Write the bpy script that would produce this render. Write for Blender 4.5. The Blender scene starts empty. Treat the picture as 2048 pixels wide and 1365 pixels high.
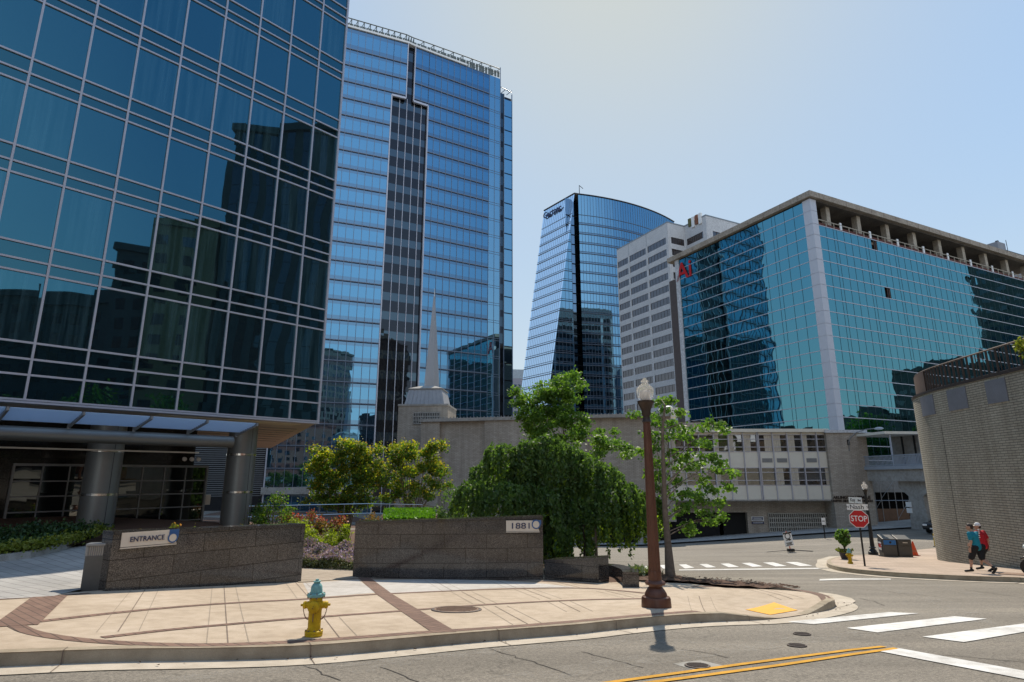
import bpy, bmesh, math, random
import numpy as np
from mathutils import Vector, Matrix
random.seed(7); rng = np.random.default_rng(7)
C = bpy.context.scene.collection
rad = math.radians
# ------------------------------------------------------------------ camera model (surveyed from the photograph)
F = 1180.0; PIT = rad(13.05); ROL = rad(-0.10)
_f = np.array([0, math.cos(PIT), math.sin(PIT)]); _r0 = np.array([1., 0, 0]); _u0 = np.cross(_r0, _f)
_R = math.cos(ROL)*_r0 + math.sin(ROL)*_u0; _U = -math.sin(ROL)*_r0 + math.cos(ROL)*_u0
def ray(px, py): return _f + _R*(px-1024)/F - _U*(py-682.5)/F
def atD(px, py, D):
    d = ray(px, py); return d*D/d[1]
def plane(p, yaw): return (np.array(p, float), np.array([math.sin(rad(yaw)), -math.cos(rad(yaw)), 0]))
def hit(px, py, P):
    d = ray(px, py); return d*(P[1]@P[0])/(P[1]@d)
def zat(py, D, px=1024): return float(atD(px, py, D)[2])
def pxof(P):
    d = np.dot(P, _f); return 1024+F*np.dot(P, _R)/d, 682.5-F*np.dot(P, _U)/d
# ------------------------------------------------------------------ terrain
def sp(t, w=1.5): return w*math.log1p(math.exp(max(-30, min(30, t/w))))
def g(x, y):
    z = -1.58-.08*min(y, 80)-.02*max(0, y-80) if y > -20 else .02
    z += .05*sp(min(-x-3, 40))
    z += .12*sp(min(y, 24)-14.5, .8)*max(0, min(1, (-x-7)/5))
    z += .0024*max(0, min(y, 80)-33)*max(0, min(x, 60)-12)
    return z
def gp(px, py, off=0):
    d = ray(px, py); prev = 0.5; s = .5
    while s < 160:
        P = d*s
        if P[2] < g(P[0], P[1])+off:
            a, b = prev, s
            for _ in range(30):
                m = (a+b)/2; P = d*m
                if P[2] < g(P[0], P[1])+off: b = m
                else: a = m
            return d*b
        prev = s; s += .06
    return d*s
KH = .15
def hs(x, y): return g(x, y)+KH
# ------------------------------------------------------------------ object helpers
def link(o, parent=None):
    C.objects.link(o)
    if parent is not None: o.parent = parent
    return o
def thing(name, label, cat, loc=(0, 0, 0), rotz=0, group=None):
    o = bpy.data.objects.new(name, None); C.objects.link(o); o.empty_display_size = .2
    o.location = loc; o.rotation_euler = (0, 0, rotz); o['label'] = label; o['category'] = cat
    if group: o['group'] = group
    return o
def tag(o, label, cat, group=None, kind=None):
    o['label'] = label; o['category'] = cat
    if group: o['group'] = group
    if kind: o['kind'] = kind
    return o
def dup(root, loc, rotz, label):
    r = root.copy(); C.objects.link(r); r.location = loc; r.rotation_euler = (0, 0, rotz); r['label'] = label
    for ch in list(root.children):
        c = ch.copy(); C.objects.link(c); c.parent = r
        for gch in ch.children:
            d = gch.copy(); C.objects.link(d); d.parent = c
    return r
class MB:
    def __init__(s): s.v = []; s.f = []; s.m = []; s.cur = 0
    def add(s, vs, fs):
        o = len(s.v); s.v += [tuple(map(float, p)) for p in vs]
        for f in fs: s.f.append(tuple(i+o for i in f)); s.m.append(s.cur)
        return s
    def quad(s, a, b, c, d): return s.add([a, b, c, d], [(0, 1, 2, 3)])
    def box(s, x0, x1, y0, y1, z0, z1):
        if x0 > x1: x0, x1 = x1, x0
        if y0 > y1: y0, y1 = y1, y0
        if z0 > z1: z0, z1 = z1, z0
        return s.add([(x0, y0, z0), (x1, y0, z0), (x1, y1, z0), (x0, y1, z0), (x0, y0, z1), (x1, y0, z1), (x1, y1, z1), (x0, y1, z1)],
            [(0, 3, 2, 1), (4, 5, 6, 7), (0, 1, 5, 4), (1, 2, 6, 5), (2, 3, 7, 6), (3, 0, 4, 7)])
    def prism(s, pts, z0, z1):
        n = len(pts)
        ar = sum(pts[i][0]*pts[(i+1) % n][1]-pts[(i+1) % n][0]*pts[i][1] for i in range(n))
        if ar < 0: pts = pts[::-1]
        z0f = z0 if callable(z0) else (lambda x, y: z0); z1f = z1 if callable(z1) else (lambda x, y: z1)
        vs = [(x, y, z0f(x, y)) for x, y in pts]+[(x, y, z1f(x, y)) for x, y in pts]
        return s.add(vs, [tuple(range(n))[::-1], tuple(range(n, 2*n))]+[(i, (i+1) % n, n+(i+1) % n, n+i) for i in range(n)])
    def tube(s, pts, rs, n=8, caps=True, flat=1.0):
        pts = [np.array(p, float) for p in pts]
        if not hasattr(rs, '__len__'): rs = [rs]*len(pts)
        vs = []; fs = []; ref = None
        for i, p in enumerate(pts):
            t = (pts[min(i+1, len(pts)-1)]-pts[max(i-1, 0)]); t = t/(np.linalg.norm(t)+1e-9)
            if ref is None: ref = np.array([0, 0, 1.]) if abs(t[2]) < .9 else np.array([1., 0, 0])
            a = np.cross(t, ref); a /= np.linalg.norm(a)+1e-9; b = np.cross(a, t); ref = b
            for k in range(n):
                th = 2*math.pi*k/n; vs.append(p+rs[i]*(math.cos(th)*a+flat*math.sin(th)*b))
        for i in range(len(pts)-1):
            for k in range(n):
                k2 = (k+1) % n; fs.append((i*n+k, i*n+k2, (i+1)*n+k2, (i+1)*n+k))
        if caps: fs.append(tuple(range(n))[::-1]); fs.append(tuple(range((len(pts)-1)*n, len(pts)*n)))
        fs = [f[::-1] for f in fs]
        return s.add(vs, fs)
    def lathe(s, prof, n=20, c=(0, 0, 0), caps=True):
        vs = []; fs = []
        for r, z in prof:
            for k in range(n):
                th = 2*math.pi*k/n; vs.append((c[0]+r*math.cos(th), c[1]+r*math.sin(th), c[2]+z))
        for i in range(len(prof)-1):
            for k in range(n):
                k2 = (k+1) % n; fs.append((i*n+k, i*n+k2, (i+1)*n+k2, (i+1)*n+k))
        if caps: fs.append(tuple(range(n))[::-1]); fs.append(tuple(range((len(prof)-1)*n, len(prof)*n)))
        return s.add(vs, fs)
    def xf(s, M, start=0):
        for i in range(start, len(s.v)): s.v[i] = tuple(M @ Vector(s.v[i]))
        return s
    def build(s, name, mats, parent=None, smooth=False):
        me = bpy.data.meshes.new(name); me.from_pydata(s.v, [], s.f)
        if not isinstance(mats, (list, tuple)): mats = [mats]
        for m in mats: me.materials.append(m)
        if len(mats) > 1: me.polygons.foreach_set('material_index', s.m)
        if smooth:
            me.polygons.foreach_set('use_smooth', [True]*len(me.polygons))
            try: me.set_sharp_from_angle(angle=rad(40))
            except Exception: pass
        me.update(); o = bpy.data.objects.new(name, me)
        return link(o, parent)
def bevel(o, w=.01, seg=2):
    m = o.modifiers.new('b', 'BEVEL'); m.width = w; m.segments = seg; m.limit_method = 'ANGLE'; m.angle_limit = rad(40); return o
def poly_sheet(name, pts, zf, mat, step=.8, parent=None):
    bm = bmesh.new(); vs = [bm.verts.new((x, y, 0)) for x, y in pts]; bm.faces.new(vs)
    bmesh.ops.triangulate(bm, faces=bm.faces[:])
    xs = [p[0] for p in pts]; ys = [p[1] for p in pts]
    for ax, lo, hi in ((0, min(xs), max(xs)), (1, min(ys), max(ys))):
        n = int((hi-lo)/step)
        for k in range(1, n+1):
            co = [0, 0, 0]; co[ax] = lo+k*step; no = [0, 0, 0]; no[ax] = 1
            bmesh.ops.bisect_plane(bm, geom=bm.verts[:]+bm.edges[:]+bm.faces[:], plane_co=co, plane_no=no)
    for v in bm.verts: v.co.z = zf(v.co.x, v.co.y)
    bmesh.ops.recalc_face_normals(bm, faces=bm.faces[:])
    for f in bm.faces:
        if f.normal.z < 0: f.normal_flip()
    me = bpy.data.meshes.new(name); bm.to_mesh(me); bm.free(); me.materials.append(mat)
    return link(bpy.data.objects.new(name, me), parent)
def dense(pts, step=.4):
    out = [np.array(pts[0][:2], float)]
    for a, b in zip(pts[:-1], pts[1:]):
        a = np.array(a[:2], float); b = np.array(b[:2], float); n = max(1, int(np.linalg.norm(b-a)/step))
        for k in range(1, n+1): out.append(a+(b-a)*k/n)
    return out
def smoothline(pts, it=2):
    p = [np.array(q[:2], float) for q in pts]
    for _ in range(it):
        q = [p[0]]
        for a, b in zip(p[:-1], p[1:]): q += [a*.75+b*.25, a*.25+b*.75]
        q.append(p[-1]); p = q
    return p
def strip_mb(pts, o0, o1, zf, mb=None, step=.4):
    mb = mb or MB(); p = dense(pts, step); vs = []; fs = []
    for i, q in enumerate(p):
        t = p[min(i+1, len(p)-1)]-p[max(i-1, 0)]; t /= np.linalg.norm(t)+1e-9; n = np.array([t[1], -t[0]])
        for o in (o0, o1):
            w = q+n*o; vs.append((w[0], w[1], zf(w[0], w[1])))
    for i in range(len(p)-1): fs.append((2*i, 2*i+1, 2*i+3, 2*i+2))
    s0 = len(mb.v); mb.add(vs, fs)
    return mb
def text_mb(body, size, depth=.01, align='CENTER', bold=0.0):
    cu = bpy.data.curves.new('t', 'FONT'); cu.body = body; cu.size = size; cu.extrude = depth/2; cu.align_x = align; cu.align_y = 'CENTER'; cu.offset = bold
    ob = bpy.data.objects.new('t', cu); C.objects.link(ob)
    dg = bpy.context.evaluated_depsgraph_get(); me = bpy.data.meshes.new_from_object(ob.evaluated_get(dg))
    mb = MB(); mb.add([tuple(v.co) for v in me.vertices], [tuple(p.vertices) for p in me.polygons])
    bpy.data.objects.remove(ob); bpy.data.curves.remove(cu); bpy.data.meshes.remove(me)
    return mb
def frame_mat(o, xdir, up=(0, 0, 1)):
    x = Vector(xdir).normalized(); u = Vector(up).normalized(); n = x.cross(u).normalized(); u = n.cross(x)
    M = Matrix((x, u, n)).transposed().to_4x4(); M.translation = Vector(o); return M   # text x->x, y->up, z->normal (towards viewer)
# ------------------------------------------------------------------ materials
class NT:
    def __init__(s, name):
        s.m = bpy.data.materials.new(name); s.m.use_nodes = True; s.t = s.m.node_tree; s.t.nodes.clear()
        s.out = s.t.nodes.new('ShaderNodeOutputMaterial')
    def n(s, typ, **kw):
        nd = s.t.nodes.new('ShaderNode'+typ)
        for k, v in kw.items():
            if k.startswith('i_'):
                key = k[2:]; key = int(key) if key.isdigit() else key.replace('_', ' ')
                nd.inputs[key].default_value = v
            else: setattr(nd, k, v)
        return nd
    def l(s, a, b): s.t.links.new(a, b)
    def math(s, op, a, b=None, c=None):
        nd = s.n('Math', operation=op)
        for i, q in enumerate((a, b, c)):
            if q is None: continue
            if isinstance(q, (int, float)): nd.inputs[i].default_value = q
            else: s.l(q, nd.inputs[i])
        return nd.outputs[0]
    def vmath(s, op, a, b=None, sc=None):
        nd = s.n('VectorMath', operation=op)
        for i, q in enumerate((a, b)):
            if q is None: continue
            if isinstance(q, (tuple, list)): nd.inputs[i].default_value = q
            else: s.l(q, nd.inputs[i])
        if sc is not None: nd.inputs['Scale'].default_value = sc
        return nd.outputs[0]
    def ramp(s, fac, stops):
        nd = s.n('ValToRGB'); cr = nd.color_ramp
        while len(cr.elements) > 1: cr.elements.remove(cr.elements[-1])
        cr.elements[0].position = stops[0][0]; cr.elements[0].color = c4(stops[0][1])
        for p, c in stops[1:]:
            e = cr.elements.new(p); e.color = c4(c)
        s.l(fac, nd.inputs[0]); return nd.outputs[0]
    def mix(s, fac, a, b, typ='MIX'):
        nd = s.n('MixRGB', blend_type=typ)
        for i, q in enumerate((fac, a, b)):
            if isinstance(q, (int, float)): nd.inputs[i].default_value = q
            elif isinstance(q, (tuple, list)): nd.inputs[i].default_value = c4(q)
            else: s.l(q, nd.inputs[i])
        return nd.outputs[0]
    def noise(s, scale, detail=4, rough=.55, vec=None):
        nd = s.n('TexNoise'); nd.inputs['Scale'].default_value = scale; nd.inputs['Detail'].default_value = detail; nd.inputs['Roughness'].default_value = rough
        s.l(vec if vec is not None else s.co(), nd.inputs['Vector']); return nd
    def co(s):
        if not hasattr(s, '_c'): s._c = s.n('TexCoord').outputs['Object']
        return s._c
    def bsdf(s, col, rough=.6, metal=0, spec=.4, bumpf=None, bstr=.3, bdist=.02, **kw):
        b = s.n('BsdfPrincipled')
        if isinstance(col, (tuple, list)): b.inputs['Base Color'].default_value = c4(col)
        else: s.l(col, b.inputs['Base Color'])
        if isinstance(rough, (int, float)): b.inputs['Roughness'].default_value = rough
        else: s.l(rough, b.inputs['Roughness'])
        b.inputs['Metallic'].default_value = metal; b.inputs['Specular IOR Level'].default_value = spec
        for k, v in kw.items(): b.inputs[k.replace('_', ' ')].default_value = v
        if bumpf is not None:
            bp = s.n('Bump'); bp.inputs['Strength'].default_value = bstr; bp.inputs['Distance'].default_value = bdist
            s.l(bumpf, bp.inputs['Height']); s.l(bp.outputs[0], b.inputs['Normal'])
        s.l(b.outputs[0], s.out.inputs[0]); return s.m
def c4(c): return (c[0], c[1], c[2], 1.0) if len(c) == 3 else tuple(c)
def sc3(c, k): return tuple(min(1, v*k) for v in c)
def P(name, col, rough=.6, metal=0, var=.18, vs=2.0, spec=.4, bump=0, bs=60, **kw):
    t = NT(name); n1 = t.noise(vs, 5); n2 = t.noise(vs*9, 3)
    f = t.math('MULTIPLY_ADD', n2.outputs[0], .4, t.math('MULTIPLY', n1.outputs[0], .6))
    col2 = t.ramp(f, [(.3, sc3(col, 1-var)), (.7, sc3(col, 1+var))])
    return t.bsdf(col2, rough, metal, spec, t.noise(bs, 3).outputs[0] if bump else None, bump, .01, **kw)
def uv_xz(t, sx=1, sz=1):
    s = t.n('SeparateXYZ'); t.l(t.co(), s.inputs[0]); u = t.math('ADD', s.outputs[0], s.outputs[1])
    c = t.n('CombineXYZ'); t.l(t.math('MULTIPLY', u, sx), c.inputs[0]); t.l(t.math('MULTIPLY', s.outputs[2], sz), c.inputs[1]); return c.outputs[0]
def brickmat(name, c1, c2, mortar, bw, bh, ms=.012, rough=.8, bump=.5, var=.25, off=.5, spec=.25, dirt=.0):
    t = NT(name); v = uv_xz(t)
    b = t.n('TexBrick'); b.offset = off; t.l(v, b.inputs['Vector'])
    b.inputs['Color1'].default_value = c4(c1); b.inputs['Color2'].default_value = c4(c2); b.inputs['Mortar'].default_value = c4(mortar)
    b.inputs['Scale'].default_value = 1; b.inputs['Mortar Size'].default_value = ms; b.inputs['Mortar Smooth'].default_value = .2
    b.inputs['Brick Width'].default_value = bw; b.inputs['Row Height'].default_value = bh; b.inputs['Bias'].default_value = 0
    n = t.noise(.35, 6, .65); col = t.mix(1, b.outputs[0], t.ramp(n.outputs[0], [(.25, (1-var,)*3), (.75, (1+var*.4,)*3)]), 'MULTIPLY')
    n2 = t.noise(25, 2); col = t.mix(1, col, t.ramp(n2.outputs[0], [(.3, (.85,)*3), (.7, (1.1,)*3)]), 'MULTIPLY')
    if dirt:  # vertical water streaks
        mp = t.n('Mapping'); mp.inputs['Scale'].default_value = (1.6, 1.6, .07); t.l(t.co(), mp.inputs[0])
        n3 = t.noise(1, 5, .7, mp.outputs[0]); col = t.mix(dirt, col, t.ramp(n3.outputs[0], [(.35, (.45, .42, .4)), (.6, (1, 1, 1))]), 'MULTIPLY')
    return t.bsdf(col, rough, 0, spec, t.math('SUBTRACT', 1, b.outputs[1]), bump, .012)
def glass(name, tint, inner, fac=.8, rough=.015, pane=(1.5, 2.0), tilt=.004, wav=.012, ws=.5, curtain=None, inner2=None):
    t = NT(name); s = t.n('SeparateXYZ'); t.l(t.co(), s.inputs[0])
    u = t.math('ADD', s.outputs[0], s.outputs[1]); v = s.outputs[2]
    cu = t.math('FLOOR', t.math('DIVIDE', u, pane[0])); cv = t.math('FLOOR', t.math('DIVIDE', v, pane[1]))
    cc = t.n('CombineXYZ'); t.l(cu, cc.inputs[0]); t.l(cv, cc.inputs[1])
    wn = t.n('TexWhiteNoise', noise_dimensions='3D'); t.l(cc.outputs[0], wn.inputs[0])
    a = t.vmath('SCALE', t.vmath('SUBTRACT', wn.outputs['Color'], (.5, .5, .5)), sc=2*tilt)
    # every pane bows a little differently
    off = t.vmath('SCALE', wn.outputs['Color'], sc=40.0); vec = t.vmath('ADD', t.co(), off)
    nz = t.noise(ws, 1.5, .4, vec); w = t.vmath('SCALE', t.vmath('SUBTRACT', nz.outputs['Color'], (.5, .5, .5)), sc=2*wav)
    geo = t.n('NewGeometry'); nrm = t.vmath('NORMALIZE', t.vmath('ADD', t.vmath('ADD', geo.outputs['Normal'], a), w))
    inn = inner
    if inner2 is not None: inn = t.mix(wn.outputs['Value'], inner, inner2)
    if curtain is not None:
        mp = t.n('Mapping'); mp.inputs['Scale'].default_value = (1, 1, .04); t.l(vec, mp.inputs[0])
        n3 = t.noise(5.5, 3, .6, mp.outputs[0]); st = t.ramp(n3.outputs[0], [(.38, sc3(curtain, .25)), (.62, curtain)])
        wn2 = t.n('TexWhiteNoise', noise_dimensions='3D'); t.l(t.vmath('ADD', cc.outputs[0], (7.3, 2.1, 0)), wn2.inputs[0])
        inn = t.mix(t.math('GREATER_THAN', wn2.outputs['Value'], .45), inn, st)
    d = t.n('BsdfDiffuse')
    if isinstance(inn, tuple): d.inputs[0].default_value = c4(inn)
    else: t.l(inn, d.inputs[0])
    gl = t.n('BsdfGlossy'); gl.inputs['Roughness'].default_value = rough; gl.inputs[0].default_value = c4(tint); t.l(nrm, gl.inputs['Normal'])
    lw = t.n('LayerWeight'); lw.inputs[0].default_value = .35
    mr = t.n('MapRange'); t.l(lw.outputs['Facing'], mr.inputs[0]); mr.inputs[1].default_value = .35; mr.inputs[2].default_value = 1; mr.inputs[3].default_value = fac; mr.inputs[4].default_value = min(1, fac+.35)
    mx = t.n('MixShader'); t.l(mr.outputs[0], mx.inputs[0]); t.l(d.outputs[0], mx.inputs[1]); t.l(gl.outputs[0], mx.inputs[2]); t.l(mx.outputs[0], t.out.inputs[0])
    return t.m
def leafmat(name, c1, c2, c3, trans=.35):
    t = NT(name); geo = t.n('NewGeometry')
    col = t.ramp(geo.outputs['Random Per Island'], [(0, c1), (.5, c2), (1, c3)])
    n = t.noise(.9, 3); col = t.mix(1, col, t.ramp(n.outputs[0], [(.3, (.7, .75, .7)), (.7, (1.2, 1.2, 1.1))]), 'MULTIPLY')
    d = t.n('BsdfPrincipled'); t.l(col, d.inputs['Base Color']); d.inputs['Roughness'].default_value = .55; d.inputs['Specular IOR Level'].default_value = .45
    tr = t.n('BsdfTranslucent'); t.l(t.mix(1, col, (1.5, 1.6, .6), 'MULTIPLY'), tr.inputs[0])
    mx = t.n('MixShader'); mx.inputs[0].default_value = trans; t.l(d.outputs[0], mx.inputs[1]); t.l(tr.outputs[0], mx.inputs[2]); t.l(mx.outputs[0], t.out.inputs[0])
    return t.m
def asphalt():
    t = NT('asphalt'); co = t.co()
    n1 = t.noise(.16, 6, .6); n2 = t.noise(26, 4, .8); n3 = t.noise(110, 3, .8)
    col = t.ramp(n1.outputs[0], [(.3, (.165, .147, .124)), (.55, (.195, .176, .15)), (.75, (.235, .212, .182))])
    col = t.mix(1, col, t.ramp(n2.outputs[0], [(.32, (.52, .52, .52)), (.68, (1.42, 1.41, 1.38))]), 'MULTIPLY')
    col = t.mix(.9, col, t.ramp(n3.outputs[0], [(.32, (.42, .42, .42)), (.68, (1.6, 1.58, 1.52))]), 'MULTIPLY')
    # tyre polish running along the street
    mp = t.n('Mapping'); mp.inputs['Rotation'].default_value = (0, 0, rad(-24)); mp.inputs['Scale'].default_value = (.05, .9, 1); t.l(co, mp.inputs[0])
    n4 = t.noise(1, 4, .6, mp.outputs[0]); col = t.mix(.8, col, t.ramp(n4.outputs[0], [(.35, (.8, .8, .8)), (.6, (1.1, 1.1, 1.1)), (.72, (1.35, 1.33, 1.28))]), 'MULTIPLY')
    v = t.n('TexVoronoi', feature='DISTANCE_TO_EDGE'); v.inputs['Scale'].default_value = .17
    nw = t.noise(1.2, 5); t.l(t.vmath('ADD', co, t.vmath('SCALE', nw.outputs['Color'], sc=1.6)), v.inputs['Vector'])
    col = t.mix(.5, col, t.ramp(v.outputs['Distance'], [(0, (.35, .35, .35)), (.0015, (.5, .5, .5)), (.003, (1, 1, 1))]), 'MULTIPLY')
    return t.bsdf(col, .85, 0, .3, n3.outputs[0], .45, .006)
def concrete(name, a, b, c, fine=160, stain=.5):
    t = NT(name); n1 = t.noise(.5, 6, .65); n2 = t.noise(fine, 2, .7); n3 = t.noise(4, 4)
    col = t.ramp(n1.outputs[0], [(.3, a), (.52, b), (.72, c)])
    col = t.mix(.8, col, t.ramp(n2.outputs[0], [(.3, (.78,)*3), (.7, (1.15,)*3)]), 'MULTIPLY')
    col = t.mix(stain, col, t.ramp(n3.outputs[0], [(.3, (.75, .73, .7)), (.6, (1.05,)*3)]), 'MULTIPLY')
    return t.bsdf(col, .85, 0, .25, n2.outputs[0], .25, .004)
def granite(name='polished_granite', bw=1.25, bh=.4, k=1.0):
    t = NT(name); v = uv_xz(t); b = t.n('TexBrick'); b.offset = .5; t.l(v, b.inputs['Vector'])
    for q, c in (('Color1', (.8, .8, .8)), ('Color2', (1.15, 1.1, 1.05)), ('Mortar', (.12, .1, .09))): b.inputs[q].default_value = c4(c)
    b.inputs['Scale'].default_value = 1; b.inputs['Mortar Size'].default_value = .009; b.inputs['Brick Width'].default_value = bw; b.inputs['Row Height'].default_value = bh
    n = t.n('TexVoronoi', feature='F1'); n.inputs['Scale'].default_value = 90; t.l(t.co(), n.inputs['Vector'])
    col = t.ramp(n.outputs['Color'], [(.2, sc3((.015, .015, .016), k)), (.5, sc3((.06, .056, .052), k)), (.85, sc3((.15, .138, .126), k))])
    nn = t.noise(1.1, 4); col = t.mix(1, col, t.ramp(nn.outputs[0], [(.3, (.8,)*3), (.7, (1.2,)*3)]), 'MULTIPLY')
    col = t.mix(1, col, b.outputs[0], 'MULTIPLY')
    return t.bsdf(col, .10, 0, .55, t.math('SUBTRACT', 1, b.outputs[1]), .3, .005)
m_asph = asphalt()
m_walk = concrete('sidewalk_concrete', (.40, .318, .232), (.46, .372, .278), (.51, .42, .325))
m_kerb = concrete('kerb_concrete', (.29, .235, .165), (.36, .30, .215), (.43, .365, .27), 120, .7)
m_walk2 = concrete('paler_concrete', (.42, .39, .355), (.485, .455, .415), (.53, .50, .46))
m_gut = concrete('gutter_concrete', (.42, .365, .29), (.48, .42, .335), (.53, .465, .38))
m_pale = concrete('grey_concrete', (.30, .285, .26), (.36, .345, .315), (.42, .40, .37), 40, .7)
m_slab = concrete('stained_slab', (.30, .255, .205), (.37, .32, .26), (.44, .39, .32), 8, .9)
m_pav = brickmat('brick_band', (.16, .095, .07), (.21, .125, .09), (.09, .07, .055), .42, .21, .012, .8, .3)
def flatbrick(name, c1, c2, mo, bw, bh, ms=.01, rot=0):
    t = NT(name); mp = t.n('Mapping'); mp.inputs['Rotation'].default_value = (0, 0, rot); t.l(t.co(), mp.inputs[0])
    b = t.n('TexBrick'); t.l(mp.outputs[0], b.inputs['Vector'])
    for q, c in (('Color1', c1), ('Color2', c2), ('Mortar', mo)): b.inputs[q].default_value = c4(c)
    b.inputs['Scale'].default_value = 1; b.inputs['Mortar Size'].default_value = ms; b.inputs['Brick Width'].default_value = bw; b.inputs['Row Height'].default_value = bh
    n = t.noise(.6, 5); col = t.mix(.8, b.outputs[0], t.ramp(n.outputs[0], [(.3, (.75,)*3), (.7, (1.15,)*3)]), 'MULTIPLY')
    return t.bsdf(col, .85, 0, .25, t.math('SUBTRACT', 1, b.outputs[1]), .3, .006)
m_pav = flatbrick('brown_pavers', (.17, .105, .08), (.215, .135, .10), (.075, .055, .045), .40, .13, .008, rad(40))
m_drive = flatbrick('driveway_pavers', (.34, .33, .31), (.40, .385, .36), (.2, .19, .18), .6, .3, .012, rad(30))
m_redpav = flatbrick('corner_pavers', (.40, .31, .24), (.45, .355, .28), (.3, .24, .19), .6, .3, .015, rad(10))
def scuff():
    t = NT('tyre_scuff'); n = t.noise(3, 5, .7); n2 = t.noise(40, 2, .7)
    f = t.math('MULTIPLY', t.ramp(n.outputs[0], [(.42, (0, 0, 0)), (.7, (.75, .75, .75))]), n2.outputs[0])
    tr = t.n('BsdfTransparent'); d = t.n('BsdfDiffuse'); d.inputs[0].default_value = (.42, .39, .34, 1); mx = t.n('MixShader'); t.l(f, mx.inputs[0]); t.l(tr.outputs[0], mx.inputs[1]); t.l(d.outputs[0], mx.inputs[2]); t.l(mx.outputs[0], t.out.inputs[0]); return t.m
m_scuff = scuff()
m_joint = P('joint', (.17, .13, .10), .9, var=.3)
m_score = P('scored_line', (.28, .23, .175), .9, var=.2)
m_white = concrete('road_paint_white', (.52, .51, .48), (.66, .65, .62), (.76, .75, .72), 90, .75)
m_yel = concrete('road_paint_yellow', (.50, .26, .025), (.60, .31, .03), (.66, .36, .05), 90, .7)
m_tact = P('tactile_yellow', (.72, .34, .01), .7, var=.12, vs=6)
m_gran = granite()
m_gran_cap = granite('granite_coping', 2.4, 5, .8)
m_dgran = granite('dark_granite', 1.1, .75, .35)
m_alum = P('aluminium_mullion', (.50, .50, .545), .42, .35, .08)
m_steelgrey = P('grey_metal', (.24, .25, .255), .4, .4, .12)
m_colmet = P('column_cladding', (.20, .21, .205), .42, .55, .06, .6)
m_ss = P('stainless_band', (.6, .58, .55), .18, 1, .05)
m_dark = P('dark_metal', (.018, .018, .02), .4, .2, .3)
m_blk = P('black_paint', (.012, .012, .013), .35, 0, .3)
m_bronze = P('bronze_brown_paint', (.115, .048, .028), .42, .15, .22, 4)
m_dbron = P('dark_bronze', (.05, .035, .028), .4, .3, .25, 4)
m_soff = P('soffit_beige', (.56, .52, .45), .7, 0, .08)
m_soff2 = P('soffit_panel', (.72, .66, .50), .7, 0, .08)
m_bark = P('bark', (.16, .125, .095), .9, 0, .4, 8, bump=.7, bs=25)
m_mulch = P('mulch', (.095, .050, .030), .95, 0, .6, 18, bump=1, bs=50)
m_gravel = concrete('gravel', (.30, .25, .19), (.36, .30, .235), (.42, .36, .28), 45, .6)
m_cream = P('cream_panel', (.70, .66, .56), .55, 0, .05)
m_tbrick = brickmat('tan_brick', (.42, .37, .305), (.52, .46, .385), (.26, .23, .19), .40, .13, .014, .85, .5, .22, dirt=.35)
m_wbrick = brickmat('grey_drum_brick', (.37, .345, .285), (.43, .405, .335), (.16, .15, .125), .42, .095, .012, .85, .8, .22, dirt=.4)
m_wc = concrete('white_precast', (.50, .515, .53), (.55, .565, .58), (.60, .61, .62), 4, .35)
m_slate = P('slate_panel', (.17, .18, .21), .6, 0, .15)
m_red = P('red_sign', (.50, .012, .014), .4, 0, .08)
m_wht = P('white_paint', (.78, .78, .76), .5, 0, .05)
m_sign = P('sign_face', (.62, .56, .47), .5, 0, .05)
m_blue = P('sign_blue', (.03, .10, .26), .5, 0, .1)
m_navy = P('navy_letters', (.02, .03, .09), .5)
m_orange = P('safety_orange', (.72, .09, .025), .5, 0, .15)
m_void = P('unlit_interior', (.012, .012, .012), .9)
m_asphpatch = concrete('concrete_patch', (.25, .24, .21), (.3, .29, .26), (.36, .34, .31), 60, .8)
m_iron = P('cast_iron', (.075, .06, .055), .6, .4, .35, 12)
m_rust = P('rusty_iron', (.21, .135, .095), .75, .2, .35, 10)
# glazing
g_left = glass('glass_left_tower', (.05, .17, .235), (.035, .055, .068), .76, .012, (1.445, 3.2), .003, .009, .4, curtain=(.10, .19, .22))
g_left2 = glass('spandrel_left_tower', (.05, .155, .205), (.02, .04, .052), .72, .012, (1.445, .4), .003, .012, .5)
g_mid = glass('glass_mid_tower', (.115, .29, .46), (.03, .06, .10), .85, .012, (1.5, 4.0), .0022, .006, .3)
g_mid2 = glass('spandrel_mid_tower', (.12, .23, .35), (.04, .075, .12), .8, .03, (1.5, 4.0), .002, .004, .3)
g_slot = glass('glass_mid_slot', (.08, .125, .165), (.03, .04, .05), .7, .012, (1.5, 2.0), .003, .012, .5)
g_slot2 = glass('spandrel_mid_slot', (.045, .055, .07), (.02, .022, .026), .6, .03, (1.5, 2.0), .003, .01, .5)
g_curve = glass('glass_curved_tower', (.16, .34, .50), (.03, .06, .09), .85, .012, (1.55, 4.0), .003, .006, .3)
g_curveL = glass('glass_curved_side', (.92, .97, 1), (.06, .09, .12), .92, .012, (1.55, 4.0), .003, .006, .3)  # same tower's glass, tinted brighter to paint in the grazing sky reflection
g_teal = glass('glass_teal', (.12, .31, .365), (.008, .03, .036), .9, .010, (1.64, 1.9), .0016, .012, .35)
g_white = glass('glass_bronze', (.22, .21, .22), (.03, .028, .028), .6, .02, (1.3, 2.0), .006, .01, .5, inner2=(.07, .06, .055))
g_shop = glass('glass_dark_lobby', (.25, .27, .27), (.012, .014, .014), .45, .02, (1.2, .5), .006, .02, .6)
g_temple = glass('glass_temple', (.4, .42, .45), (.03, .027, .024), .45, .02, (.8, .9), .01, .02, .8, inner2=(.10, .075, .05))
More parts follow.
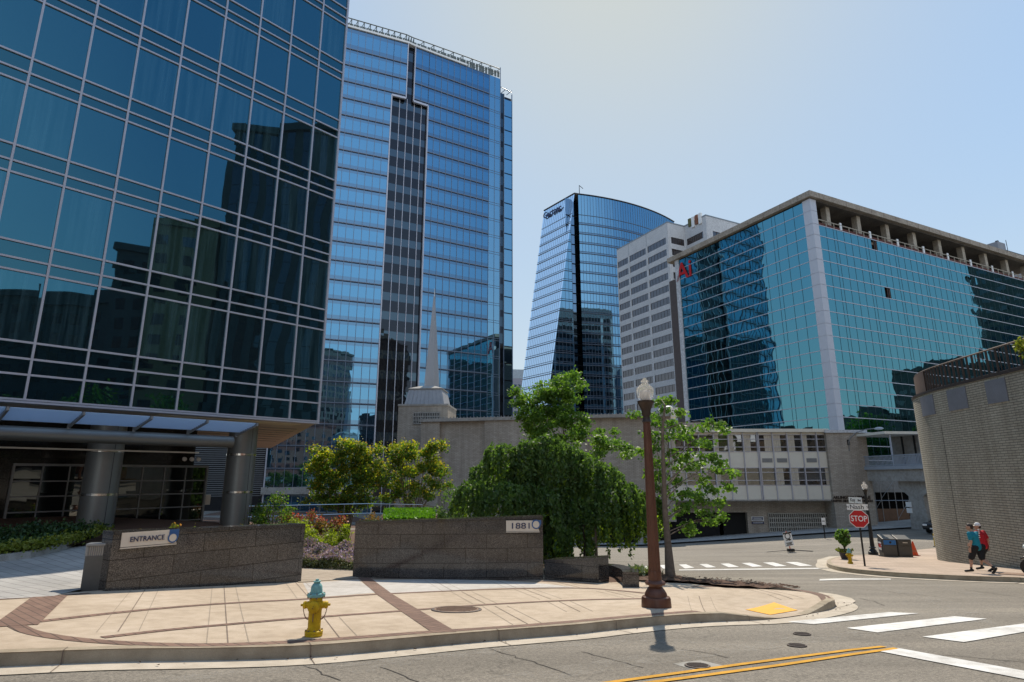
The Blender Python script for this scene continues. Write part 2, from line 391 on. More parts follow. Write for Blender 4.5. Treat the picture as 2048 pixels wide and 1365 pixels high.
def clearglass():
    t = NT('clear_globe'); b = t.n('BsdfPrincipled'); b.inputs['Base Color'].default_value = (.95, .93, .9, 1); b.inputs['Roughness'].default_value = .06
    b.inputs['IOR'].default_value = 1.2; b.inputs['Transmission Weight'].default_value = 1
    tr = t.n('BsdfTransparent'); mx = t.n('MixShader'); mx.inputs[0].default_value = .62
    d = t.n('BsdfTranslucent'); d.inputs[0].default_value = (.85, .8, .74, 1); df = t.n('BsdfDiffuse'); df.inputs[0].default_value = (.85, .82, .78, 1)
    m2 = t.n('MixShader'); m2.inputs[0].default_value = .5; t.l(d.outputs[0], m2.inputs[1]); t.l(df.outputs[0], m2.inputs[2])
    m3 = t.n('MixShader'); m3.inputs[0].default_value = .38; t.l(b.outputs[0], m3.inputs[1]); t.l(m2.outputs[0], m3.inputs[2])
    t.l(tr.outputs[0], mx.inputs[1]); t.l(m3.outputs[0], mx.inputs[2]); t.l(mx.outputs[0], t.out.inputs[0]); return t.m
m_globe = clearglass()
def louvre():
    t = NT('louvre_glass'); s = t.n('SeparateXYZ'); t.l(t.co(), s.inputs[0])
    d = t.n('BsdfTranslucent'); d.inputs[0].default_value = (.75, .88, 1, 1); gl = t.n('BsdfPrincipled'); gl.inputs['Base Color'].default_value = (.6, .72, .9, 1); gl.inputs['Roughness'].default_value = .25
    mx = t.n('MixShader'); mx.inputs[0].default_value = .7; t.l(gl.outputs[0], mx.inputs[1]); t.l(d.outputs[0], mx.inputs[2]); t.l(mx.outputs[0], t.out.inputs[0]); return t.m
m_louv = louvre()
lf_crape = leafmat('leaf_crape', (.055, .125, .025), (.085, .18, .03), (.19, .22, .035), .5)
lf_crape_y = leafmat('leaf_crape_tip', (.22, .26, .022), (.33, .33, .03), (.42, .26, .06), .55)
lf_weep = leafmat('leaf_weeping', (.06, .11, .04), (.09, .16, .05), (.13, .21, .055), .48)
lf_weep_y = leafmat('leaf_weeping_backlit_tip', (.14, .22, .022), (.19, .28, .03), (.25, .33, .035), .6)
lf_gink = leafmat('leaf_ginkgo', (.07, .15, .028), (.11, .21, .04), (.18, .28, .06), .45)
lf_shrub = leafmat('leaf_dark_shrub', (.022, .055, .02), (.035, .08, .025), (.055, .10, .03), .25)
lf_nand = leafmat('leaf_nandina', (.16, .22, .022), (.25, .31, .028), (.34, .37, .035), .45)
lf_rose = leafmat('leaf_rose', (.10, .13, .03), (.26, .17, .05), (.40, .17, .08), .35)
lf_pink = leafmat('petal_pink', (.55, .06, .10), (.65, .10, .14), (.6, .18, .16), .3)
lf_cat = leafmat('leaf_catmint', (.10, .13, .06), (.15, .17, .09), (.19, .20, .13), .3)
lf_lav = leafmat('petal_lavender', (.22, .14, .28), (.30, .20, .36), (.36, .27, .40), .3)
lf_grass = leafmat('blade_grass', (.07, .17, .012), (.11, .25, .02), (.15, .30, .03), .35)
lf_liri = leafmat('blade_liriope', (.10, .14, .06), (.18, .22, .11), (.3, .34, .2), .3)
lf_gold = leafmat('leaf_gold', (.12, .15, .02), (.2, .23, .03), (.28, .29, .05), .35)
# ================================================================== GROUND, STREETS, SIDEWALKS
def grid_axis(lo, a, b, hi, fine, coarse):
    out = list(np.arange(lo, a, coarse))+list(np.arange(a, b, fine))+list(np.arange(b, hi+1, coarse)); return out
gx = grid_axis(-320, -24, 48, 420, 1.0, 14); gy = grid_axis(-220, -8, 74, 620, 1.0, 14)
mb = MB(); mb.add([(x, y, g(x, y)) for y in gy for x in gx], [(j*len(gx)+i, j*len(gx)+i+1, (j+1)*len(gx)+i+1, (j+1)*len(gx)+i) for j in range(len(gy)-1) for i in range(len(gx)-1)])
road = mb.build('road', m_asph, smooth=True); road['kind'] = 'structure'
def st(o): o['kind'] = 'structure'; return o
G = lambda px, py, off=0: gp(px, py, off)[:2]
def gl(pts, off=0): return [G(x, y, off) for x, y in pts]
# near sidewalk: kerb line along the street, round the nose at the corner and back along the side street
kf = gl([(222, 1297), (400, 1296), (602, 1292), (760, 1280), (920, 1266), (1040, 1257), (1160, 1248.5), (1208, 1242.7), (1334, 1231), (1431, 1226), (1534, 1224), (1600, 1216), (1650, 1207)], KH)
d0 = kf[1]-kf[4]; d0 = d0/np.linalg.norm(d0)
left_tail = [kf[0]+d0*1.2+np.array([0.0, -.02]), kf[0]+d0*5+np.array([-.3, .1]), kf[0]+d0*14]
nose = gl([(1668, 1201), (1669, 1195), (1655, 1190), (1620, 1184), (1560, 1178), (1480, 1170), (1400, 1162)], KH)
back = gl([(1360, 1157), (1300, 1150), (1240, 1142), (1205, 1128)], KH)
b2 = [np.array([4.4, 27.]), np.array([2.2, 33.])]
kerbline = smoothline(left_tail[::-1]+kf+nose+back, 2)
def ramp_f(x, y):
    # kerb height factor: the accessible ramp at the yellow tactile pad drops to the street
    r = G(1560, 1226, .05); d = math.hypot(x-r[0], y-r[1]); return .12+.88*min(1, max(0, (d-.55)/1.0))
def walk_z(x, y):
    r = G(1560, 1224, .05); d = math.hypot(x-r[0], y-r[1]); return g(x, y)+KH*(.15+.85*min(1, max(0, (d-.7)/1.3)))
outer = [tuple(p) for p in kerbline]
# kerb solid
mbk = MB(); p = dense(kerbline, .35); vs = []; fs = []
for i, q in enumerate(p):
    t = p[min(i+1, len(p)-1)]-p[max(i-1, 0)]; t /= np.linalg.norm(t)+1e-9; n = np.array([t[1], -t[0]])   # right of travel = street side
    h = KH*ramp_f(*q)
    for o, dz in ((-.16, h+.004), (-.03, h+.004), (-.008, h-.006), (.0, h-.03), (.02, -.05)):
        w = q+n*o; vs.append((w[0], w[1], g(w[0], w[1])+dz))
K = 5
for i in range(len(p)-1):
    for k in range(K-1): fs.append((i*K+k, i*K+k+1, (i+1)*K+k+1, (i+1)*K+k))
mbk.add(vs, fs); st(mbk.build('kerb', m_kerb, smooth=True))
mbj = MB()
for fr in np.linspace(.03, .93, 13):
    i = int(fr*(len(p)-1)); q = p[i]; t = p[i+1]-p[i]; t /= np.linalg.norm(t); n = np.array([t[1], -t[0]]); h = KH*ramp_f(*q)
    a = q-n*.16; b = q+n*.025; c = q+n*.42
    z = lambda w, e: (w[0], w[1], g(w[0], w[1])+e)
    e = t*.006
    mbj.quad(z(a-e, h+.008), z(a+e, h+.008), z(b+e, h+.006), z(b-e, h+.006)); mbj.quad(z(b-e, h), z(b+e, h), z(b+e*1.0+n*.012, -.02), z(b-e+n*.012, -.02)); mbj.quad(z(b-e, .016), z(b+e, .016), z(c+e, .016), z(c-e, .016))
st(mbj.build('kerb_joints', m_joint))
gut = strip_mb(kerbline, 0.0, .42, lambda x, y: g(x, y)+.010, step=.35)
nose_pad = [tuple(q) for q in gl([(1534, 1236), (1600, 1231), (1665, 1220), (1700, 1211), (1712, 1204), (1703, 1198), (1672, 1190), (1640, 1186), (1600, 1200)], 0)]
gut.build('gutter', m_gut)['kind'] = 'structure'
poly_sheet('kerb_apron', nose_pad, lambda x, y: g(x, y)+.014, m_gut, .6)['kind'] = 'structure'
# sidewalk sheet: kerb line back to the plaza walls
wall_base = gl([(1262, 1168), (1198, 1166), (1088, 1158), (900, 1151), (705, 1150), (600, 1158), (400, 1168), (210, 1180)], KH)
side_left = [G(30, 1195, KH), G(-200, 1200, KH), np.array([-24, 9.0])]
inner = [np.array(q) for q in wall_base]
swpoly = [tuple(q) for q in kerbline]+[tuple(q) for q in [back[-1]+np.array([-.1, 0])]]+[tuple(q) for q in inner]+[tuple(q) for q in side_left]
# keep polygon simple: drop the far left tail beyond the plaza edge
swpoly = [q for q in swpoly]
st(poly_sheet('sidewalk', swpoly, walk_z, m_walk, .55))
def wz(e): return lambda x, y: walk_z(x, y)+e
for q_ in ([(742, 1161.5), (880, 1158.5), (1000, 1162), (1088, 1168), (1150, 1175), (1000, 1176.5), (772, 1187)], [(606, 1166.5), (716, 1160), (752, 1186), (700, 1190), (622, 1196)]):
    st(poly_sheet('pavement_panel', [tuple(k_) for k_ in gl(q_, KH)], wz(.0025), m_walk2, .5))
bands = MB()
def band(pts, w, e=.006, it=2): strip_mb(smoothline(gl(pts, KH), it), -w/2, w/2, wz(e), bands, .3)
band([(32, 1252), (60, 1266), (137, 1279), (240, 1287), (342, 1291), (444, 1291), (590, 1285), (720, 1275.5), (853, 1265), (1000, 1256), (1160, 1243), (1276, 1232), (1400, 1222.5)], .20)
band([(51, 1247), (266, 1222), (451, 1207), (615, 1199), (760, 1188), (1000, 1178), (1160, 1176), (1230, 1181), (1290, 1187)], .17, .0065)
band([(205, 1276), (330, 1261), (451, 1250), (615, 1236), (812, 1222), (964, 1210), (1160, 1200), (1290, 1198)], .15, .007)
band([(728, 1156), (770, 1190), (820, 1222), (890, 1266)], .34, .0075, 0)
band([(102, 1192), (30, 1252)], .50, .008, 0)
band([(-60, 1256), (40, 1250)], .2, .0085, 0)
band([(-60, 1203), (110, 1193), (180, 1187)], .12, .007, 0)
band([(600, 1164), (700, 1157.5), (900, 1157), (1085, 1163), (1190, 1169)], .16, .0055, 1)
band([(1385, 1174), (1520, 1173), (1600, 1181), (1643, 1190), (1655, 1200)], .22, .0055, 1)
st(bands.build('brick_band', m_pav))
jt = MB(); sc = MB()
for a, b in [((448, 1172), (456, 1288)), ((589, 1163), (619, 1197)), ((648, 1236), (679, 1276)), ((290, 1180), (236, 1264)), ((865, 1160), (906, 1183)), ((923, 1184), (970, 1208)), ((990, 1213), (1056, 1249)), ((991, 1160), (1032, 1176)), ((1046, 1178), (1102, 1199)), ((1117, 1203), (1160, 1224)), ((1398, 1193), (1411, 1222)), ((1110, 1164), (1160, 1176)), ((1210, 1182), (1268, 1196)), ((1500, 1176), (1585, 1196))]:
    a, b = G(*a, KH), G(*b, KH); strip_mb([a, b], -.008, .008, wz(.0045), jt, .3)
    for o in (-.24, .24): strip_mb([a, b], o-.006, o+.006, wz(.004), sc, .3)
st(jt.build('pavement_joints', m_joint)); st(sc.build('pavement_scoring', m_score))
poly_sheet('tactile_pad', gl([(1490, 1213), (1548, 1204.5), (1595, 1214), (1540, 1223)], .09), wz(.008), m_tact, .4)['kind'] = 'structure'
# mulch verge, driveway, plaza ground
def pz(x, y): return g(x, y)+KH
verge = gl([(1262, 1163), (1300, 1161), (1380, 1168), (1450, 1176), (1560, 1180), (1600, 1183), (1560, 1176), (1480, 1168), (1400, 1160.5), (1360, 1156), (1300, 1150), (1262, 1146)], KH)
st(poly_sheet('mulch_verge', [tuple(q) for q in verge], lambda x, y: walk_z(x, y)+.05+.03*math.sin(x*9)*math.sin(y*7), m_mulch, .25))
mbm = MB()
for i in range(420):
    k = rng.integers(0, 8); a = np.array(verge[k]); b = np.array(verge[-1-k]); q = a+(b-a)*rng.random(); q = q+(np.array(verge[k+1])-a)*rng.random() if k < 5 else q
    th = rng.random()*3.14; l = .03+.04*rng.random(); z = walk_z(*q)+.08; c, s_ = math.cos(th)*l, math.sin(th)*l
    mbm.add([(q[0]-c, q[1]-s_, z), (q[0]+s_*.4, q[1]-c*.4, z+.01), (q[0]+c, q[1]+s_, z+.035*rng.random()), (q[0]-s_*.4, q[1]+c*.4, z+.015)], [(0, 1, 2, 3)])
o = mbm.build('mulch_chips', m_mulch); tag(o, 'loose brown bark chips along the kerb verge', 'mulch', kind='stuff')
drive = [tuple(q) for q in gl([(-260, 1212), (104, 1194), (160, 1180), (212, 1160)], KH)]+[(-8.2, 17.5), (-9.0, 21), (-13, 24), (-21, 21), (-30, 16)]
st(poly_sheet('driveway', drive, lambda x, y: g(x, y)+KH+.008, m_drive, .8))
plaza = [(-6.6, 14.6), (-7.8, 17.5), (-8.6, 21.0), (-12.5, 25), (-30, 40), (-46, 98), (-30, 106), (-8, 68), (2.5, 45), (3.2, 30), (3.0, 21.5), (1.0, 20.6), (-5.0, 20.2)]
st(poly_sheet('garden_soil', plaza, lambda x, y: g(x, y)+.10, m_mulch, 2.5))
grv = [tuple(q) for q in gl([(596, 1166), (712, 1158), (716, 1130), (590, 1132)], KH)]
st(poly_sheet('gravel_bed', grv, lambda x, y: g(x, y)+KH+.012, m_gravel, .5))
# ---------------------------------------------------------------- road markings
def mark(name, pts, mat, off=.010): return st(poly_sheet(name, [tuple(q) for q in gl(pts)], lambda x, y: g(x, y)+off, mat, .6))
for i, q in enumerate([[(1572, 1245), (1780, 1225.5), (1838, 1228), (1627, 1250)], [(1693, 1257.5), (1909, 1234), (1974, 1239), (1755, 1266.5)], [(1845, 1275), (2052, 1248), (2120, 1253), (1928, 1286)]]): mark('crosswalk_marking', q, m_white)
mark('stop_line', [(1752, 1303), (1797, 1298), (2160, 1364), (2110, 1372)], m_white)
A1, A2 = G(1240, 1364), G(1495, 1328.5); B1, B2 = G(1700, 1301.5), G(1768, 1294.5)
cl = [A1+(A1-A2)*3, A1, A2, B1, B2]
A3, A4, B3, B4 = G(1322, 1364), G(1557, 1332.5), G(1700, 1311), G(1793, 1298)
yl = strip_mb(cl, -.045, .045, lambda x, y: g(x, y)+.010, step=.5); strip_mb([A3+(A3-A4)*3, A3, A4, B3, B4], -.045, .045, lambda x, y: g(x, y)+.010, yl, .5)
st(yl.build('centre_line', m_yel))
for q in [[(1279, 1133.2), (1293, 1133), (1299, 1140), (1283, 1140.3)], [(1318, 1131), (1334, 1130.5), (1345, 1138), (1327, 1138.5)], [(1358, 1130), (1372, 1129.5), (1389, 1136.5), (1370, 1138)], [(1399, 1129.2), (1413.5, 1128.6), (1432.5, 1135.3), (1413.5, 1136.3)], [(1441, 1128.2), (1457.5, 1127.6), (1478, 1134.6), (1457.5, 1135.4)], [(1483, 1127), (1500, 1126.2), (1526, 1133.6), (1505, 1134.4)], [(1526, 1126), (1546, 1125.3), (1574, 1133), (1551, 1133.7)], [(1570, 1125), (1593.5, 1124.8), (1625, 1132.4), (1600, 1133.1)]]: mark('crosswalk_marking', q, m_white)
mark('stop_line', [(1358, 1140), (1500, 1138.2), (1668, 1136.3), (1668, 1138.3), (1500, 1140.4), (1358, 1141.8)], m_white)
mark('lane_line', [(1640, 1159.2), (1690, 1157.6), (1781, 1158.4), (1782, 1160.3), (1700, 1160.5), (1638, 1162.4)], m_white)
for pts_, w in (([(1640, 1166), (1760, 1176), (1850, 1194), (1925, 1222), (1960, 1250)], .5), ([(1600, 1150), (1760, 1158), (1880, 1172), (1990, 1200)], .45), ([(700, 1345), (900, 1315), (1100, 1290), (1385, 1283)], .3), ([(1000, 1365), (1300, 1318), (1600, 1282), (1800, 1262)], .5), ([(300, 1362), (700, 1328), (1000, 1300)], .3), ([(1450, 1100), (1600, 1112), (1700, 1150)], .5)):
    st(strip_mb(smoothline(gl(pts_), 3), -w/2, w/2, lambda x, y: g(x, y)+.006, step=.4).build('tyre_scuff', m_scuff))
ck = MB()
for pts_ in ([(967, 1295), (1050, 1320), (1140, 1351)], [(1164, 1304), (1220, 1320), (1287, 1336)], [(1364, 1298), (1410, 1306), (1457, 1316)], [(601, 1327), (640, 1345), (683, 1362)], [(1640, 1172), (1742, 1180), (1845, 1191), (1927, 1201)], [(1718, 1197), (1745, 1203), (1771, 1212)], [(1700, 1300), (1900, 1312), (2048, 1325)], [(1600, 1155), (1700, 1163), (1850, 1168)], [(1930, 1180), (2048, 1196)], [(760, 1335), (800, 1348), (830, 1365)]):
    q_ = dense(gl(pts_), .12); q_ = [a_+rng.normal(size=2)*.018 for a_ in q_]; strip_mb(q_, -.008, .008, lambda x, y: g(x, y)+.005, ck, .2)
st(ck.build('asphalt_cracks', P('crack_dark', (.045, .04, .035), .95)))
def cover(px, py, r, label, patch=None, up=0):
    q = gp(px, py, up); x, y = q[:2]; z = g(x, y)+up
    n = Vector((-(g(x+.3, y)-g(x-.3, y))/.6, -(g(x, y+.3)-g(x, y-.3))/.6, 1)).normalized(); Mr = n.to_track_quat('Z', 'Y').to_matrix().to_4x4()
    t = thing('manhole_cover', label, 'manhole cover', (x, y, z+.004))
    m = MB(); m.lathe([(r, -.02), (r, .010), (r*.96, .014), (r*.9, .014), (r*.9, .008), (0.001, .008)], 36, caps=False).xf(Mr); m.build('frame', m_iron, t)
    m = MB(); m.lathe([(r*.885, .006), (r*.885, .013), (.001, .013)], 36, caps=False)
    for a in np.linspace(-.7, .7, 9):
        w = math.sqrt(max(0, .81-a*a))*r*.9
        m.box(-w, w, a*r-.012*r*2, a*r+.012*r*2, .0135, .019)
    m.xf(Mr); m.build('lid', m_rust if up else m_iron, t); return t
cover(913, 1220, .46, 'large round rusty manhole cover in the brick-banded sidewalk', up=KH)
cover(1395, 1333.5, .15, 'small round utility lid in a square pale patch by the yellow centre lines')
cover(1604, 1269.5, .13, 'round iron cover in the street, farther of two near the crosswalk bars')
cover(1594, 1292.5, .13, 'round iron cover in the street, nearer of two near the crosswalk bars')
mark('concrete_patch', [(1345, 1328), (1400, 1321), (1447, 1332), (1392, 1342)], m_asphpatch, .003)
lt = MB()
gp_ = dense(kerbline, .2); 
for i in range(150):
    q_ = gp_[rng.integers(20, len(gp_)-1)]; t_ = gp_[min(len(gp_)-1, rng.integers(1, len(gp_)))]; j_ = min(len(gp_)-2, max(1, int(rng.integers(1, len(gp_)-1)))); q_ = gp_[j_]; t_ = gp_[j_+1]-gp_[j_]; t_ /= np.linalg.norm(t_)+1e-9; n_ = np.array([t_[1], -t_[0]]); w_ = q_+n_*(.03+abs(rng.normal())*.12); s_ = .012+.018*rng.random(); a_ = rng.random()*3
    lt.add([(w_[0]+s_*math.cos(a_+k*1.57), w_[1]+s_*.5*math.sin(a_+k*1.57), g(*w_)+.018+.006*k) for k in range(4)], [(0, 1, 2, 3)])
o = lt.build('leaf_litter', m_mulch); tag(o, 'scattered dry leaf bits lying in the gutter', 'litter', kind='stuff')
# ---------------------------------------------------------------- far corner sidewalk
rk = gl([(1767, 1107), (1735, 1109), (1700, 1111), (1672, 1114), (1655, 1119), (1652, 1125), (1661, 1131), (1690, 1137), (1760, 1143.5), (1825, 1147.5), (1948, 1153), (2007, 1154.5), (2060, 1156)], KH)
tail = [rk[-1]+np.array([-.45, -4]), rk[-1]+np.array([-1.2, -11])]
start = [np.array([38., 42.6]), np.array([30., 41.2]), np.array([25., 38.2])]
rline = smoothline(start+rk+tail, 2)
vs = []; fs = []; p = dense(rline, .4)
for i, q in enumerate(p):
    t = p[min(i+1, len(p)-1)]-p[max(i-1, 0)]; t /= np.linalg.norm(t)+1e-9; n = np.array([t[1], -t[0]])
    for o, dz in ((-.17, KH+.004), (-.03, KH+.004), (0, KH-.02), (.02, -.05)):
        w = q+n*o; vs.append((w[0], w[1], g(w[0], w[1])+dz))
m = MB(); m.add(vs, [(i*4+k, i*4+k+1, (i+1)*4+k+1, (i+1)*4+k) for i in range(len(p)-1) for k in range(3)]); kz = m.build('kerb', m_kerb, smooth=True); st(kz)
if kz.data.polygons[0].normal.z < 0: kz.data.flip_normals()
st(strip_mb(rline, 0, .45, lambda x, y: g(x, y)+.010, step=.4).build('gutter', m_gut))
rp = [tuple(q) for q in rline]+[(24.0, 6.0), (24.0, 24), (26, 33), (36, 38)]
st(poly_sheet('sidewalk', rp, lambda x, y: g(x, y)+KH, m_redpav, .8))
apr = gl([(1760, 1110), (1705, 1112), (1658, 1114), (1635, 1120), (1634, 1126), (1651, 1134), (1671, 1139), (1668, 1131), (1658, 1124), (1664, 1117), (1700, 1113.5)], 0)
st(poly_sheet('kerb_apron', [tuple(q) for q in apr], lambda x, y: g(x, y)+.013, m_gut, .6))
q0, q1 = gp(2007, 1158, .02), gp(2075, 1162, .02)
dn = thing('storm_drain', 'dark storm drain opening in the kerb below the grey brick drum', 'storm drain', (q0[0], q0[1], g(q0[0], q0[1])))
dv = q1-q0; L = np.linalg.norm(dv[:2]); M = Matrix.Rotation(math.atan2(dv[1], dv[0]), 4, 'Z')
slope = (g(q1[0], q1[1])-g(q0[0], q0[1]))/L
def dr(x0, x1, y0, y1, z0, z1, mat, nm):
    b = MB(); b.add([(x, y, z+slope*x) for z in (z0, z1) for x, y in ((x0, y0), (x1, y0), (x1, y1), (x0, y1))], [(0, 3, 2, 1), (4, 5, 6, 7), (0, 1, 5, 4), (1, 2, 6, 5), (2, 3, 7, 6), (3, 0, 4, 7)]); b.xf(M); b.build(nm, mat, dn)
s_ = 1 if (M @ Vector((0, 1, 0)))[0] > 0 else -1
dr(0, L, -.06*s_, .02*s_, .0, .10, m_void, 'throat'); dr(-.1, L+.1, -.08*s_, .5*s_, .105, .172, m_rust, 'lid')
# far pavement under the church
tp = [(-14., 66.5), (8, 57.6), (20, 57.2), (24, 57.8), (31, 58.0), (46, 57.2), (60, 58), (60, 66), (31, 64), (16.5, 64.3), (-14, 75)]
st(poly_sheet('sidewalk', tp, lambda x, y: g(x, y)+.14, m_pale, 2.0))
# ================================================================== LEFT GLASS TOWER
LB = thing('glass_tower', 'dark teal glass residential tower on round grey columns at the left', 'building', (-8.41, 25.66, 0), rad(47.254))
zA = lambda k: 20.19-3.2*k
W = 1.445; XE = -1.335
cols = [XE-W*i for i in range(18)]           # mullion x positions, right to left
cells = [(XE, 0.0)]+[(cols[i+1], cols[i]) for i in range(17)]
def pane(x0, x1, z0, z1, y=0.0): return MB().box(x0+.02, x1-.02, y, y+.03, z0+.02, z1-.02)
rest = MB(); npane = 0
for k in range(-7, 6):                        # storey whose window bottom is A_k
    for ci, (x0, x1) in enumerate(cells):
        z0, z1 = zA(k), zA(k)+3.2-.95
        if npane < 100 and k >= -2 and ci < 12 and pxof((LB.matrix_basis @ Vector(((x0+x1)/2, 0, (z0+z1)/2))))[0] > -90 :
            pane(x0, x1, z0, z1).build('window_pane', g_left, LB); npane += 1
        else: rest.box(x0+.02, x1-.02, 0, .03, z0+.02, z1-.02)
o = rest.build('window_panes', g_left, LB); o['kind'] = 'stuff'
for k in range(-7, 6):
    m = MB()
    for x0, x1 in cells:
        if k < 5: m.box(x0+.02, x1-.02, 0, .03, zA(k)-.95+.02, zA(k)-.55-.02); m.box(x0+.02, x1-.02, 0, .03, zA(k)-.55+.02, zA(k)-.02)
        else:
            for a, b in ((4.19, 3.67), (3.67, 3.17), (3.17, 2.42)): m.box(x0+.02, x1-.02, 0, .03, b+.02, a-.02)
    m.build('spandrel_band', g_left2, LB)
m = MB()
for x in cols: m.box(x-.033, x+.033, -.075, .025, 2.42, zA(-8)+.1)
m.build('vertical_mullions', m_alum, LB)
m = MB()
for k in range(-7, 6):
    zs = [zA(k), zA(k)-.55, zA(k)-.95] if k < 5 else [4.19, 3.67, 3.17]
    for z in zs: m.box(cols[-1], -.03, -.055, .022, z-.032, z+.032)
m.build('horizontal_transoms', m_alum, LB)
MB().box(-.06, .03, -.08, .4, 2.42, zA(-8)+.1).build('corner_mullion', m_alum, LB)
m = MB(); m.box(cols[-1], .03, -.09, .25, 2.28, 2.345); m.box(cols[-1], .03, -.085, .25, 2.36, 2.42); m.build('bottom_trim', m_alum, LB)
SK_ = .383; MB().prism([(cols[-1]+.02, .035), (-.02, .035), (-.02+SK_*22, 22), (cols[-1]+.02, 22)], 2.43, 46).build('tower_body', g_left2, LB)
m = MB(); m.prism([(cols[-1], .26), (.0, .26), (SK_*22, 22), (cols[-1], 22)], 2.285, 2.40); m.build('soffit', m_soff, LB)
MB().box(-6.0, -.45, .62, 1.55, 2.262, 2.283).build('soffit_panel', m_soff2, LB)
m = MB()
for yy in (3.2, 4.6, 6.0, 7.4, 9, 11, 13): m.box(-8, -.5+SK_*yy, yy, yy+.05, 2.262, 2.284)
m.build('soffit_reveals', m_steelgrey, LB)
gz = lambda x, y: g(*(LB.matrix_basis @ Vector((x, y, 0)))[:2])
Li = LB.matrix_basis.copy()
def tolocal(P): return Matrix.Rotation(-rad(47.254), 4, 'Z') @ (Vector(P)-Vector((-8.41, 25.66, 0)))
def lp(px, py, y):
    d = ray(px, py); o = np.array([-8.41, 25.66, 0]); n = np.array([-math.sin(rad(47.254)), math.cos(rad(47.254)), 0])
    t = (y+n@o)/(n@d); return tolocal(d*t)
# round columns (each a part)
for px in (203, 478):
    P0 = hit(px, 960, plane((-8.41, 25.66, 0), 47.254)); cy = 1.75; cx = lp(px, 960, cy)[0]
    R = .56
    m = MB(); m.lathe([(R, gz(cx, cy)-.4), (R, 2.28)], 40, (cx, cy, 0)); o = m.build('column', m_colmet, LB, True)
    for zb in (-.55, .95):
        m = MB(); m.lathe([(R+.004, -.045), (R+.014, -.04), (R+.014, .04), (R+.004, .045)], 40, (cx, cy, zb), caps=False); m.build('column_band', m_ss, o)
    m = MB(); a = rad(-75); m.tube([(cx+(R+.001)*math.cos(a), cy+(R+.001)*math.sin(a), gz(cx, cy)), (cx+(R+.001)*math.cos(a), cy+(R+.001)*math.sin(a), 2.27)], .008, 4); m.build('column_seam', m_dark, o)
# recessed ground floor
zb = -4.2
m = MB(); m.box(-30, -3.4, 5.2, 5.6, zb, 2.285); m.box(-3.4, -3.0, 5.2, 18, zb, 2.285); m.build('ground_floor_wall', m_dgran, LB)
f0 = lp(28, 945, 5.1); f1 = lp(413, 936, 5.1); fx0, fx1, ft = f0[0], f1[0], f1[2]; fb = zb+.6
m = MB(); m.box(fx0, fx1, 5.12, 5.16, fb, ft); m.build('lobby_glazing', g_shop, LB)
m = MB()
m.box(fx0-.06, fx1+.06, 5.02, 5.19, ft, ft+.09); m.box(fx0-.07, fx0, 5.02, 5.19, fb, ft); m.box(fx1, fx1+.07, 5.02, 5.19, fb, ft)
for i in range(1, 6): m.box(fx0, fx1, 5.06, 5.17, ft-i*.56-.025, ft-i*.56+.025)
nn = 8
for i in range(1, nn): xx = fx0+(fx1-fx0)*i/nn; m.box(xx-.022, xx+.022, 5.07, 5.172, fb, ft)
m.build('lobby_frames', m_steelgrey, LB)
q = lp(414, 1000, 5.1); MB().box(q[0]-.16, q[0]+.16, 5.14, 5.19, q[2]-.22, q[2]+.22).build('notice_plate', m_sign, LB)
q = lp(377, 918, 5.1); m = MB()
for dx in (-.2, .1, .38): m.lathe([(.05, 0), (.09, .06), (.09, .16)], 12, (0, 0, 0)); m.xf(Matrix.Translation((q[0]+dx, 5.1, q[2])) @ Matrix.Rotation(rad(100), 4, 'X'), len(m.v)-36)
m.build('spotlights', m_wht, LB)
# entrance canopy: pipe beam, brackets, tilted louvred glass panels
zc = 1.36
pe = lp(466, 876, .0)
m = MB(); m.tube([(-30, .05, zc), (pe[0], .05, zc)], .225, 18); m.build('canopy_beam', m_colmet, LB, True)
m = MB(); brx = [lp(px, py, -1.7)[0] for px, py in ((16, 815), (168, 826), (303, 837), (415, 843))]
brx = [brx[0]-(brx[1]-brx[0])]+brx; pend = lp(514, 850, -1.7)[0]
zo, zi = zat(815, lp(16, 815, -1.7)[0]*0+1)*0+lp(168, 827, -1.7)[2], lp(132, 845, -.45)[2]
for x in brx+[pend]:
    m.add([(x-.03, -1.75, zo-.06), (x+.03, -1.75, zo-.06), (x+.03, -1.75, zo+.05), (x-.03, -1.75, zo+.05), (x-.03, .1, zi-.16), (x+.03, .1, zi-.16), (x+.03, .1, zi+.04), (x-.03, .1, zi+.04)], [(0, 3, 2, 1), (4, 5, 6, 7), (0, 1, 5, 4), (1, 2, 6, 5), (2, 3, 7, 6), (3, 0, 4, 7)])
    m.tube([(x, .03, zc+.2), (x, .03, zi-.1)], .05, 8)
m.build('canopy_brackets', m_steelgrey, LB)
for a, b in zip(brx, brx[1:]+[pend]):
    m = MB()
    for i in range(7):
        y0 = -1.7+i*.19; y1 = y0+.165; za = zo+(zi-zo)*(y0+1.7)/1.3; zb2 = zo+(zi-zo)*(y1+1.7)/1.3
        m.add([(a+.05, y0, za+.03), (b-.05, y0, za+.03), (b-.05, y1, zb2-.03), (a+.05, y1, zb2-.03), (a+.05, y0, za+.045), (b-.05, y0, za+.045), (b-.05, y1, zb2-.015), (a+.05, y1, zb2-.015)], [(0, 3, 2, 1), (4, 5, 6, 7), (0, 1, 5, 4), (1, 2, 6, 5), (2, 3, 7, 6), (3, 0, 4, 7)])
    m.build('canopy_louvre', m_louv, LB)
m = MB(); m.tube([(-30, .5, zc-.42), (pe[0]-1, .5, zc-.42)], .03, 6); m.build('light_bar', m_soff, LB)
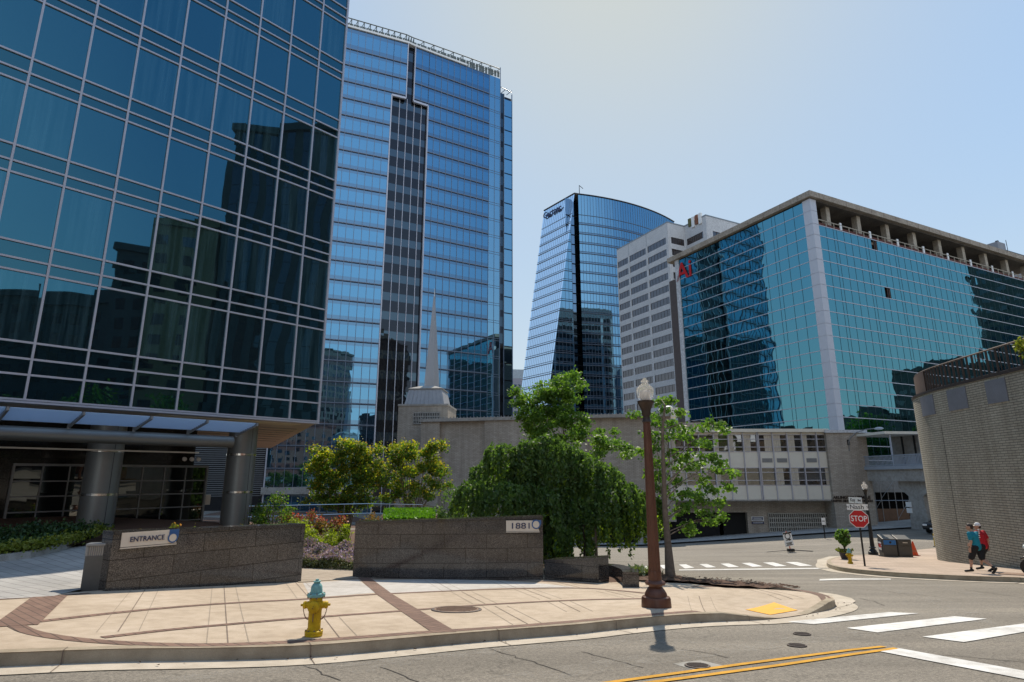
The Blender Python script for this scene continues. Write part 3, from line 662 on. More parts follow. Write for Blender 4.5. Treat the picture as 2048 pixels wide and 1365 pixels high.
# ================================================================== MIDDLE BLUE TOWER
PL_ = plane(atD(664, 500, 109), 22.5); PR_ = plane(atD(976, 450, 124.5), 30.0)
T2 = thing('office_tower', 'tall blue glass tower with a dark stepped recess behind the white spire', 'building', (0, 0, 0))
floors2 = [41.72+4.005*k for k in range(-12, 13)]        # spandrel centre lines
ztop2 = 95.0
def wing(P, yaw, xa, xb, zlo_hi, tagname):
    """curtain wall between distances xa..xb measured along the wing from its anchor; zlo_hi(z)->skip"""
    pass
dL = np.array([math.cos(rad(22.5)), math.sin(rad(22.5))]); dR = np.array([math.cos(rad(30)), math.sin(rad(30))])
oL = PL_[0][:2]; oR = PR_[0][:2]
def sL(px, py): return float((hit(px, py, PL_)[:2]-oL)@dL)
def sR(px, py): return float((hit(px, py, PR_)[:2]-oR)@dR)
LA, LWide, LNar = sL(536, 890), sL(768, 500), sL(814, 150)
RNar, RWide, REnd, RSide = sR(829, 150), sR(846, 500), sR(1000, 400), sR(977, 400)
zwide = hit(782, 190, PL_)[2]
def sub(parent_name, o2, yaw): 
    e = bpy.data.objects.new(parent_name, None); C.objects.link(e); e.parent = T2; e.location = (o2[0], o2[1], 0); e.rotation_euler = (0, 0, rad(yaw)); return e
eL = sub('west_wing', oL, 22.5); eR = sub('east_wing', oR, 30)
def curtain(e, segs, mull, glassm, glass2, zb=-9.0, extra=None):
    """segs: list of (x0,x1,z0,z1). one ribbon of glass per storey"""
    allf = [zb]+[z for z in floors2 if z > zb+1]+[ztop2]
    for i, zf in enumerate(allf[:-1]):
        a, b = zf, allf[i+1]; m = MB(); s2 = MB()
        full = [q_ for q_ in segs if q_[2] <= a+.31 and q_[3] >= b-.01]
        use = [(min(q_[0] for q_ in full), max(q_[1] for q_ in full), full[0][2], full[0][3])] if len(full) == 2 else segs
        for x0, x1, z0, z1 in use:
            c, d = max(a, z0), min(b, z1)
            if d-c < .3: continue
            h = b-a; p0, p1 = max(c, a+.23*h), min(d, b-.21*h)
            if p1 > p0: m.box(x0, x1, 0, .12, p0, p1)
            if min(d, a+.23*h) > c: s2.box(x0, x1, 0, .12, max(c, a+.04*h), min(d, a+.23*h))
            if d > max(c, b-.21*h): s2.box(x0, x1, 0, .12, max(c, b-.21*h), min(d, b-.05*h) if b < ztop2 else d)
        if m.f: m.build('window_ribbon', glassm, e)
        if s2.f: s2.build('spandrel_ribbon', glass2, e)
    m = MB(); dk = MB()
    for x0, x1, z0, z1 in segs:
        n = max(1, round((x1-x0)/1.575))
        for k in range(n+1):
            x = x0+(x1-x0)*k/n; m.box(x-.045, x+.045, -.10, .05, z0, z1)
        for z in floors2:
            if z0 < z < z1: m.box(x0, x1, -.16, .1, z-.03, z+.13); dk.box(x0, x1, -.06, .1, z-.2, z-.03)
        m.box(x0, x1, -.06, .1, z1-.15, z1)
    m.build('mullions', mull, e); dk.build('floor_joint_strips', P('joint_navy', (.035, .05, .08), .5), e)  # navy joint strip just under each floor line
m_mul2 = P('mullion_blue_grey', (.17, .21, .27), .4, .4, .08)
segL = [(LA, LWide, -9, ztop2), (LWide, LNar, zwide, ztop2)]
segR = [(RWide, RSide, -9, ztop2), (RNar, RWide, zwide, ztop2)]
curtain(eL, segL, m_mul2, g_mid, g_mid2); curtain(eR, segR, m_mul2, g_mid, g_mid2)
g_pier = glass('glass_mid_corner', (.22, .42, .56), (.05, .1, .15), .85, .012, (1.5, 4.0), .002, .005, .3)
m = MB(); m.box(RSide+.05, REnd, 0, .12, -9, ztop2); m.build('corner_glazing', g_pier, eR)
m = MB(); [m.box(x-.05, x+.05, -.1, .1, -9, ztop2+3.2) for x in (REnd, )]; [m.box(x-.04, x+.04, -.08, .1, -9, ztop2) for x in ((RSide+REnd)/2,)]
for z in floors2: m.box(RSide, REnd, -.05, .1, z-.04, z+.04); m.box(RSide, REnd, -.05, .1, z-.55, z-.47)
m.build('corner_mullions', m_mul2, eR)
# pale frames round the recess
m = MB(); m.box(LWide-.12, LWide+.12, -.22, .3, -9, zwide); m.box(LNar-.1, LNar+.1, -.22, .3, zwide, ztop2); m.box(LWide, LNar, -.22, .3, zwide-.25, zwide+.2); m.build('recess_frame', m_alum, eL)
m = MB(); m.box(RWide-.12, RWide+.12, -.22, .3, -9, zwide); m.box(RNar-.1, RNar+.1, -.22, .3, zwide, ztop2); m.box(RNar, RWide, -.22, .3, zwide-.25, zwide+.2); m.build('recess_frame', m_alum, eR)
# the recess itself, in the plane joining both wings, 1.6 m back
wl = np.array(list(oL+dL*LWide)); wr = np.array(list(oR+dR*RWide)); dv = wr-wl; yaw_s = math.degrees(math.atan2(dv[1], dv[0])); Ls = np.linalg.norm(dv)
eS = sub('recess_wall', wl, yaw_s)
allf = [-9]+floors2+[ztop2]
for i in range(len(allf)-1):
    a, b = allf[i], allf[i+1]; h = b-a; y = .55
    MB().box(-.3, Ls+.6, y, y+.1, a+.30*h, b-.28*h).build('window_ribbon', g_slot, eS)
    MB().box(-.3, Ls+.6, y-.01, y+.1, b-.28*h, b+.0).add([], []).build('spandrel_ribbon', g_slot2, eS)
    MB().box(-.3, Ls+.6, y-.01, y+.1, a, a+.30*h).build('spandrel_ribbon', g_slot2, eS)
m = MB()
for k in range(1, 5): x = Ls*k/5+.3; m.box(x-.06, x+.06, .40, .6, -9, zwide+.5)
m.build('recess_mullions', m_alum, eS)
MB().box(Ls*.955+.35, Ls+.7, .25, .7, -9, ztop2-.5).build('recess_return', m_dark, eS)
# solid body, roof parapet and crown screen
bl0 = oL+dL*LA; bl1 = oL+dL*LNar; br0 = oR+dR*RNar; br1 = oR+dR*REnd
off = lambda q, k: (q[0]-k*math.sin(rad(26)), q[1]+k*math.cos(rad(26)))
m = MB(); m.prism([off(bl0, 1.4), off(bl1, 1.4), off(br0, 1.4), off(br1, .6), off(br1, 34), off(bl0, 34)], -9, ztop2-1.2); m.build('tower_core', g_slot2, T2)
def sidewalls():
    m = MB(); a, b = off(br1, .12), off(br1, 34); d = np.array(b)-np.array(a); e = sub('side_wall', a, math.degrees(math.atan2(d[1], d[0]))); L = np.linalg.norm(d)
    for i in range(len(allf)-1):
        MB().box(0, L, -.05, .05, allf[i]+.3, allf[i+1]-.3).build('window_ribbon', g_slot2, e)  # darker glass tint stands in for this side being in shade
sidewalls()
m = MB(); m.prism([off(bl0, -.3), off(bl1, -.3), off(bl1, .5), off(bl0, .5)], ztop2, ztop2+.45); m.prism([off(bl1, -.3), off(br0, -.3), off(br0, .5), off(bl1, .5)], ztop2, ztop2+.45); m.prism([off(br0, -.3), off(oR+dR*(REnd-9), -.3), off(oR+dR*(REnd-9), .5), off(br0, .5)], ztop2, ztop2+.45)
m.build('parapet_cap', m_wht, T2)
m_crown = P('crown_steel', (.13, .15, .14), .5, .3, .2)
m = MB(); pn = MB()
def crown(q0, q1, n, z0a, z1a):
    for i in range(n):
        a = q0+(q1-q0)*i/n; b = q0+(q1-q0)*(i+1)/n; za = z0a+(z1a-z0a)*i/n; zb_ = z0a+(z1a-z0a)*(i+1)/n
        A = (*a, ztop2+.4); B = (*b, ztop2+.4); A2 = (*a, za); B2 = (*b, zb_)
        m.tube([A, A2], .10, 4, False); m.tube([A, B2], .08, 4, False); m.tube([A2, B2], .15, 4, False); m.tube([((A[0]+A2[0])/2, (A[1]+A2[1])/2, (A[2]+za)/2), ((B[0]+B2[0])/2, (B[1]+B2[1])/2, (B[2]+zb_)/2)], .08, 4, False)
        for k in range(3):
            f0_, f1_ = k/3+.03, (k+1)/3-.05; pa = a+(b-a)*f0_; pb = a+(b-a)*f1_
            pn.quad((*pa, ztop2+.5), (*pb, ztop2+.5), (*pb, ztop2+.35+(za-ztop2)*.62), (*pa, ztop2+.35+(za-ztop2)*.62))
crown(np.array(off(bl0, 2.5)), np.array(off(bl1, 1.8)), 16, ztop2+4.6, ztop2+3.8); crown(np.array(off(bl1, 1.8)), np.array(off(br0, 1.8)), 3, ztop2+3.8, ztop2+3.8); crown(np.array(off(br0, 1.8)), np.array(off(br1, .3)), 9, ztop2+3.8, ztop2+3.0)
m.build('roof_crown', m_crown, T2); pn.build('crown_screen', m_crown, T2)
m = MB(); m.prism([off(bl0, .8), off(bl1, .8), off(br0, .8), off(oR+dR*(REnd-9), .8), off(oR+dR*(REnd-9), 1.4), off(br0, 1.4), off(bl1, 1.4), off(bl0, 1.4)], ztop2-.1, ztop2+1.3); m.build('roof_ledge', m_pale, T2)
# set-back east shaft and low podium sill
q = hit(1024, 400, plane((*off(br1, 6), 0), 30)); zt = hit(1012, 190, plane((*off(br1, 6), 0), 30))[2]
e2 = sub('rear_shaft', off(br1, 6), 30); Lq = float((np.array(q[:2])-np.array(off(br1, 6)))@dR)
x1 = Lq*.62
m = MB(); m.box(-2, x1, 0, .3, -9, zt); m.build('dark_strip', g_slot, e2); m = MB(); m.box(x1, Lq, -.1, .3, -9, zt-1.5); m.build('bright_strip', g_pier, e2)
m = MB(); m.box(-2, Lq-.05, .3, 12, -9, zt-.5); m.build('shaft_core', g_slot2, e2)
m = MB()
for z in floors2:
    if z < zt-3: m.box(x1, Lq, -.16, .1, z-.12, z+.12); m.box(-2, x1, -.05, .1, z-1.0, z+.6)
m.build('shaft_spandrels', g_slot2, e2)
m = MB(); m.box(x1-.08, x1+.08, -.2, .1, -9, zt); m.box(Lq-.1, Lq+.05, -.2, .1, -9, zt+.6)
for k in range(4): m.tube([(k*Lq/4, 0, zt), ((k+1)*Lq/4, 0, zt+1.8-.0*k)], .1, 4); 
m.tube([(0, 0, zt+2.2), (Lq, 0, zt+1.2)], .12, 4)
m.build('shaft_frame', m_mul2, e2)
m = MB(); m.box(LA-.5, LWide+.2, -.6, .2, -2.75, -1.55); m.build('podium_sill', m_pale, eL)
m = MB(); m.box(LA-16, LA-.12, .3, .5, -9, 14)
m.build('louvre_bay', m_dark, eL); m = MB()
for k in range(26): m.box(LA-15, LA-.3, .15, .32, -3+k*.35, -3+k*.35+.12)
m.build('louvre_blades', m_steelgrey, eL)
m = MB(); m.box(LA-.2, LA+.05, -.2, .3, -9, ztop2); m.build('edge_trim', m_alum, eL)
# ================================================================== CURVED GLASS TOWER
CT = thing('office_tower', 'blue glass tower with curved roofline and slanted side', 'building', (0, 0, 0))
PM = plane(atD(1156, 500, 215), 22); dM = np.array([math.cos(rad(22)), math.sin(rad(22)), 0])
ztc = float(hit(1158, 390, PM)[2])
def col_at(px, z, P):      # point of plane P at height z in pixel column px
    lo, hi_ = -600., 1400.
    for _ in range(60):
        md = (lo+hi_)/2
        if hit(px, md, P)[2] > z: lo = md
        else: hi_ = md
    return hit(px, lo, P)
Ft = col_at(1149, ztc, PM); F0 = hit(1099, 775, PM)
dl = np.array([-math.cos(rad(-54)), -math.sin(rad(-54)), 0])
def march(Pt, px):
    lo, hi_ = 0., 80.
    for _ in range(50):
        md = (lo+hi_)/2
        if pxof(Pt+dl*md)[0] > px: lo = md
        else: hi_ = md
    return Pt+dl*lo
Lt = march(Ft, 1088); L0 = march(F0, 1042)
zc0 = -12.0
def lerpz(A, B, z): k = (z-A[2])/(B[2]-A[2]); return A+(B-A)*k
Fz = lambda z: lerpz(F0, Ft, z); Lz = lambda z: lerpz(L0, Lt, z)
Sx1 = hit(1143, 500, PM); Sx2 = hit(1159.5, 500, PM)
Pe = ray(1348, 445); Pe = Pe*ztc/Pe[2]; s2 = np.array([Sx2[0], Sx2[1], ztc])
ch = Pe-s2; Lc = np.linalg.norm(ch[:2]); th0 = math.atan2(ch[1], ch[0]); TURN = rad(34)
arc = []
for i in range(15):
    k = i/14; Rr = Lc/(2*math.sin(TURN/2)); a = th0-TURN/2+TURN*k
    arc.append(np.array([s2[0]+Rr*(math.sin(a)-math.sin(th0-TURN/2)), s2[1]-Rr*(math.cos(a)-math.cos(th0-TURN/2))]))
fl3 = [ztc-8.6-4.02*k for k in range(29)]; lev = [ztc]+fl3
m_ctl = P('curtain_line', (.16, .19, .23), .45, .3, .1)
ln = MB(); vl = MB()
for i in range(len(lev)-1):
    zb_, za = lev[i+1], lev[i]
    if zb_ < zc0: break
    m = MB(); m.quad(Lz(zb_), Fz(zb_), Fz(za), Lz(za)); m.build('side_ribbon', g_curveL, CT)
    m = MB()
    for a, b in zip(arc[:-1], arc[1:]): m.quad((*a, zb_), (*b, zb_), (*b, za), (*a, za))
    fz0, fz1 = Fz(zb_), Fz(za); w0 = max(0, (Sx1-fz0)@dM); w1 = max(0, (Sx1-fz1)@dM)
    m.build('window_ribbon', g_curve, CT)
    if w0 > .05: MB().quad(fz0, fz0+dM*w0, fz1+dM*w1, fz1).build('facet_ribbon', g_curve, CT)
    for z_, r in (((zb_, .13), (zb_+.75, .07)) if i else ((zb_, .09),)):
        ln.tube([Lz(z_)+np.array([-.1, -.1, 0]), Fz(z_)+np.array([-.05, -.1, 0])], r, 4)
        ln.tube([(*(a+np.array([.03, -.08])), z_) for a in arc], r*1.25, 4)
        w = max(0, (Sx1-Fz(z_))@dM)
        if w > .05: ln.tube([Fz(z_)+np.array([0, -.08, 0]), Fz(z_)+dM*w+np.array([0, -.08, 0])], r*1.25, 4)
    sp_ = MB()
    for a, b in zip(arc[:-1], arc[1:]):
        o_ = np.array([.02, -.04])
        if i: sp_.quad((*(a+o_), zb_), (*(b+o_), zb_), (*(b+o_), zb_+.75), (*(a+o_), zb_+.75))
    if i: sp_.build('spandrel_ribbon', g_mid2, CT)
for k in range(1, 42):
    t_ = k/42*14; i = min(13, int(t_)); q = arc[i]+(arc[i+1]-arc[i])*(t_-i); vl.tube([(q[0], q[1]-.06, zc0), (q[0], q[1]-.06, ztc)], .05, 4, False)
for k in range(1, 16):
    A = Fz(zc0)+(Lz(zc0)-Fz(zc0))*k/16; B = Fz(ztc)+(Lz(ztc)-Fz(ztc))*k/16; vl.tube([A+np.array([-.06, -.06, 0]), B+np.array([-.06, -.06, 0])], .035, 4, False)
for k in range(-7, 1):
    q = Sx1+dM*k*1.55
    zz = None
    top = zc0
    for z_ in np.linspace(zc0, ztc, 60):
        if (Sx1-Fz(z_))@dM > -k*1.55: top = z_
    if top > zc0+2: vl.tube([(q[0], q[1]-.06, zc0), (q[0], q[1]-.06, top)], .045, 4, False)
ln.build('floor_lines', m_ctl, CT); vl.build('mullions', m_ctl, CT)
nM = np.array([-math.sin(rad(22)), math.cos(rad(22)), 0])
m = MB(); a = Sx1+nM*2.0-dM*1.2; b = Sx2+nM*2.0+dM*1.2; zs = hit(1156, 424, PM)[2]
m.quad((a[0], a[1], zc0), (b[0], b[1], zc0), (b[0], b[1], ztc-1.5), (a[0], a[1], ztc-1.5))
q1 = Sx1; q2 = Sx2
m.build('recess', glass('glass_recess', (.16, .27, .40), (.01, .02, .03), .8, .012, (1.5, 4.0), .003, .006, .3), CT)
m = MB()
for z_ in fl3:
    if z_ > zc0: m.tube([(a[0], a[1]-.1, z_), (b[0], b[1]-.1, z_)], .22, 4)
m.build('recess_lines', m_dark, CT)
top_poly = [Lt, Ft, (q1[0], q1[1], ztc)]+[(*p_, ztc) for p_ in arc]
back_ = [(arc[-1][0]-16, arc[-1][1]+34), (Lt[0]+8, Lt[1]+30)]
m = MB(); m.add([(p_[0], p_[1], ztc+.02) for p_ in top_poly]+[(x, y, ztc+.02) for x, y in back_], [tuple(range(len(top_poly)+2))]); m.build('roof', m_pale, CT)
m = MB(); edge = [tuple(Lt), tuple(Ft)]+[(*p_, ztc) for p_ in arc]; m.tube([(e[0], e[1]-.05, ztc+.25) for e in edge], .30, 5); m.build('roof_rim', m_dark, CT)
m = MB(); ring = [arc[-1], np.array(back_[0]), np.array(back_[1]), Lt[:2]]; r0 = [arc[-1], np.array(back_[0]), np.array(back_[1]), L0[:2]+(L0-Lt)[:2]*.1]
for i in range(3): m.quad((*r0[i], zc0), (*r0[i+1], zc0), (*ring[i+1], ztc), (*ring[i], ztc))
m.build('rear_walls', g_curve, CT)
t_ = text_mb('Gartner', 3.5, .3, bold=.035); o_ = lerpz(L0, Lt, ztc-3.2)-dl*6.6; t_.xf(frame_mat(o_+np.array([-.5, -.45, 0]), -dl)); t_.build('sign_letters', m_navy, CT)
mq = atD(1159, 392, float(arc[0][1])+1.0); mz = mq[2]
ms = thing('roof_mast', 'thin dark mast with a short drooping arm on top of the curved tower', 'mast', (mq[0], mq[1], ztc))
m = MB(); m.tube([(0, 0, 0), (0, 0, 4.6)], [.16, .12], 6); m.tube([(0, 0, 4.5), (1.5, 0, 3.1)], .12, 6); m.build('pole', m_dark, ms)
# small distant block between the towers
q = atD(1030, 740, 300); zt = q[2]
DB = thing('office_block', 'pale pinkish low block seen in the gap between two blue towers', 'building', (q[0], q[1], 0), rad(10))
m_pink = P('pink_concrete', (.42, .37, .40), .8, 0, .06)
MB().box(-9, 12, 0, 14, -20, zt).build('wall', m_pink, DB)
MB().box(-9.1, 12.1, -.12, 0, zt-4.5, zt+.2).build('parapet', m_wc, DB)
for k in range(5):
    m = MB(); z = zt-9-k*3.4
    for j in range(10): m.box(-8.5+j*2, -7.2+j*2, -.1, .1, z-.2, z+1.3)
    m.build('window_row', g_white, DB)
# ================================================================== WHITE BANDED OFFICE BLOCK
yw = 27.0
Wc = atD(1336, 470, 160); ztw = 72.7
WB = thing('office_block', 'pale grey office block with rows of dark windows behind the teal block', 'building', (Wc[0], Wc[1], 0), rad(yw))
Lw = 24.3; Rw = 6.5
zf_ = [68.25-3.6*k for k in range(22)]
def wface(x0, x1, y0, y1, bays, nrm):
    """window groups on a face; bays along the face as (s0,s1); nrm 'x-' or 'y-' or others"""
    for zt_ in zf_:
        for s0, s1 in bays:
            m = MB(); n = max(2, round((s1-s0)/1.35)); 
            if nrm in ('x-', 'x+'):
                X = x0; sg = -1 if nrm == 'x-' else 1
                m.box(X+sg*.04, X+sg*-.04, s0, s1, zt_-2.0, zt_)
            else:
                Y = y0; sg = -1 if nrm == 'y-' else 1
                m.box(s0, s1, Y+sg*.04, Y-sg*.04, zt_-2.0, zt_)
            w = m.build('window', g_white, WB)
            f_ = MB()
            for k in range(n+1):
                s_ = s0+(s1-s0)*k/n
                if nrm in ('x-', 'x+'): f_.box(X+sg*.12, X, s_-.05, s_+.05, zt_-2.0, zt_)
                else: f_.box(s_-.05, s_+.05, Y+sg*.12, Y, zt_-2.0, zt_)
            f_.build('frame', m_dbron, w)
# body pieces leave window strips recessed .25
def wbody(x0, x1, y0, y1): return MB().box(x0, x1, y0, y1, -12, ztw)
D3 = 0
c3 = hit(1411, 428, plane((0, 0, 0), 0)) if False else None
# right part steps towards the street: face 2 plane through px 1411
P2 = np.array([Rw, 0.0]); wx = np.array([math.cos(rad(yw)), math.sin(rad(yw))]); wy = np.array([-math.sin(rad(yw)), math.cos(rad(yw))])
lo, hi_ = 0., 60.
for _ in range(50):
    md = (lo+hi_)/2; q = Wc[:2]+wx*Rw-wy*md
    if pxof((q[0], q[1], ztw))[0] < 1411: lo = md
    else: hi_ = md
PROJ = lo
m = MB(); m.prism([(.3, .3), (Rw+.3, .3), (Rw+.3, -PROJ+.3), (Rw+30, -PROJ+.3), (Rw+30, Lw), (.3, Lw)], -12, ztw-.2); m.build('core', m_void, WB)
wallm = MB(); fin = MB()
def skin(nrm, fixed, s0, s1, bays):
    """spandrels, piers and windows on one face"""
    zs = [ztw]+[v for z in zf_ for v in (z, z-2.0)]+[-12]
    th_ = .3
    def bx(a, b, z0, z1):
        if nrm == 'x-': wallm.box(fixed, fixed+th_, a, b, z0, z1)
        elif nrm == 'y-': wallm.box(a, b, fixed, fixed+th_, z0, z1)
        elif nrm == 'y+': wallm.box(a, b, fixed-th_, fixed, z0, z1)
    for i in range(0, len(zs)-1, 2): bx(s0, s1, zs[i+1], zs[i])          # full-width spandrel
    edges = [s0]+[v for b in bays for v in b]+[s1]
    for i in range(0, len(edges), 2):
        a, b = edges[i], edges[i+1]
        if b-a > .02:
            for j in range(1, len(zs)-1, 2): bx(a, b, zs[j+1], zs[j])
            if nrm == 'x-': fin.box(fixed-.08, fixed, a, b, -12, ztw-4.3)
            elif nrm == 'y-': fin.box(a, b, fixed-.08, fixed, -12, ztw-4.3)
            else: fin.box(a, b, fixed, fixed+.08, -12, ztw-4.3)
    return zs
BL = [(.95, 9.2), (10.0, 17.9), (18.6, 23.9)]
skin('x-', 0, 0.0, Lw, BL)
skin('y-', 0, .3, Rw, [(1.0, Rw-.5)]); skin('x-', Rw, -PROJ, 0, [(-PROJ+1.4, -.7)]); skin('y-', -PROJ, Rw+.3, Rw+30, [(Rw+2.2, Rw+11.5), (Rw+12.5, Rw+20.5), (Rw+21.5, Rw+28.5)])
skin('y+', Lw, .3, Rw+30, [(1.2, 9.5), (10.5, 18.5), (19.5, 27.5), (28.5, Rw+28.8)])
wallm.build('wall', m_wc, WB); fin.build('piers', m_wc, WB)
vis = [z for z in zf_ if z > 8]
for zt_ in vis:
    for s0, s1 in BL:
        m = MB(); m.box(.12, .2, s0, s1, zt_-2.0, zt_); w = m.build('window', g_white, WB)
        f_ = MB(); n = max(2, round((s1-s0)/1.3))
        for k in range(n+1): s_ = s0+(s1-s0)*k/n; f_.box(.08, .13, s_-.03, s_+.03, zt_-2, zt_)
        f_.box(.08, .13, s0, s1, zt_-2, zt_-1.94); f_.box(.08, .13, s0, s1, zt_-.06, zt_); f_.build('frame', m_dbron, w)
for zt_ in zf_[:6]:
    for (X, a, b) in ((Rw, -PROJ+1.4, -.7),):
        w = MB().box(X+.12, X+.2, a, b, zt_-2, zt_).build('window', g_white, WB); f_ = MB(); f_.box(X+.04, X+.13, a, b, zt_-.06, zt_); f_.box(X+.04, X+.13, a, b, zt_-2, zt_-1.94); [f_.box(X+.03, X+.13, a+(b-a)*k/9-.05, a+(b-a)*k/9+.05, zt_-2, zt_) for k in range(10)]; f_.build('frame', m_dbron, w)
    for (Y, a, b) in ((0, 1.0, Rw-.5), (-PROJ, Rw+2.2, Rw+11.5)):
        w = MB().box(a, b, Y+.12, Y+.2, zt_-2, zt_).build('window', g_white, WB); f_ = MB(); f_.box(a, b, Y+.04, Y+.13, zt_-.06, zt_); f_.box(a, b, Y+.04, Y+.13, zt_-2, zt_-1.94); [f_.box(a+(b-a)*k/6-.05, a+(b-a)*k/6+.05, Y+.03, Y+.13, zt_-2, zt_) for k in range(7)]; f_.build('frame', m_dbron, w)
m = MB()
for z in zf_:
    for a, b in [(1.2, 9.5), (10.5, 18.5), (19.5, 27.5), (28.5, Rw+28.8)]: m.box(a, b, Lw-.2, Lw-.12, z-2, z)
    for a, b in [(Rw+12.5, Rw+20.5), (Rw+21.5, Rw+28.5)]: m.box(a, b, -PROJ+.12, -PROJ+.2, z-2, z)
m.build('rear_windows', g_white, WB)
m = MB()
for y in (9.6, 18.2): m.box(-.03, .1, y-.06, y+.06, ztw-4.3, ztw)
m.box(-.03, .05, 0, Lw, ztw-.25, ztw+.15); m.box(0, Rw, -.05, .05, ztw-.25, ztw+.15); m.box(Rw-.05, Rw+.05, -PROJ, 0, ztw-.25, ztw+.15); m.box(Rw, Rw+30, -PROJ-.05, -PROJ+.05, ztw-.25, ztw+.15)
m.build('parapet_edge', m_steelgrey, WB)
for k, (col_, hh) in enumerate(((P('roof_tarp_olive', (.12, .12, .05), .9), 1.5), (m_wht, 2.3), (P('rust_panel', (.22, .09, .05), .8), 1.9), (m_wht, 2.3))):
    yy = -PROJ*(.28+.16*k)
    MB().box(Rw-.35, Rw+.3, yy-.55, yy+.45, ztw-hh+.4, ztw+1.3).build('roof_edge_panel', col_, WB)
# ================================================================== TEAL MIRROR-GLASS BLOCK WITH STRIPPED TOP FLOOR
yt = 26.3
Tc = np.array([43.1, 78.6]); zsl = 40.3
TB = thing('office_block', 'teal mirror glass office block with a stripped bare top floor and red letters', 'building', (Tc[0], Tc[1], 0), rad(yt))
LT_ = 28.3; RT_ = 66.0; zg = 35.55
rows = [37.45, 35.45, 33.77, 31.75, 30.03, 28.05, 26.3, 24.36, 22.5, 20.68, 18.95, 17.01, 15.23, 13.27, 11.55, 9.59, 7.85, 5.9, 4.1, 2.2, .4, -1.5, -3.3, -6]
rowsL = [39.2]+rows
holes = [(lambda a: a)(0)]
def rT(px, py): 
    q = hit(px, py, plane((*Tc, 0), yt)); return float((q[:2]-Tc)@np.array([math.cos(rad(yt)), math.sin(rad(yt))])), float(q[2])
h1 = rT(1749, 493); h2 = rT(1776, 587)
for i in range(len(rowsL)-1):
    MB().box(0, .1, 1.2, LT_-.9, rowsL[i+1]+.03, rowsL[i]-.03).build('glass_band', g_teal, TB)
for i in range(1, len(rows)-1):
    m = MB(); z1, z0 = rows[i], rows[i+1]; xs = [1.2, RT_]
    for hx, hz in (h1, h2):
        if z0 < hz < z1: xs = [1.2, hx-.72, hx+.72, RT_]; MB().box(hx-.72, hx+.72, .55, .7, z0, z1).build('missing_pane_void', m_void, TB); b_ = MB(); b_.box(hx-.06, hx+.02, .02, .1, z0, z1); b_.box(hx+.5, hx+.72, .08, .3, z0, z1); b_.build('bare_stud', m_bronze, TB)
    for a, b in zip(xs[::2], xs[1::2]): m.box(a, b, 0, .1, z0+.03, z1-.03)
    m.build('glass_band', g_teal, TB)
m = MB()
for i, z in enumerate(rowsL[1:-1]):
    m.box(-.045, .05, 1.2, LT_-.9, z-.055, z+.055)
    if z < zg+.3: m.box(1.2, RT_, -.045, .05, z-.055, z+.055)
m.build('transoms', m_alum, TB)
m = MB(); m_gap = P('glass_joint', (.02, .05, .06), .5)
y = 1.2; k = 0
while y < LT_-1: m.box(-.02, .05, y-.025, y+.025, -6, 39.2); y += 1.64 if k % 5 != 3 else .62; k += 1
x = 1.2; k = 0
while x < RT_: m.box(x-.025, x+.025, -.02, .05, -6, zg); x += 1.62 if k % 5 not in (2,) else .7; k += 1
m.build('glass_joints', m_gap, TB)
# corner pier, left edge pier
zj = [39.3]+rows
m_pier = P('pier_cladding', (.55, .565, .61), .5, .1, .05); m = MB()
for i in range(len(zj)-1): m.prism([(-.12, 1.15), (-.12, -.12), (1.15, -.12), (1.15, .2), (.2, 1.15)], zj[i+1]+.03, zj[i]-.03)
o = m.build('corner_pier', m_pier, TB)
MB().prism([(-.06, 1.1), (-.06, -.06), (1.1, -.06), (1.1, .2), (.2, 1.1)], -6, 39.3).build('pier_joints', m_alum, TB)
m = MB(); m.box(-.15, .6, LT_-.85, LT_+.1, -6, 39.4); m.build('edge_pier', m_wc, TB)
m = MB(); m.box(.1, .7, LT_+.1, LT_+2.2, -6, 36); m.build('side_gap', m_bronze if False else P('brown_panel', (.10, .08, .075), .7), TB)
# roof slab and stripped floor
m = MB(); m.box(-.55, RT_, -.55, 30, 39.42, zsl); m.build('roof_slab', m_slab, TB)
m = MB()
for k in range(24): x = 1.5+k*3.0; m.box(x-.02, x+.02, -.57, -.4, 39.42, zsl)
for k in range(9): y_ = 1.5+k*3.1; m.box(-.57, -.4, y_-.02, y_+.02, 39.42, zsl)
m.build('slab_joints', m_joint, TB)
MB().box(.1, RT_, .75, LT_, -6, 35.2).build('core', m_void, TB); MB().box(0.1, .75, 1.2, LT_, -6, 39.3).build('side_core', m_void, TB)
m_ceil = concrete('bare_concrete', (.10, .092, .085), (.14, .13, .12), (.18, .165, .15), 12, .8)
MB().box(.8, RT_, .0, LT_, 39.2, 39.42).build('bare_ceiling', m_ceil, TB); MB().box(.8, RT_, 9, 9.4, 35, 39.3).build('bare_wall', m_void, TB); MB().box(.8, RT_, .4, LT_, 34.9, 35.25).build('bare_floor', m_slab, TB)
m_ccol = concrete('bare_column', (.34, .30, .24), (.42, .38, .31), (.5, .45, .38), 12, .9)
for k in range(9):
    x = 4.6+7.12*k
    if x < RT_: MB().box(x-.42, x+.42, .55, 1.4, 35.25, 39.42).build('bare_column', m_ccol, TB)
m = MB(); m2 = MB()
for k in range(38):
    x = 1.3+1.72*k; m.box(x-.06, x+.06, -.02, .08, 35.5, 36.35)
    if k % 4 == 3: m2.box(x-.35, x+.1, -.03, .1, 35.6, 36.75)
m.box(1.2, RT_, -.03, .07, 36.3, 36.42); m.build('stud_rail', m_ccol, TB); m2.build('stud_wraps', m_wht, TB)
MB().box(1.2, RT_, .08, .14, 35.4, 35.95).build('exposed_insulation', P('insulation_red', (.12, .045, .035), .9), TB)
t_ = text_mb('Ai', 4.6, .06, bold=.05); lo_ = hit(1369, 543, plane((*Tc, 0), yt-90))
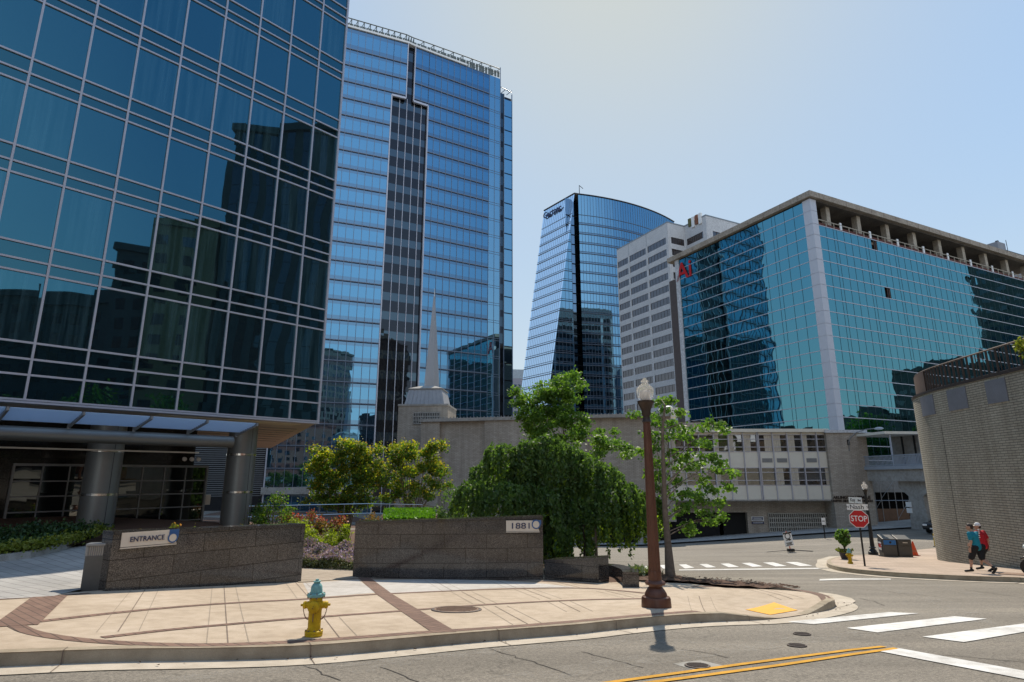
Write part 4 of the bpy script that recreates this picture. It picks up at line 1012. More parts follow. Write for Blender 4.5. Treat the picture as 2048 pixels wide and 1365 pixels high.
t_.xf(Matrix.Translation((0, 0, 0)) @ frame_mat((-.12, float((lo_[:2]-Tc)@np.array([-math.sin(rad(yt)), math.cos(rad(yt))])), float(lo_[2])), (0, -1, 0))); t_.build('red_letters', m_red, TB)
# rooftop plant of the block behind, at the far right
q = atD(2020, 500, 150)
RB = thing('office_block', 'grey block with a square chimney rising behind the bare concrete roof slab', 'building', (q[0], q[1], 0), rad(26))
z1 = zat(530, 150); z2 = hit(1997, 492, plane((q[0], q[1], 0), 26))
m_gw = P('weathered_grey', (.26, .27, .29), .8, 0, .15, .5)
MB().box(-2.2, 40, 0, 20, -10, zat(512, 152)).build('wall', m_gw, RB)
MB().box(-4.6, -.8, .5, 4, -10, zat(492, 151)).build('chimney', m_gw, RB); MB().box(-3.2, -2.6, 1, 1.6, zat(492, 151), zat(487, 151)).build('vent', m_dark, RB)
m = MB(); m.box(-2.3, 40.2, -.1, 0.0, zat(512, 152)-.1, zat(512, 152)+.25); m.build('roof_edge', m_dark, RB)
MB().tube([(1.2, 1, zat(512, 152)), (1.2, 1, zat(484, 152))], .08, 5).build('aerial', m_dark, RB)
# ================================================================== CHURCH (brick block, spire, curtain-walled wing)
YC = 62.0
xc = lambda px, py=930, D=YC: float(atD(px, py, D)[0])
zc_ = lambda py, px=1550, D=YC: float(atD(px, py, D)[2])
CH = thing('church', 'tan brick church with a cream panelled office wing and a grey spire', 'church', (0, 0, 0))
# left brick wall, set at an angle
pB = np.array([xc(1335), YC+.2]); aB = rad(-13); dB = np.array([math.cos(aB), math.sin(aB)]); nB = np.array([math.sin(aB), -math.cos(aB)])
def sB(px): q = hit(px, 900, plane((*pB, 0), -13)); return float((q[:2]-pB)@dB)
zTop = zc_(833.5, 1300)
eB = bpy.data.objects.new('brick_hall', None); C.objects.link(eB); eB.parent = CH; eB.location = (pB[0], pB[1], 0); eB.rotation_euler = (0, 0, aB)
xs = [sB(843), sB(880), sB(970), sB(1173), sB(1290), 0.6]
m = MB(); offs = [.35, .0, .35, .0, .12]
door0, door1 = sB(1195), sB(1262); dz = -4.35
for i in range(5):
    a, b = xs[i], xs[i+1]; 
    if i == 3: m.box(a, door0, -offs[i], 14, -12, zTop); m.box(door0, b, -offs[i], 14, dz, zTop)
    elif i == 4: m.box(a, b, -offs[i], 14, dz, zTop)
    else: m.box(a, b, -offs[i], 14, -12, zTop)
m.build('wall', m_tbrick, eB)
m = MB(); m.box(xs[0]-.15, xs[-1]+.1, -.55, 14.2, zTop, zTop+.35); m.build('roof_coping', m_pale, eB)
m = MB(); n_ = 70
for k in range(n_): x = xs[0]+(xs[-1]-xs[0])*k/n_; m.box(x-.05, x+.05, -.5, -.4, zTop+.35, zTop+.47)
m.build('coping_bolts', m_steelgrey, eB)
m = MB(); m.box(door0, .6, 1.2, 9, -12, dz); m.build('garage_recess', m_void, eB)
q0, q1 = sB(1266), sB(1300); m = MB(); m.prism([(q0+.1, -.2), (q1, -.2), (q1, .7), (q0+.1, .7)], -12, dz); m.build('garage_pier', m_pale, eB)
m = MB(); m.box(door0-3.5, door0, -.36, -.05, dz-1.2, dz-.6); m.build('string_course', m_pale, eB)
# spire
ts = atD(845, 850, 71.5); TW = 2*.0
SPo = (ts[0], ts[1], 0)
eS2 = bpy.data.objects.new('steeple', None); C.objects.link(eS2); eS2.parent = CH; eS2.location = SPo; eS2.rotation_euler = (0, 0, rad(-4))
hw = (atD(896, 850, 71.5)[0]-atD(795, 850, 71.5)[0])/2
zb0 = zc_(812, 845, 71.5)
m = MB(); m.box(-hw, hw, -.0, 2*hw, -12, zb0); m.build('brick_base', m_tbrick, eS2)
m = MB(); m.box(-hw-.06, hw+.06, -.08, 2*hw+.06, zb0, zb0+.22); m.build('base_coping', m_pale, eS2)
def screen_mb(x0, x1, z0, z1, y, nx, nz, dx=.30, dz_=.70, th_=.12):
    """breeze-block screen: bars around open cells, with a dark backing"""
    b = MB(); cw = (x1-x0)/nx; chh = (z1-z0)/nz
    for i in range(nx+1): xx = x0+i*cw; b.box(xx-cw*(1-dx)/2*.9, xx+cw*(1-dx)/2*.9, y-th_, y, z0, z1)
    for j in range(nz+1): zz = z0+j*chh; b.box(x0, x1, y-th_+.003, y-.002, zz-chh*(1-dz_)/2, zz+chh*(1-dz_)/2)
    return b
z0_, z1_ = zc_(848, 850, 71.5), zc_(826, 850, 71.5); x0_, x1_ = -hw+ (827-795)/101*2*hw, -hw+(880-795)/101*2*hw
MB().box(x0_, x1_, -.03, .0, z0_, z1_).build('louvre_backing', m_void, eS2); screen_mb(x0_, x1_, z0_, z1_, -.04, 15, 3, .5, .75, .08).build('louvre_screen', m_pale, eS2)
m_lead = P('lead_grey', (.36, .365, .38), .55, .3, .12, 3); zt1 = zc_(776, 845, 71.5); hb, ht = hw*.81, hw*.67; cy = hw
def frus(mb, cx, cy, h0, h1, z0, z1): mb.add([(cx-h0, cy-h0, z0), (cx+h0, cy-h0, z0), (cx+h0, cy+h0, z0), (cx-h0, cy+h0, z0), (cx-h1, cy-h1, z1), (cx+h1, cy-h1, z1), (cx+h1, cy+h1, z1), (cx-h1, cy+h1, z1)], [(0, 3, 2, 1), (4, 5, 6, 7), (0, 1, 5, 4), (1, 2, 6, 5), (2, 3, 7, 6), (3, 0, 4, 7)]); return mb
m = MB(); frus(m, 0, cy, hb, ht, zb0+.22, zt1)
for k in range(-4, 5): m.tube([(k*hb/4.6, cy-hb-.02, zb0+.3), (k*ht/4.6, cy-ht-.02, zt1-.05)], .03, 4)
m.build('lantern', m_lead, eS2)
m = MB(); m.box(-ht-.12, ht+.12, cy-ht-.12, cy+ht+.12, zt1, zt1+.08); frus(m, 0, cy, ht+.1, .9, zt1+.08, zt1+.55); m.build('lantern_roof', m_pale, eS2)
zs0, zs1 = zt1+.4, zc_(586, 853, 73); m_spire = P('spire_metal', (.40, .385, .38), .5, .25, .06, 1)
m = MB(); m.lathe([(.95, zs0), (.95, zs0+1.0), (.10, zs1)], 4, (.35, cy, 0)); m.xf(Matrix.Translation((.35, cy, 0)) @ Matrix.Rotation(rad(28), 4, 'Z') @ Matrix.Translation((-.35, -cy, 0))); m.build('spire', m_spire, eS2)
m = MB(); m.tube([(.35, cy, zs1-.2), (.35, cy, zs1+1.1)], [.06, .02], 6); m.build('finial', m_wht, eS2)
# curtain-walled office wing
eW = bpy.data.objects.new('office_wing', None); C.objects.link(eW); eW.parent = CH; eW.location = (0, YC, 0)
X0, X1 = xc(1338), xc(1662); bw = (xc(1636)-xc(1501))/4.5; 
mx = [xc(1638)-1.525*k for k in range(0, 14)]; mx = [x for x in mx if x > X0]; 
zr, zfa, a1, a2, b1, b2, zbt = zc_(858.5), zc_(865), zc_(870), zc_(904), zc_(936), zc_(971), zc_(1000)
m = MB(); m.box(X0, X1-.25, .12, 10, zbt, zr-.1); m.build('core', m_void, eW)
ed = [X1-.22]+mx+[X0]
curt = P('curtain_cloth', (.5, .45, .36), .9, 0, .2, 6)
for i in range(len(ed)-1):
    xb, xa = ed[i], ed[i+1]
    for (za, zb_) in ((a2, a1), (b2, b1)):
        w = MB().box(xa+.05, xb-.05, .05, .10, za, zb_).build('window', g_temple, eW)
        f_ = MB(); h = zb_-za
        for z in (za, za+h*.28, za+h*.74, zb_): f_.box(xa+.02, xb-.02, -.03, .06, z-.035, z+.035)
        f_.build('sash_frame', m_alum, w)
        if rng.random() < .75 and xb-xa > 1:
            side = rng.random() < .5; wd = (.25+.3*rng.random())*(xb-xa); c0 = xa+.06 if side else xb-.06-wd
            cm = MB(); nn_ = 9
            cm.add([(c0+wd*k/nn_, .045-.03*(k % 2), z) for z in (za+.05, zb_-.05) for k in range(nn_+1)], [(k, k+1, k+nn_+2, k+nn_+1) for k in range(nn_)]); cm.build('curtain', curt, w)
    for (za, zb_) in ((zfa, a1), (a2, b1), (b2, zbt)): 
        lo_, hi__ = min(za, zb_), max(za, zb_); MB().box(xa+.04, xb-.04, .0, .1, lo_+.01, hi__-.01).build('cream_panel', m_cream, eW)
for i in (1, 3, 4):
    xb, xa = ed[i], ed[i+1]; zc0_ = zc_(921); MB().box(xa+.3, xb-.18, -.03, .0, zc0_-.22, zc0_+.2).build('vent_grille', m_steelgrey, eW)
m = MB()
for j, x in enumerate(mx+[X1-.12]):
    for o_ in ((-.07, .07) if j == 4 else (0,)): m.box(x+o_-.045, x+o_+.045, -.14, .08, zbt-.05, zfa)
m.build('mullion_fins', m_alum, eW)
m = MB(); m.box(X0-.1, X1, -.35, 10, zfa, zr); m.build('roof_fascia', m_cream, eW)
m = MB(); m.box(X0-.1, X1-.05, -.05, 6, zbt-.12, zbt-.02); m.build('wing_soffit', m_pale, eW)
zl, yg = zc_(1027), 1.5
gx1 = xc(1496, 1050, YC+yg); sx0, sx1 = xc(1538, 1050, YC+yg), xc(1655, 1050, YC+yg)
m = MB(); m.box(X0-4, X1-.1, yg, yg+.5, zl, zbt-.02); m.box(gx1, sx0, yg, yg+.5, -10, zl); m.box(sx0, X1, yg+.02, yg+.5, zc_(1073, 1600, YC+yg), zl); m.box(sx0, X1, yg, yg+.5, -10, zc_(1074, 1600, YC+yg)); m.build('ground_wall', m_tbrick, eW)
m = MB(); m.box(X0-4, gx1, yg+.5, 9, -11, zl-.02); m.build('garage_recess', m_void, eW)
for px in (1236, 1440):
    x = xc(px, 1050, YC+2.4)
    if x > X0-3: MB().box(x-.2, x+.2, 2.2, 2.0, -11, zl).build('garage_post', m_pale, eW)
m = MB(); x0g, x1g = X0-2.2, xc(1440, 1050, YC+2.4); m.box(x0g, x1g, 2.05, 2.1, -11, zl-.1); m.box(x1g+.3, gx1-.9, 2.05, 2.1, -11, zl-.1); m.build('garage_door', P('garage_dark', (.022, .025, .025), .5), eW)
zsb, zst = zc_(1073, 1600, YC+yg), zc_(1027, 1600, YC+yg)
MB().box(sx0, sx1, yg-.02, yg+.015, zsb, zst).build('screen_backing', m_void, eW); screen_mb(sx0, sx1, zsb, zst, yg-.03, 28, 5, .55, .78, .16).build('breeze_block_screen', P('screen_block', (.40, .38, .33), .85, 0, .1), eW)
# brick pier with lettering
px0, px1 = xc(1655), xc(1733)
zp = zc_(866, 1690, YC-.4)
m = MB(); m.box(px0, px1+.1, -.4, 10, -9, zp); m.build('brick_pier', m_tbrick, eW)
m = MB(); m.box(px0-.1, px1+.2, -.55, 10, zp, zp+.28); m.build('pier_coping', m_wc, eW)
for body, py, sz, xx in (('ARLINGTON TEMPLE', 995.5, .40, 1703), ('UNITED METHODIST CHURCH', 1002.5, .30, 1704)):
    t_ = text_mb(body, sz, .06, bold=.012); t_.xf(frame_mat((xc(xx, py, YC-.4), -.44, zc_(py, xx, YC-.4)), (1, 0, 0))); t_.build('wall_lettering', m_dbron, eW)
q = atD(1515, 1042, YC+yg)
pl = thing('church_plaque', 'dark blue plaque with white lines on brick beside the garage opening', 'plaque', (q[0], YC+yg-.02, q[2]))
m = MB(); m.box(-.62, .62, -.06, 0, -.02, .42); m.build('board', m_wht, pl); m = MB(); m.box(-.55, .55, -.075, -.06, .05, .36); m.box(-.62, .62, -.07, 0, -.30, -.10); m.build('blue_field', m_navy, pl)
m = MB(); 
for z_, w_, h_ in ((.27, .42, .04), (.16, .48, .06), (-.2, .5, .05)): m.box(-w_, w_, -.085, -.07, z_-h_/2, z_+h_/2)
m.build('white_lines', m_wht, pl)
# small roof plant
q = atD(1342, 850, 66); m = MB(); m.box(-.95, .95, 0, 1.6, -.5, .55); ru = thing('roof_unit', 'cream box-shaped air unit on the church roof behind the slender tree', 'roof unit', (q[0], q[1], zTop+.85)); m.build('casing', m_cream, ru); MB().lathe([(.5, .55), (.5, .7), (.3, .8), (.01, .82)], 16, (0, .8, 0)).build('fan_cowl', m_wht, ru)
q = atD(1405, 866, 65); ru = thing('roof_unit', 'long low tan cabinet on the cream wing roof', 'roof unit', (q[0]-1.0, q[1], zr)); MB().box(-2.8, 2.2, 0, 2, 0, .95).build('casing', m_slab, ru); MB().box(-2.7, 2.1, -.03, 0, .75, .85).build('trim', m_steelgrey, ru)
# gooseneck street lamp on the pier
q = atD(1697, 885, YC-.45)
sl = thing('wall_lamp', 'grey gooseneck street light curving out from the tan brick pier', 'street light', (q[0], YC-.42, q[2]))
m = MB(); m.tube([(0, 0, -.9), (0, -.05, 0), (.12, -.3, .45), (.5, -.8, .95), (1.1, -1.5, 1.2), (1.7, -2.0, 1.25)], [.06, .06, .055, .05, .045, .04], 8); m.build('arm', m_steelgrey, sl, True)
m = MB(); m.lathe([(.02, .16), (.12, .14), (.2, .05), (.22, -.02), (.16, -.10), (.05, -.14)], 16); m.xf(Matrix.Translation((1.95, -2.25, 1.22)) @ Matrix.Rotation(rad(-50), 4, 'Z') @ Matrix.Diagonal((2.0, 1, 1, 1))); m.build('lamp_head', P('lamp_head_grey', (.42, .43, .44), .35, .4), sl, True)
m = MB(); m.box(-.12, .12, -.08, .02, -.3, .25); m.build('bracket', m_dark, sl)
# ================================================================== SKYWALK
sa = atD(1736, 935, 61.2); sb = atD(1885, 930, 52.0)
dv = sb-sa; yk = math.atan2(dv[1], dv[0]); Lk = float(np.linalg.norm(dv[:2]))
SK = thing('footbridge', 'grey pedestrian bridge with barred railing on a hammerhead concrete column beside the church', 'footbridge', (sa[0], sa[1], sa[2]), yk)
Lk2 = Lk+9
m = MB(); m.box(-1.2, Lk2, .1, 3.4, -1.35, -.25); m.build('concrete_beam', m_pale, SK)
m_bl = P('bridge_blue_grey', (.34, .38, .43), .5, .2, .08)
m = MB(); m.box(-.6, Lk2, -.12, 3.6, -.25, .08); m.build('deck_edge', m_bl, SK)
m = MB()
for y_ in (0.0, 3.5):
    m.box(-.6, Lk2, y_-.04, y_+.04, 1.02, 1.1); m.box(-.6, Lk2, y_-.03, y_+.03, .12, .18)
    for k in range(int((Lk2+.6)/.17)): x = -.6+k*.17; m.box(x-.022, x+.022, y_-.022, y_+.022, .1, 1.04)
m.build('railing', m_bl, SK)
m = MB(); m.box(-1.3, 3.6, -.5, 4.2, 3.1, 3.35); m.build('shelter_roof', m_cream, SK)
m = MB(); m.box(3.3, 3.42, .1, .22, -.2, 3.1); m.box(3.3, 3.42, 3.2, 3.32, -.2, 3.1); m.build('shelter_post', m_bl, SK)
m = MB(); m.box(-1.2, 3.4, 3.9, 4.1, -.2, 3.1); m.build('shelter_wall', m_pale, SK); m = MB(); m.box(.3, .45, 3.8, 3.9, -.2, 3.1); m.box(1.9, 2.05, 3.8, 3.9, -.2, 3.1); m.build('shelter_studs', m_dark, SK)
cx = 5.0; zcap = -1.35; pc = Matrix.Rotation(yk, 4, 'Z') @ Vector((cx, 1.7, 0)); zgr = g(sa[0]+pc[0], sa[1]+pc[1])-sa[2]
m = MB(); prof = [(-2.1, zcap), (-2.1, zcap-.62), (-.95, zcap-1.35), (-1.2, zgr-.1), (1.2, zgr-.1), (.95, zcap-1.35), (2.1, zcap-.62), (2.1, zcap)]
m.add([(cx+x*.92, y_, z) for y_ in (.6, 1.9) for x, z in prof], [tuple(range(8)), tuple(range(8, 16))[::-1]]+[(i, i+8, (i+1) % 8+8, (i+1) % 8) for i in range(8)]); m.build('hammerhead_column', m_pale, SK)
m = MB(); m.box(cx-1.3, cx+.1-.75, .54, .6, zgr+1.9, zgr+2.35); m.box(cx-1.3, cx-.65, .54, .6, zgr+1.35, zgr+1.8); m.build('paper_notices', m_wht, SK)
# building-site hoarding and scaffold under the bridge
q = atD(1800, 1000, 66.5)
HB = thing('parking_structure', 'dark open parking level with scaffolding under the footbridge', 'building', (xc(1733, 1000, 66), 66, 0))
zg0 = g(xc(1790, 1050, 64), 64)
m = MB(); m.box(0, 22, 3, 12, zg0-1, zc_(960, 1800, 66)); m.build('void', m_void, HB)
m = MB(); m.box(0, 22, .2, 12, zc_(985, 1800, 66), zc_(935, 1800, 66)); m.build('slab_edge', m_pale, HB)
m = MB(); m.box(-.2, .9, -.2, 1, zg0-1, zc_(935, 1800, 66)); m.box(20, 21, -.2, 1, zg0-1, zc_(960, 1800, 66)); m.build('concrete_wall', m_pale, HB)
MB().box(.9, 4.6, .3, .4, zg0-.2, zg0+1.3).build('plywood_hoarding', P('plywood', (.26, .15, .09), .8, 0, .2, 3), HB)
sc_ = thing('scaffold', 'thin steel scaffold frame in the dark opening beneath the footbridge', 'scaffold', (xc(1745, 1040, 65), 65.4, zg0))
m = MB()
for k in range(9):
    x = k*1.5; m.tube([(x, 0, 0), (x, 0, 4.6)], .04, 5); m.tube([(x, 1.2, 0), (x, 1.2, 4.6)], .04, 5)
    if k < 8: m.tube([(x, 0, .3+2.1*(k % 2)), (x+1.5, 0, 2.3+1.9*(k % 2))], .03, 5); m.tube([(x, 0, 2.2), (x+1.5, 0, 2.2)], .03, 5); m.tube([(x, 0, 4.4), (x+1.5, 0, 4.4)], .03, 5)
m.build('tubes', P('galvanised', (.4, .4, .4), .4, .6), sc_)
fx = xc(1832, 1045, 60)
fn = thing('barrier_fence', 'orange mesh safety barrier right of the bridge column', 'fence', (fx, 60.5, g(fx, 60.5)))
m = MB(); m.box(0, 5.2, 0, .04, .05, 1.35); m.build('mesh', P('orange_mesh', (.30, .06, .035), .7, 0, .2, 6), fn)
for k in range(4): MB().tube([(k*1.7, -.03, 0), (k*1.7, -.03, 1.5)], .03, 5).build('post', m_steelgrey, fn)
# ================================================================== BRICK DRUM WALL ON THE RIGHT
foot = [(16.6, 8.0), (17.75, 16), (18.45, 22.5), (18.72, 25.2), (19.05, 27.3), (19.75, 29.1), (21.0, 30.7), (22.8, 31.9), (25.5, 32.8), (30, 33.4), (40, 34)]
fp = smoothline(foot, 3)
ztd = float(atD(2046, 757, 22.7)[2])
DR = thing('brick_drum', 'round-cornered grey brick terrace wall with slate squares and a dark railing', 'wall', (0, 0, 0))
def offs_line(p, o): 
    out = []
    for i, q in enumerate(p):
        t = p[min(i+1, len(p)-1)]-p[max(i-1, 0)]; t = t/np.linalg.norm(t); out.append(q+np.array([-t[1], t[0]])*o)
    return out
def ribbon(p, o0, o1, z0, z1, mat, nm, parent, zlo=None):
    A = offs_line(p, o0); B = offs_line(p, o1); m = MB(); vs = []
    for a, b in zip(A, B):
        zb_ = zlo(a[0], a[1]) if zlo else z0
        vs += [(a[0], a[1], zb_), (b[0], b[1], zb_), (b[0], b[1], z1), (a[0], a[1], z1)]
    n = len(A); fs = [(0, 1, 2, 3), tuple(4*(n-1)+k for k in (3, 2, 1, 0))]
    for i in range(n-1):
        for k in range(4): fs.append((4*i+k, 4*(i+1)+k, 4*(i+1)+(k+1) % 4, 4*i+(k+1) % 4))
    m.add(vs, fs); return m.build(nm, mat, parent, False)
fpd = dense(fp, .35)
w_ = ribbon(fpd, 0, -.5, 0, ztd, m_wbrick, 'brick_wall', DR, lambda x, y: g(x, y)-.3)
bm = bmesh.new(); bm.from_mesh(w_.data); bmesh.ops.recalc_face_normals(bm, faces=bm.faces[:]); bm.to_mesh(w_.data); bm.free()
ribbon(fpd, .04, -.5, ztd, ztd+.10, m_dbron, 'coping', DR)
pts_ = [tuple(q) for q in fpd]+[(45, 34), (45, 6)]
bm = bmesh.new(); bm.faces.new([bm.verts.new((x, y, ztd-.2)) for x, y in offs_line(fpd, -.3)]+[bm.verts.new((45, 33, ztd-.2)), bm.verts.new((45, 6, ztd-.2))]); bmesh.ops.triangulate(bm, faces=bm.faces[:]); me = bpy.data.meshes.new('terrace'); bm.to_mesh(me); bm.free(); me.materials.append(m_pale); link(bpy.data.objects.new('terrace_floor', me), DR)
rl = offs_line(fpd, -.22)
m = MB(); m.tube([(q[0], q[1], ztd+1.12) for q in rl], .035, 6); m.tube([(q[0], q[1], ztd+.18) for q in rl], .02, 5); m.build('handrail', P('rail_brown', (.14, .10, .08), .5, .2), DR)
m = MB()
rd = dense([tuple(q) for q in rl], .19)
for q in rd: m.box(q[0]-.012, q[0]+.012, q[1]-.012, q[1]+.012, ztd+.1, ztd+1.1)
for q in dense([tuple(q) for q in rl], 1.9): m.box(q[0]-.03, q[0]+.03, q[1]-.03, q[1]+.03, ztd+.1, ztd+1.12)
m.build('railing_bars', m_dbron, DR)
def on_wall(px):
    best = min(range(len(fpd)), key=lambda i: abs(pxof((fpd[i][0], fpd[i][1], 1.0))[0]-px) + (0 if fpd[i][1] < 30 else 50)); return best
seg = [q for q in rl if 27.3 < q[1] < 29.5 and q[0] < 20.2]
if len(seg) > 2:
    m = MB(); 
    for a, b in zip(seg[:-1], seg[1:]): m.quad((a[0]-.05, a[1], ztd+.1), (b[0]-.05, b[1], ztd+.1), (b[0]-.05, b[1], ztd+1.08), (a[0]-.05, a[1], ztd+1.08))
    m.build('solid_rail_panel', P('rail_panel_brown', (.15, .10, .075), .6), DR)
for pa, pb in ((1859, 1882), (1917, 1956), (1990, 2042)):
    i, j = sorted((on_wall(pa), on_wall(pb))); sgm = fpd[i:j+1]
    if len(sgm) < 2: continue
    ribbon(sgm, .035, -.02, ztd-1.0, ztd-.12, m_slate, 'slate_panel', DR)
# offset control joints on the drum
for px in (1893,):
    i = on_wall(px); q = offs_line(fpd, .004)[i]; MB().box(q[0]-.005, q[0]+.005, q[1]-.005, q[1]+.005, g(*q)+1, ztd-1.5).build('control_joint', m_dark, DR)
# ================================================================== BUILDINGS BEHIND THE CAMERA, MIRRORED IN THE GLASS
def block(name, label, cx, cy, w, d, ztop, wallm_, winm, rot=0, fh=3.3, bay=3.2, ww=1.5, wh=1.6, zb_=-8):
    t = thing(name, label, 'building', (cx, cy, 0), rad(rot))
    MB().box(-w/2, w/2, -d/2, d/2, zb_, ztop).build('wall', wallm_, t)
    m = MB()
    z = zb_+5
    while z < ztop-2.4:
        x = -w/2+1.2
        while x+ww < w/2: m.box(x, x+ww, -d/2-.06, -d/2, z, z+wh); m.box(x, x+ww, d/2, d/2+.06, z, z+wh); x += bay
        y_ = -d/2+1.2
        while y_+ww < d/2: m.box(-w/2-.06, -w/2, y_, y_+ww, z, z+wh); m.box(w/2, w/2+.06, y_, y_+ww, z, z+wh); y_ += bay
        z += fh
    o = m.build('windows', winm, t); o['kind'] = 'stuff'
    MB().box(-w/2-.5, w/2+.5, -d/2-.5, d/2+.5, ztop, ztop+1.2).build('cornice', wallm_, t); MB().box(-w/5, w/4, -d/5, d/4, ztop+1.2, ztop+5).build('roof_plant', wallm_, t)
    return t
m_dk1 = brickmat('dark_brown_masonry', (.17, .145, .12), (.20, .17, .145), (.1, .09, .08), .8, .3, .02)
m_org = brickmat('orange_brick', (.60, .32, .13), (.66, .38, .17), (.3, .25, .2), .5, .2, .02)
m_ltan = brickmat('light_tan_masonry', (.40, .34, .26), (.44, .37, .29), (.32, .28, .22), .8, .4, .02)
block('apartment_tower', 'dark columned tower mirrored in the lower right of the left glass tower', 72, 3.5, 26, 23, 58, m_dk1, g_white, 0, 3.4, 2.6, 1.3, 3.3)
block('apartment_block', 'orange and tan brick apartment block mirrored in the left glass tower', 72, -14.2, 24, 10.4, 40, m_org, g_white, 0, 3.3, 4.2, 1.8, 1.7)
block('apartment_block', 'grey apartment block mirrored left of the orange brick one', 76, -23.5, 26, 7, 37, m_dk1, g_white, 0, 3.3, 3, 1.6, 2)
block('apartment_block', 'grey masonry block mirrored in the lowest left panes of the left glass tower', 84, -43, 26, 28, 30, m_dk1, g_white, 0, 3.3, 3, 1.6, 1.8)
block('unseen_dark_tower', 'unseen dark tower added to darken the teal block mirror image left of centre', -118, -84, 54, 30, 80, m_dk1, g_white, 0, 3.6, 2.4, 1.5, 2.2)  # unseen tower pair added so the teal glass mirrors dark instead of bright sky
block('unseen_dark_tower', 'unseen dark tower added to darken the teal block mirror image at the far left', -56, -84, 54, 30, 76, m_dk1, g_white, 0, 3.6, 2.4, 1.5, 2.2)
block('unseen_dark_tower', 'unseen dark tower added to darken the mirror image low in the middle blue tower', 42, -80, 58, 26, 64, m_dk1, g_white, 0, 3.6, 2.4, 1.5, 2.2)  # also unseen, put in to darken the teal face mirrored in the blue tower
block('apartment_tower', 'dark brown balcony tower mirrored at the right end of the teal glass', 212, 118, 24, 34, 72, m_dk1, g_white, 0, 3.3, 4, 2.2, 1.5)
block('apartment_block', 'low dark block mirrored in the lower right of the teal glass', 205, 88, 30, 26, 34, m_dk1, g_white, 0, 3.3, 3.2, 1.4, 1.5)
block('apartment_block', 'lowest dark block mirrored beside the grey corner pier of the teal block', 200, 66, 30, 18, 19, m_dk1, g_white, 0, 3.3, 3.2, 1.4, 1.5)
block('apartment_block', 'red brick block mirrored in the foot of the middle blue tower', 30, -42, 30, 18, 22, brickmat('red_brick', (.26, .09, .06), (.32, .12, .08), (.3, .26, .22), .5, .2, .02), g_white, 18, 3.3, 3.4, 1.5, 1.7)
# ================================================================== GRANITE PLAZA WALLS
def ppm(P): return F/float(np.dot(P, _f))      # pixels per metre at a world point
def gwall(name, label, a, b, ta, tb, thick=.5, bulge=0.0, capo=.02):
    A = gp(*a, KH); B = gp(*b, KH); zA = float(atD(*ta, A[1])[2]); zB = float(atD(*tb, B[1])[2])
    ang = math.atan2(B[1]-A[1], B[0]-A[0]); L = math.hypot(B[0]-A[0], B[1]-A[1])
    t = thing(name, label, 'wall', (A[0], A[1], 0), ang)
    n = 14; fr = []
    for i in range(n+1):
        k = i/n; y = -bulge*4*k*(1-k); fr.append((L*k, y, zA+(zB-zA)*k))
    def strip(y0, y1, zt0, zb, mat, nm):
        m = MB(); vs = []
        for x, y, z in fr:
            wp = t.matrix_basis @ Vector((x, y, 0)); zlo = g(wp[0], wp[1])-.2 if zb is None else z+zb
            vs += [(x, y+y0, zlo), (x, y+y1, zlo), (x, y+y1, z+zt0), (x, y+y0, z+zt0)]
        fs = [(3, 2, 1, 0), tuple(4*n+k for k in range(4))]
        for i in range(n):
            for k in range(4): fs.append((4*i+(k+1) % 4, 4*i+k, 4*(i+1)+k, 4*(i+1)+(k+1) % 4))
        m.add([(v) for v in vs], [f[::-1] for f in fs]); o = m.build(nm, mat, t)
        bm = bmesh.new(); bm.from_mesh(o.data); bmesh.ops.recalc_face_normals(bm, faces=bm.faces[:]); bm.to_mesh(o.data); bm.free()
    strip(0, thick, -.07, None, m_gran, 'stone_facing'); strip(-capo, thick+capo, 0, -.068, m_gran_cap, 'coping')
    return t, A, B, ang
WL, LA_, LB2, angL = gwall('granite_wall', 'polished dark granite wall carrying the ENTRANCE plate', (210, 1183), (602, 1164), (228, 1064), (610, 1048))
WR, RA_, RB2, angR = gwall('granite_wall', 'long polished dark granite wall carrying the 1881 plate', (705, 1154.5), (1087, 1160), (711, 1043.5), (1086, 1032), bulge=.12)
gwall('granite_wall', 'knee-high granite planter wall stepping down from the 1881 wall', (1089, 1160), (1198, 1166.5), (1088, 1120), (1198, 1115.5), .6)
def on(Wp, A, ang, px, py): return hit(px, py, plane(A, math.degrees(ang)))
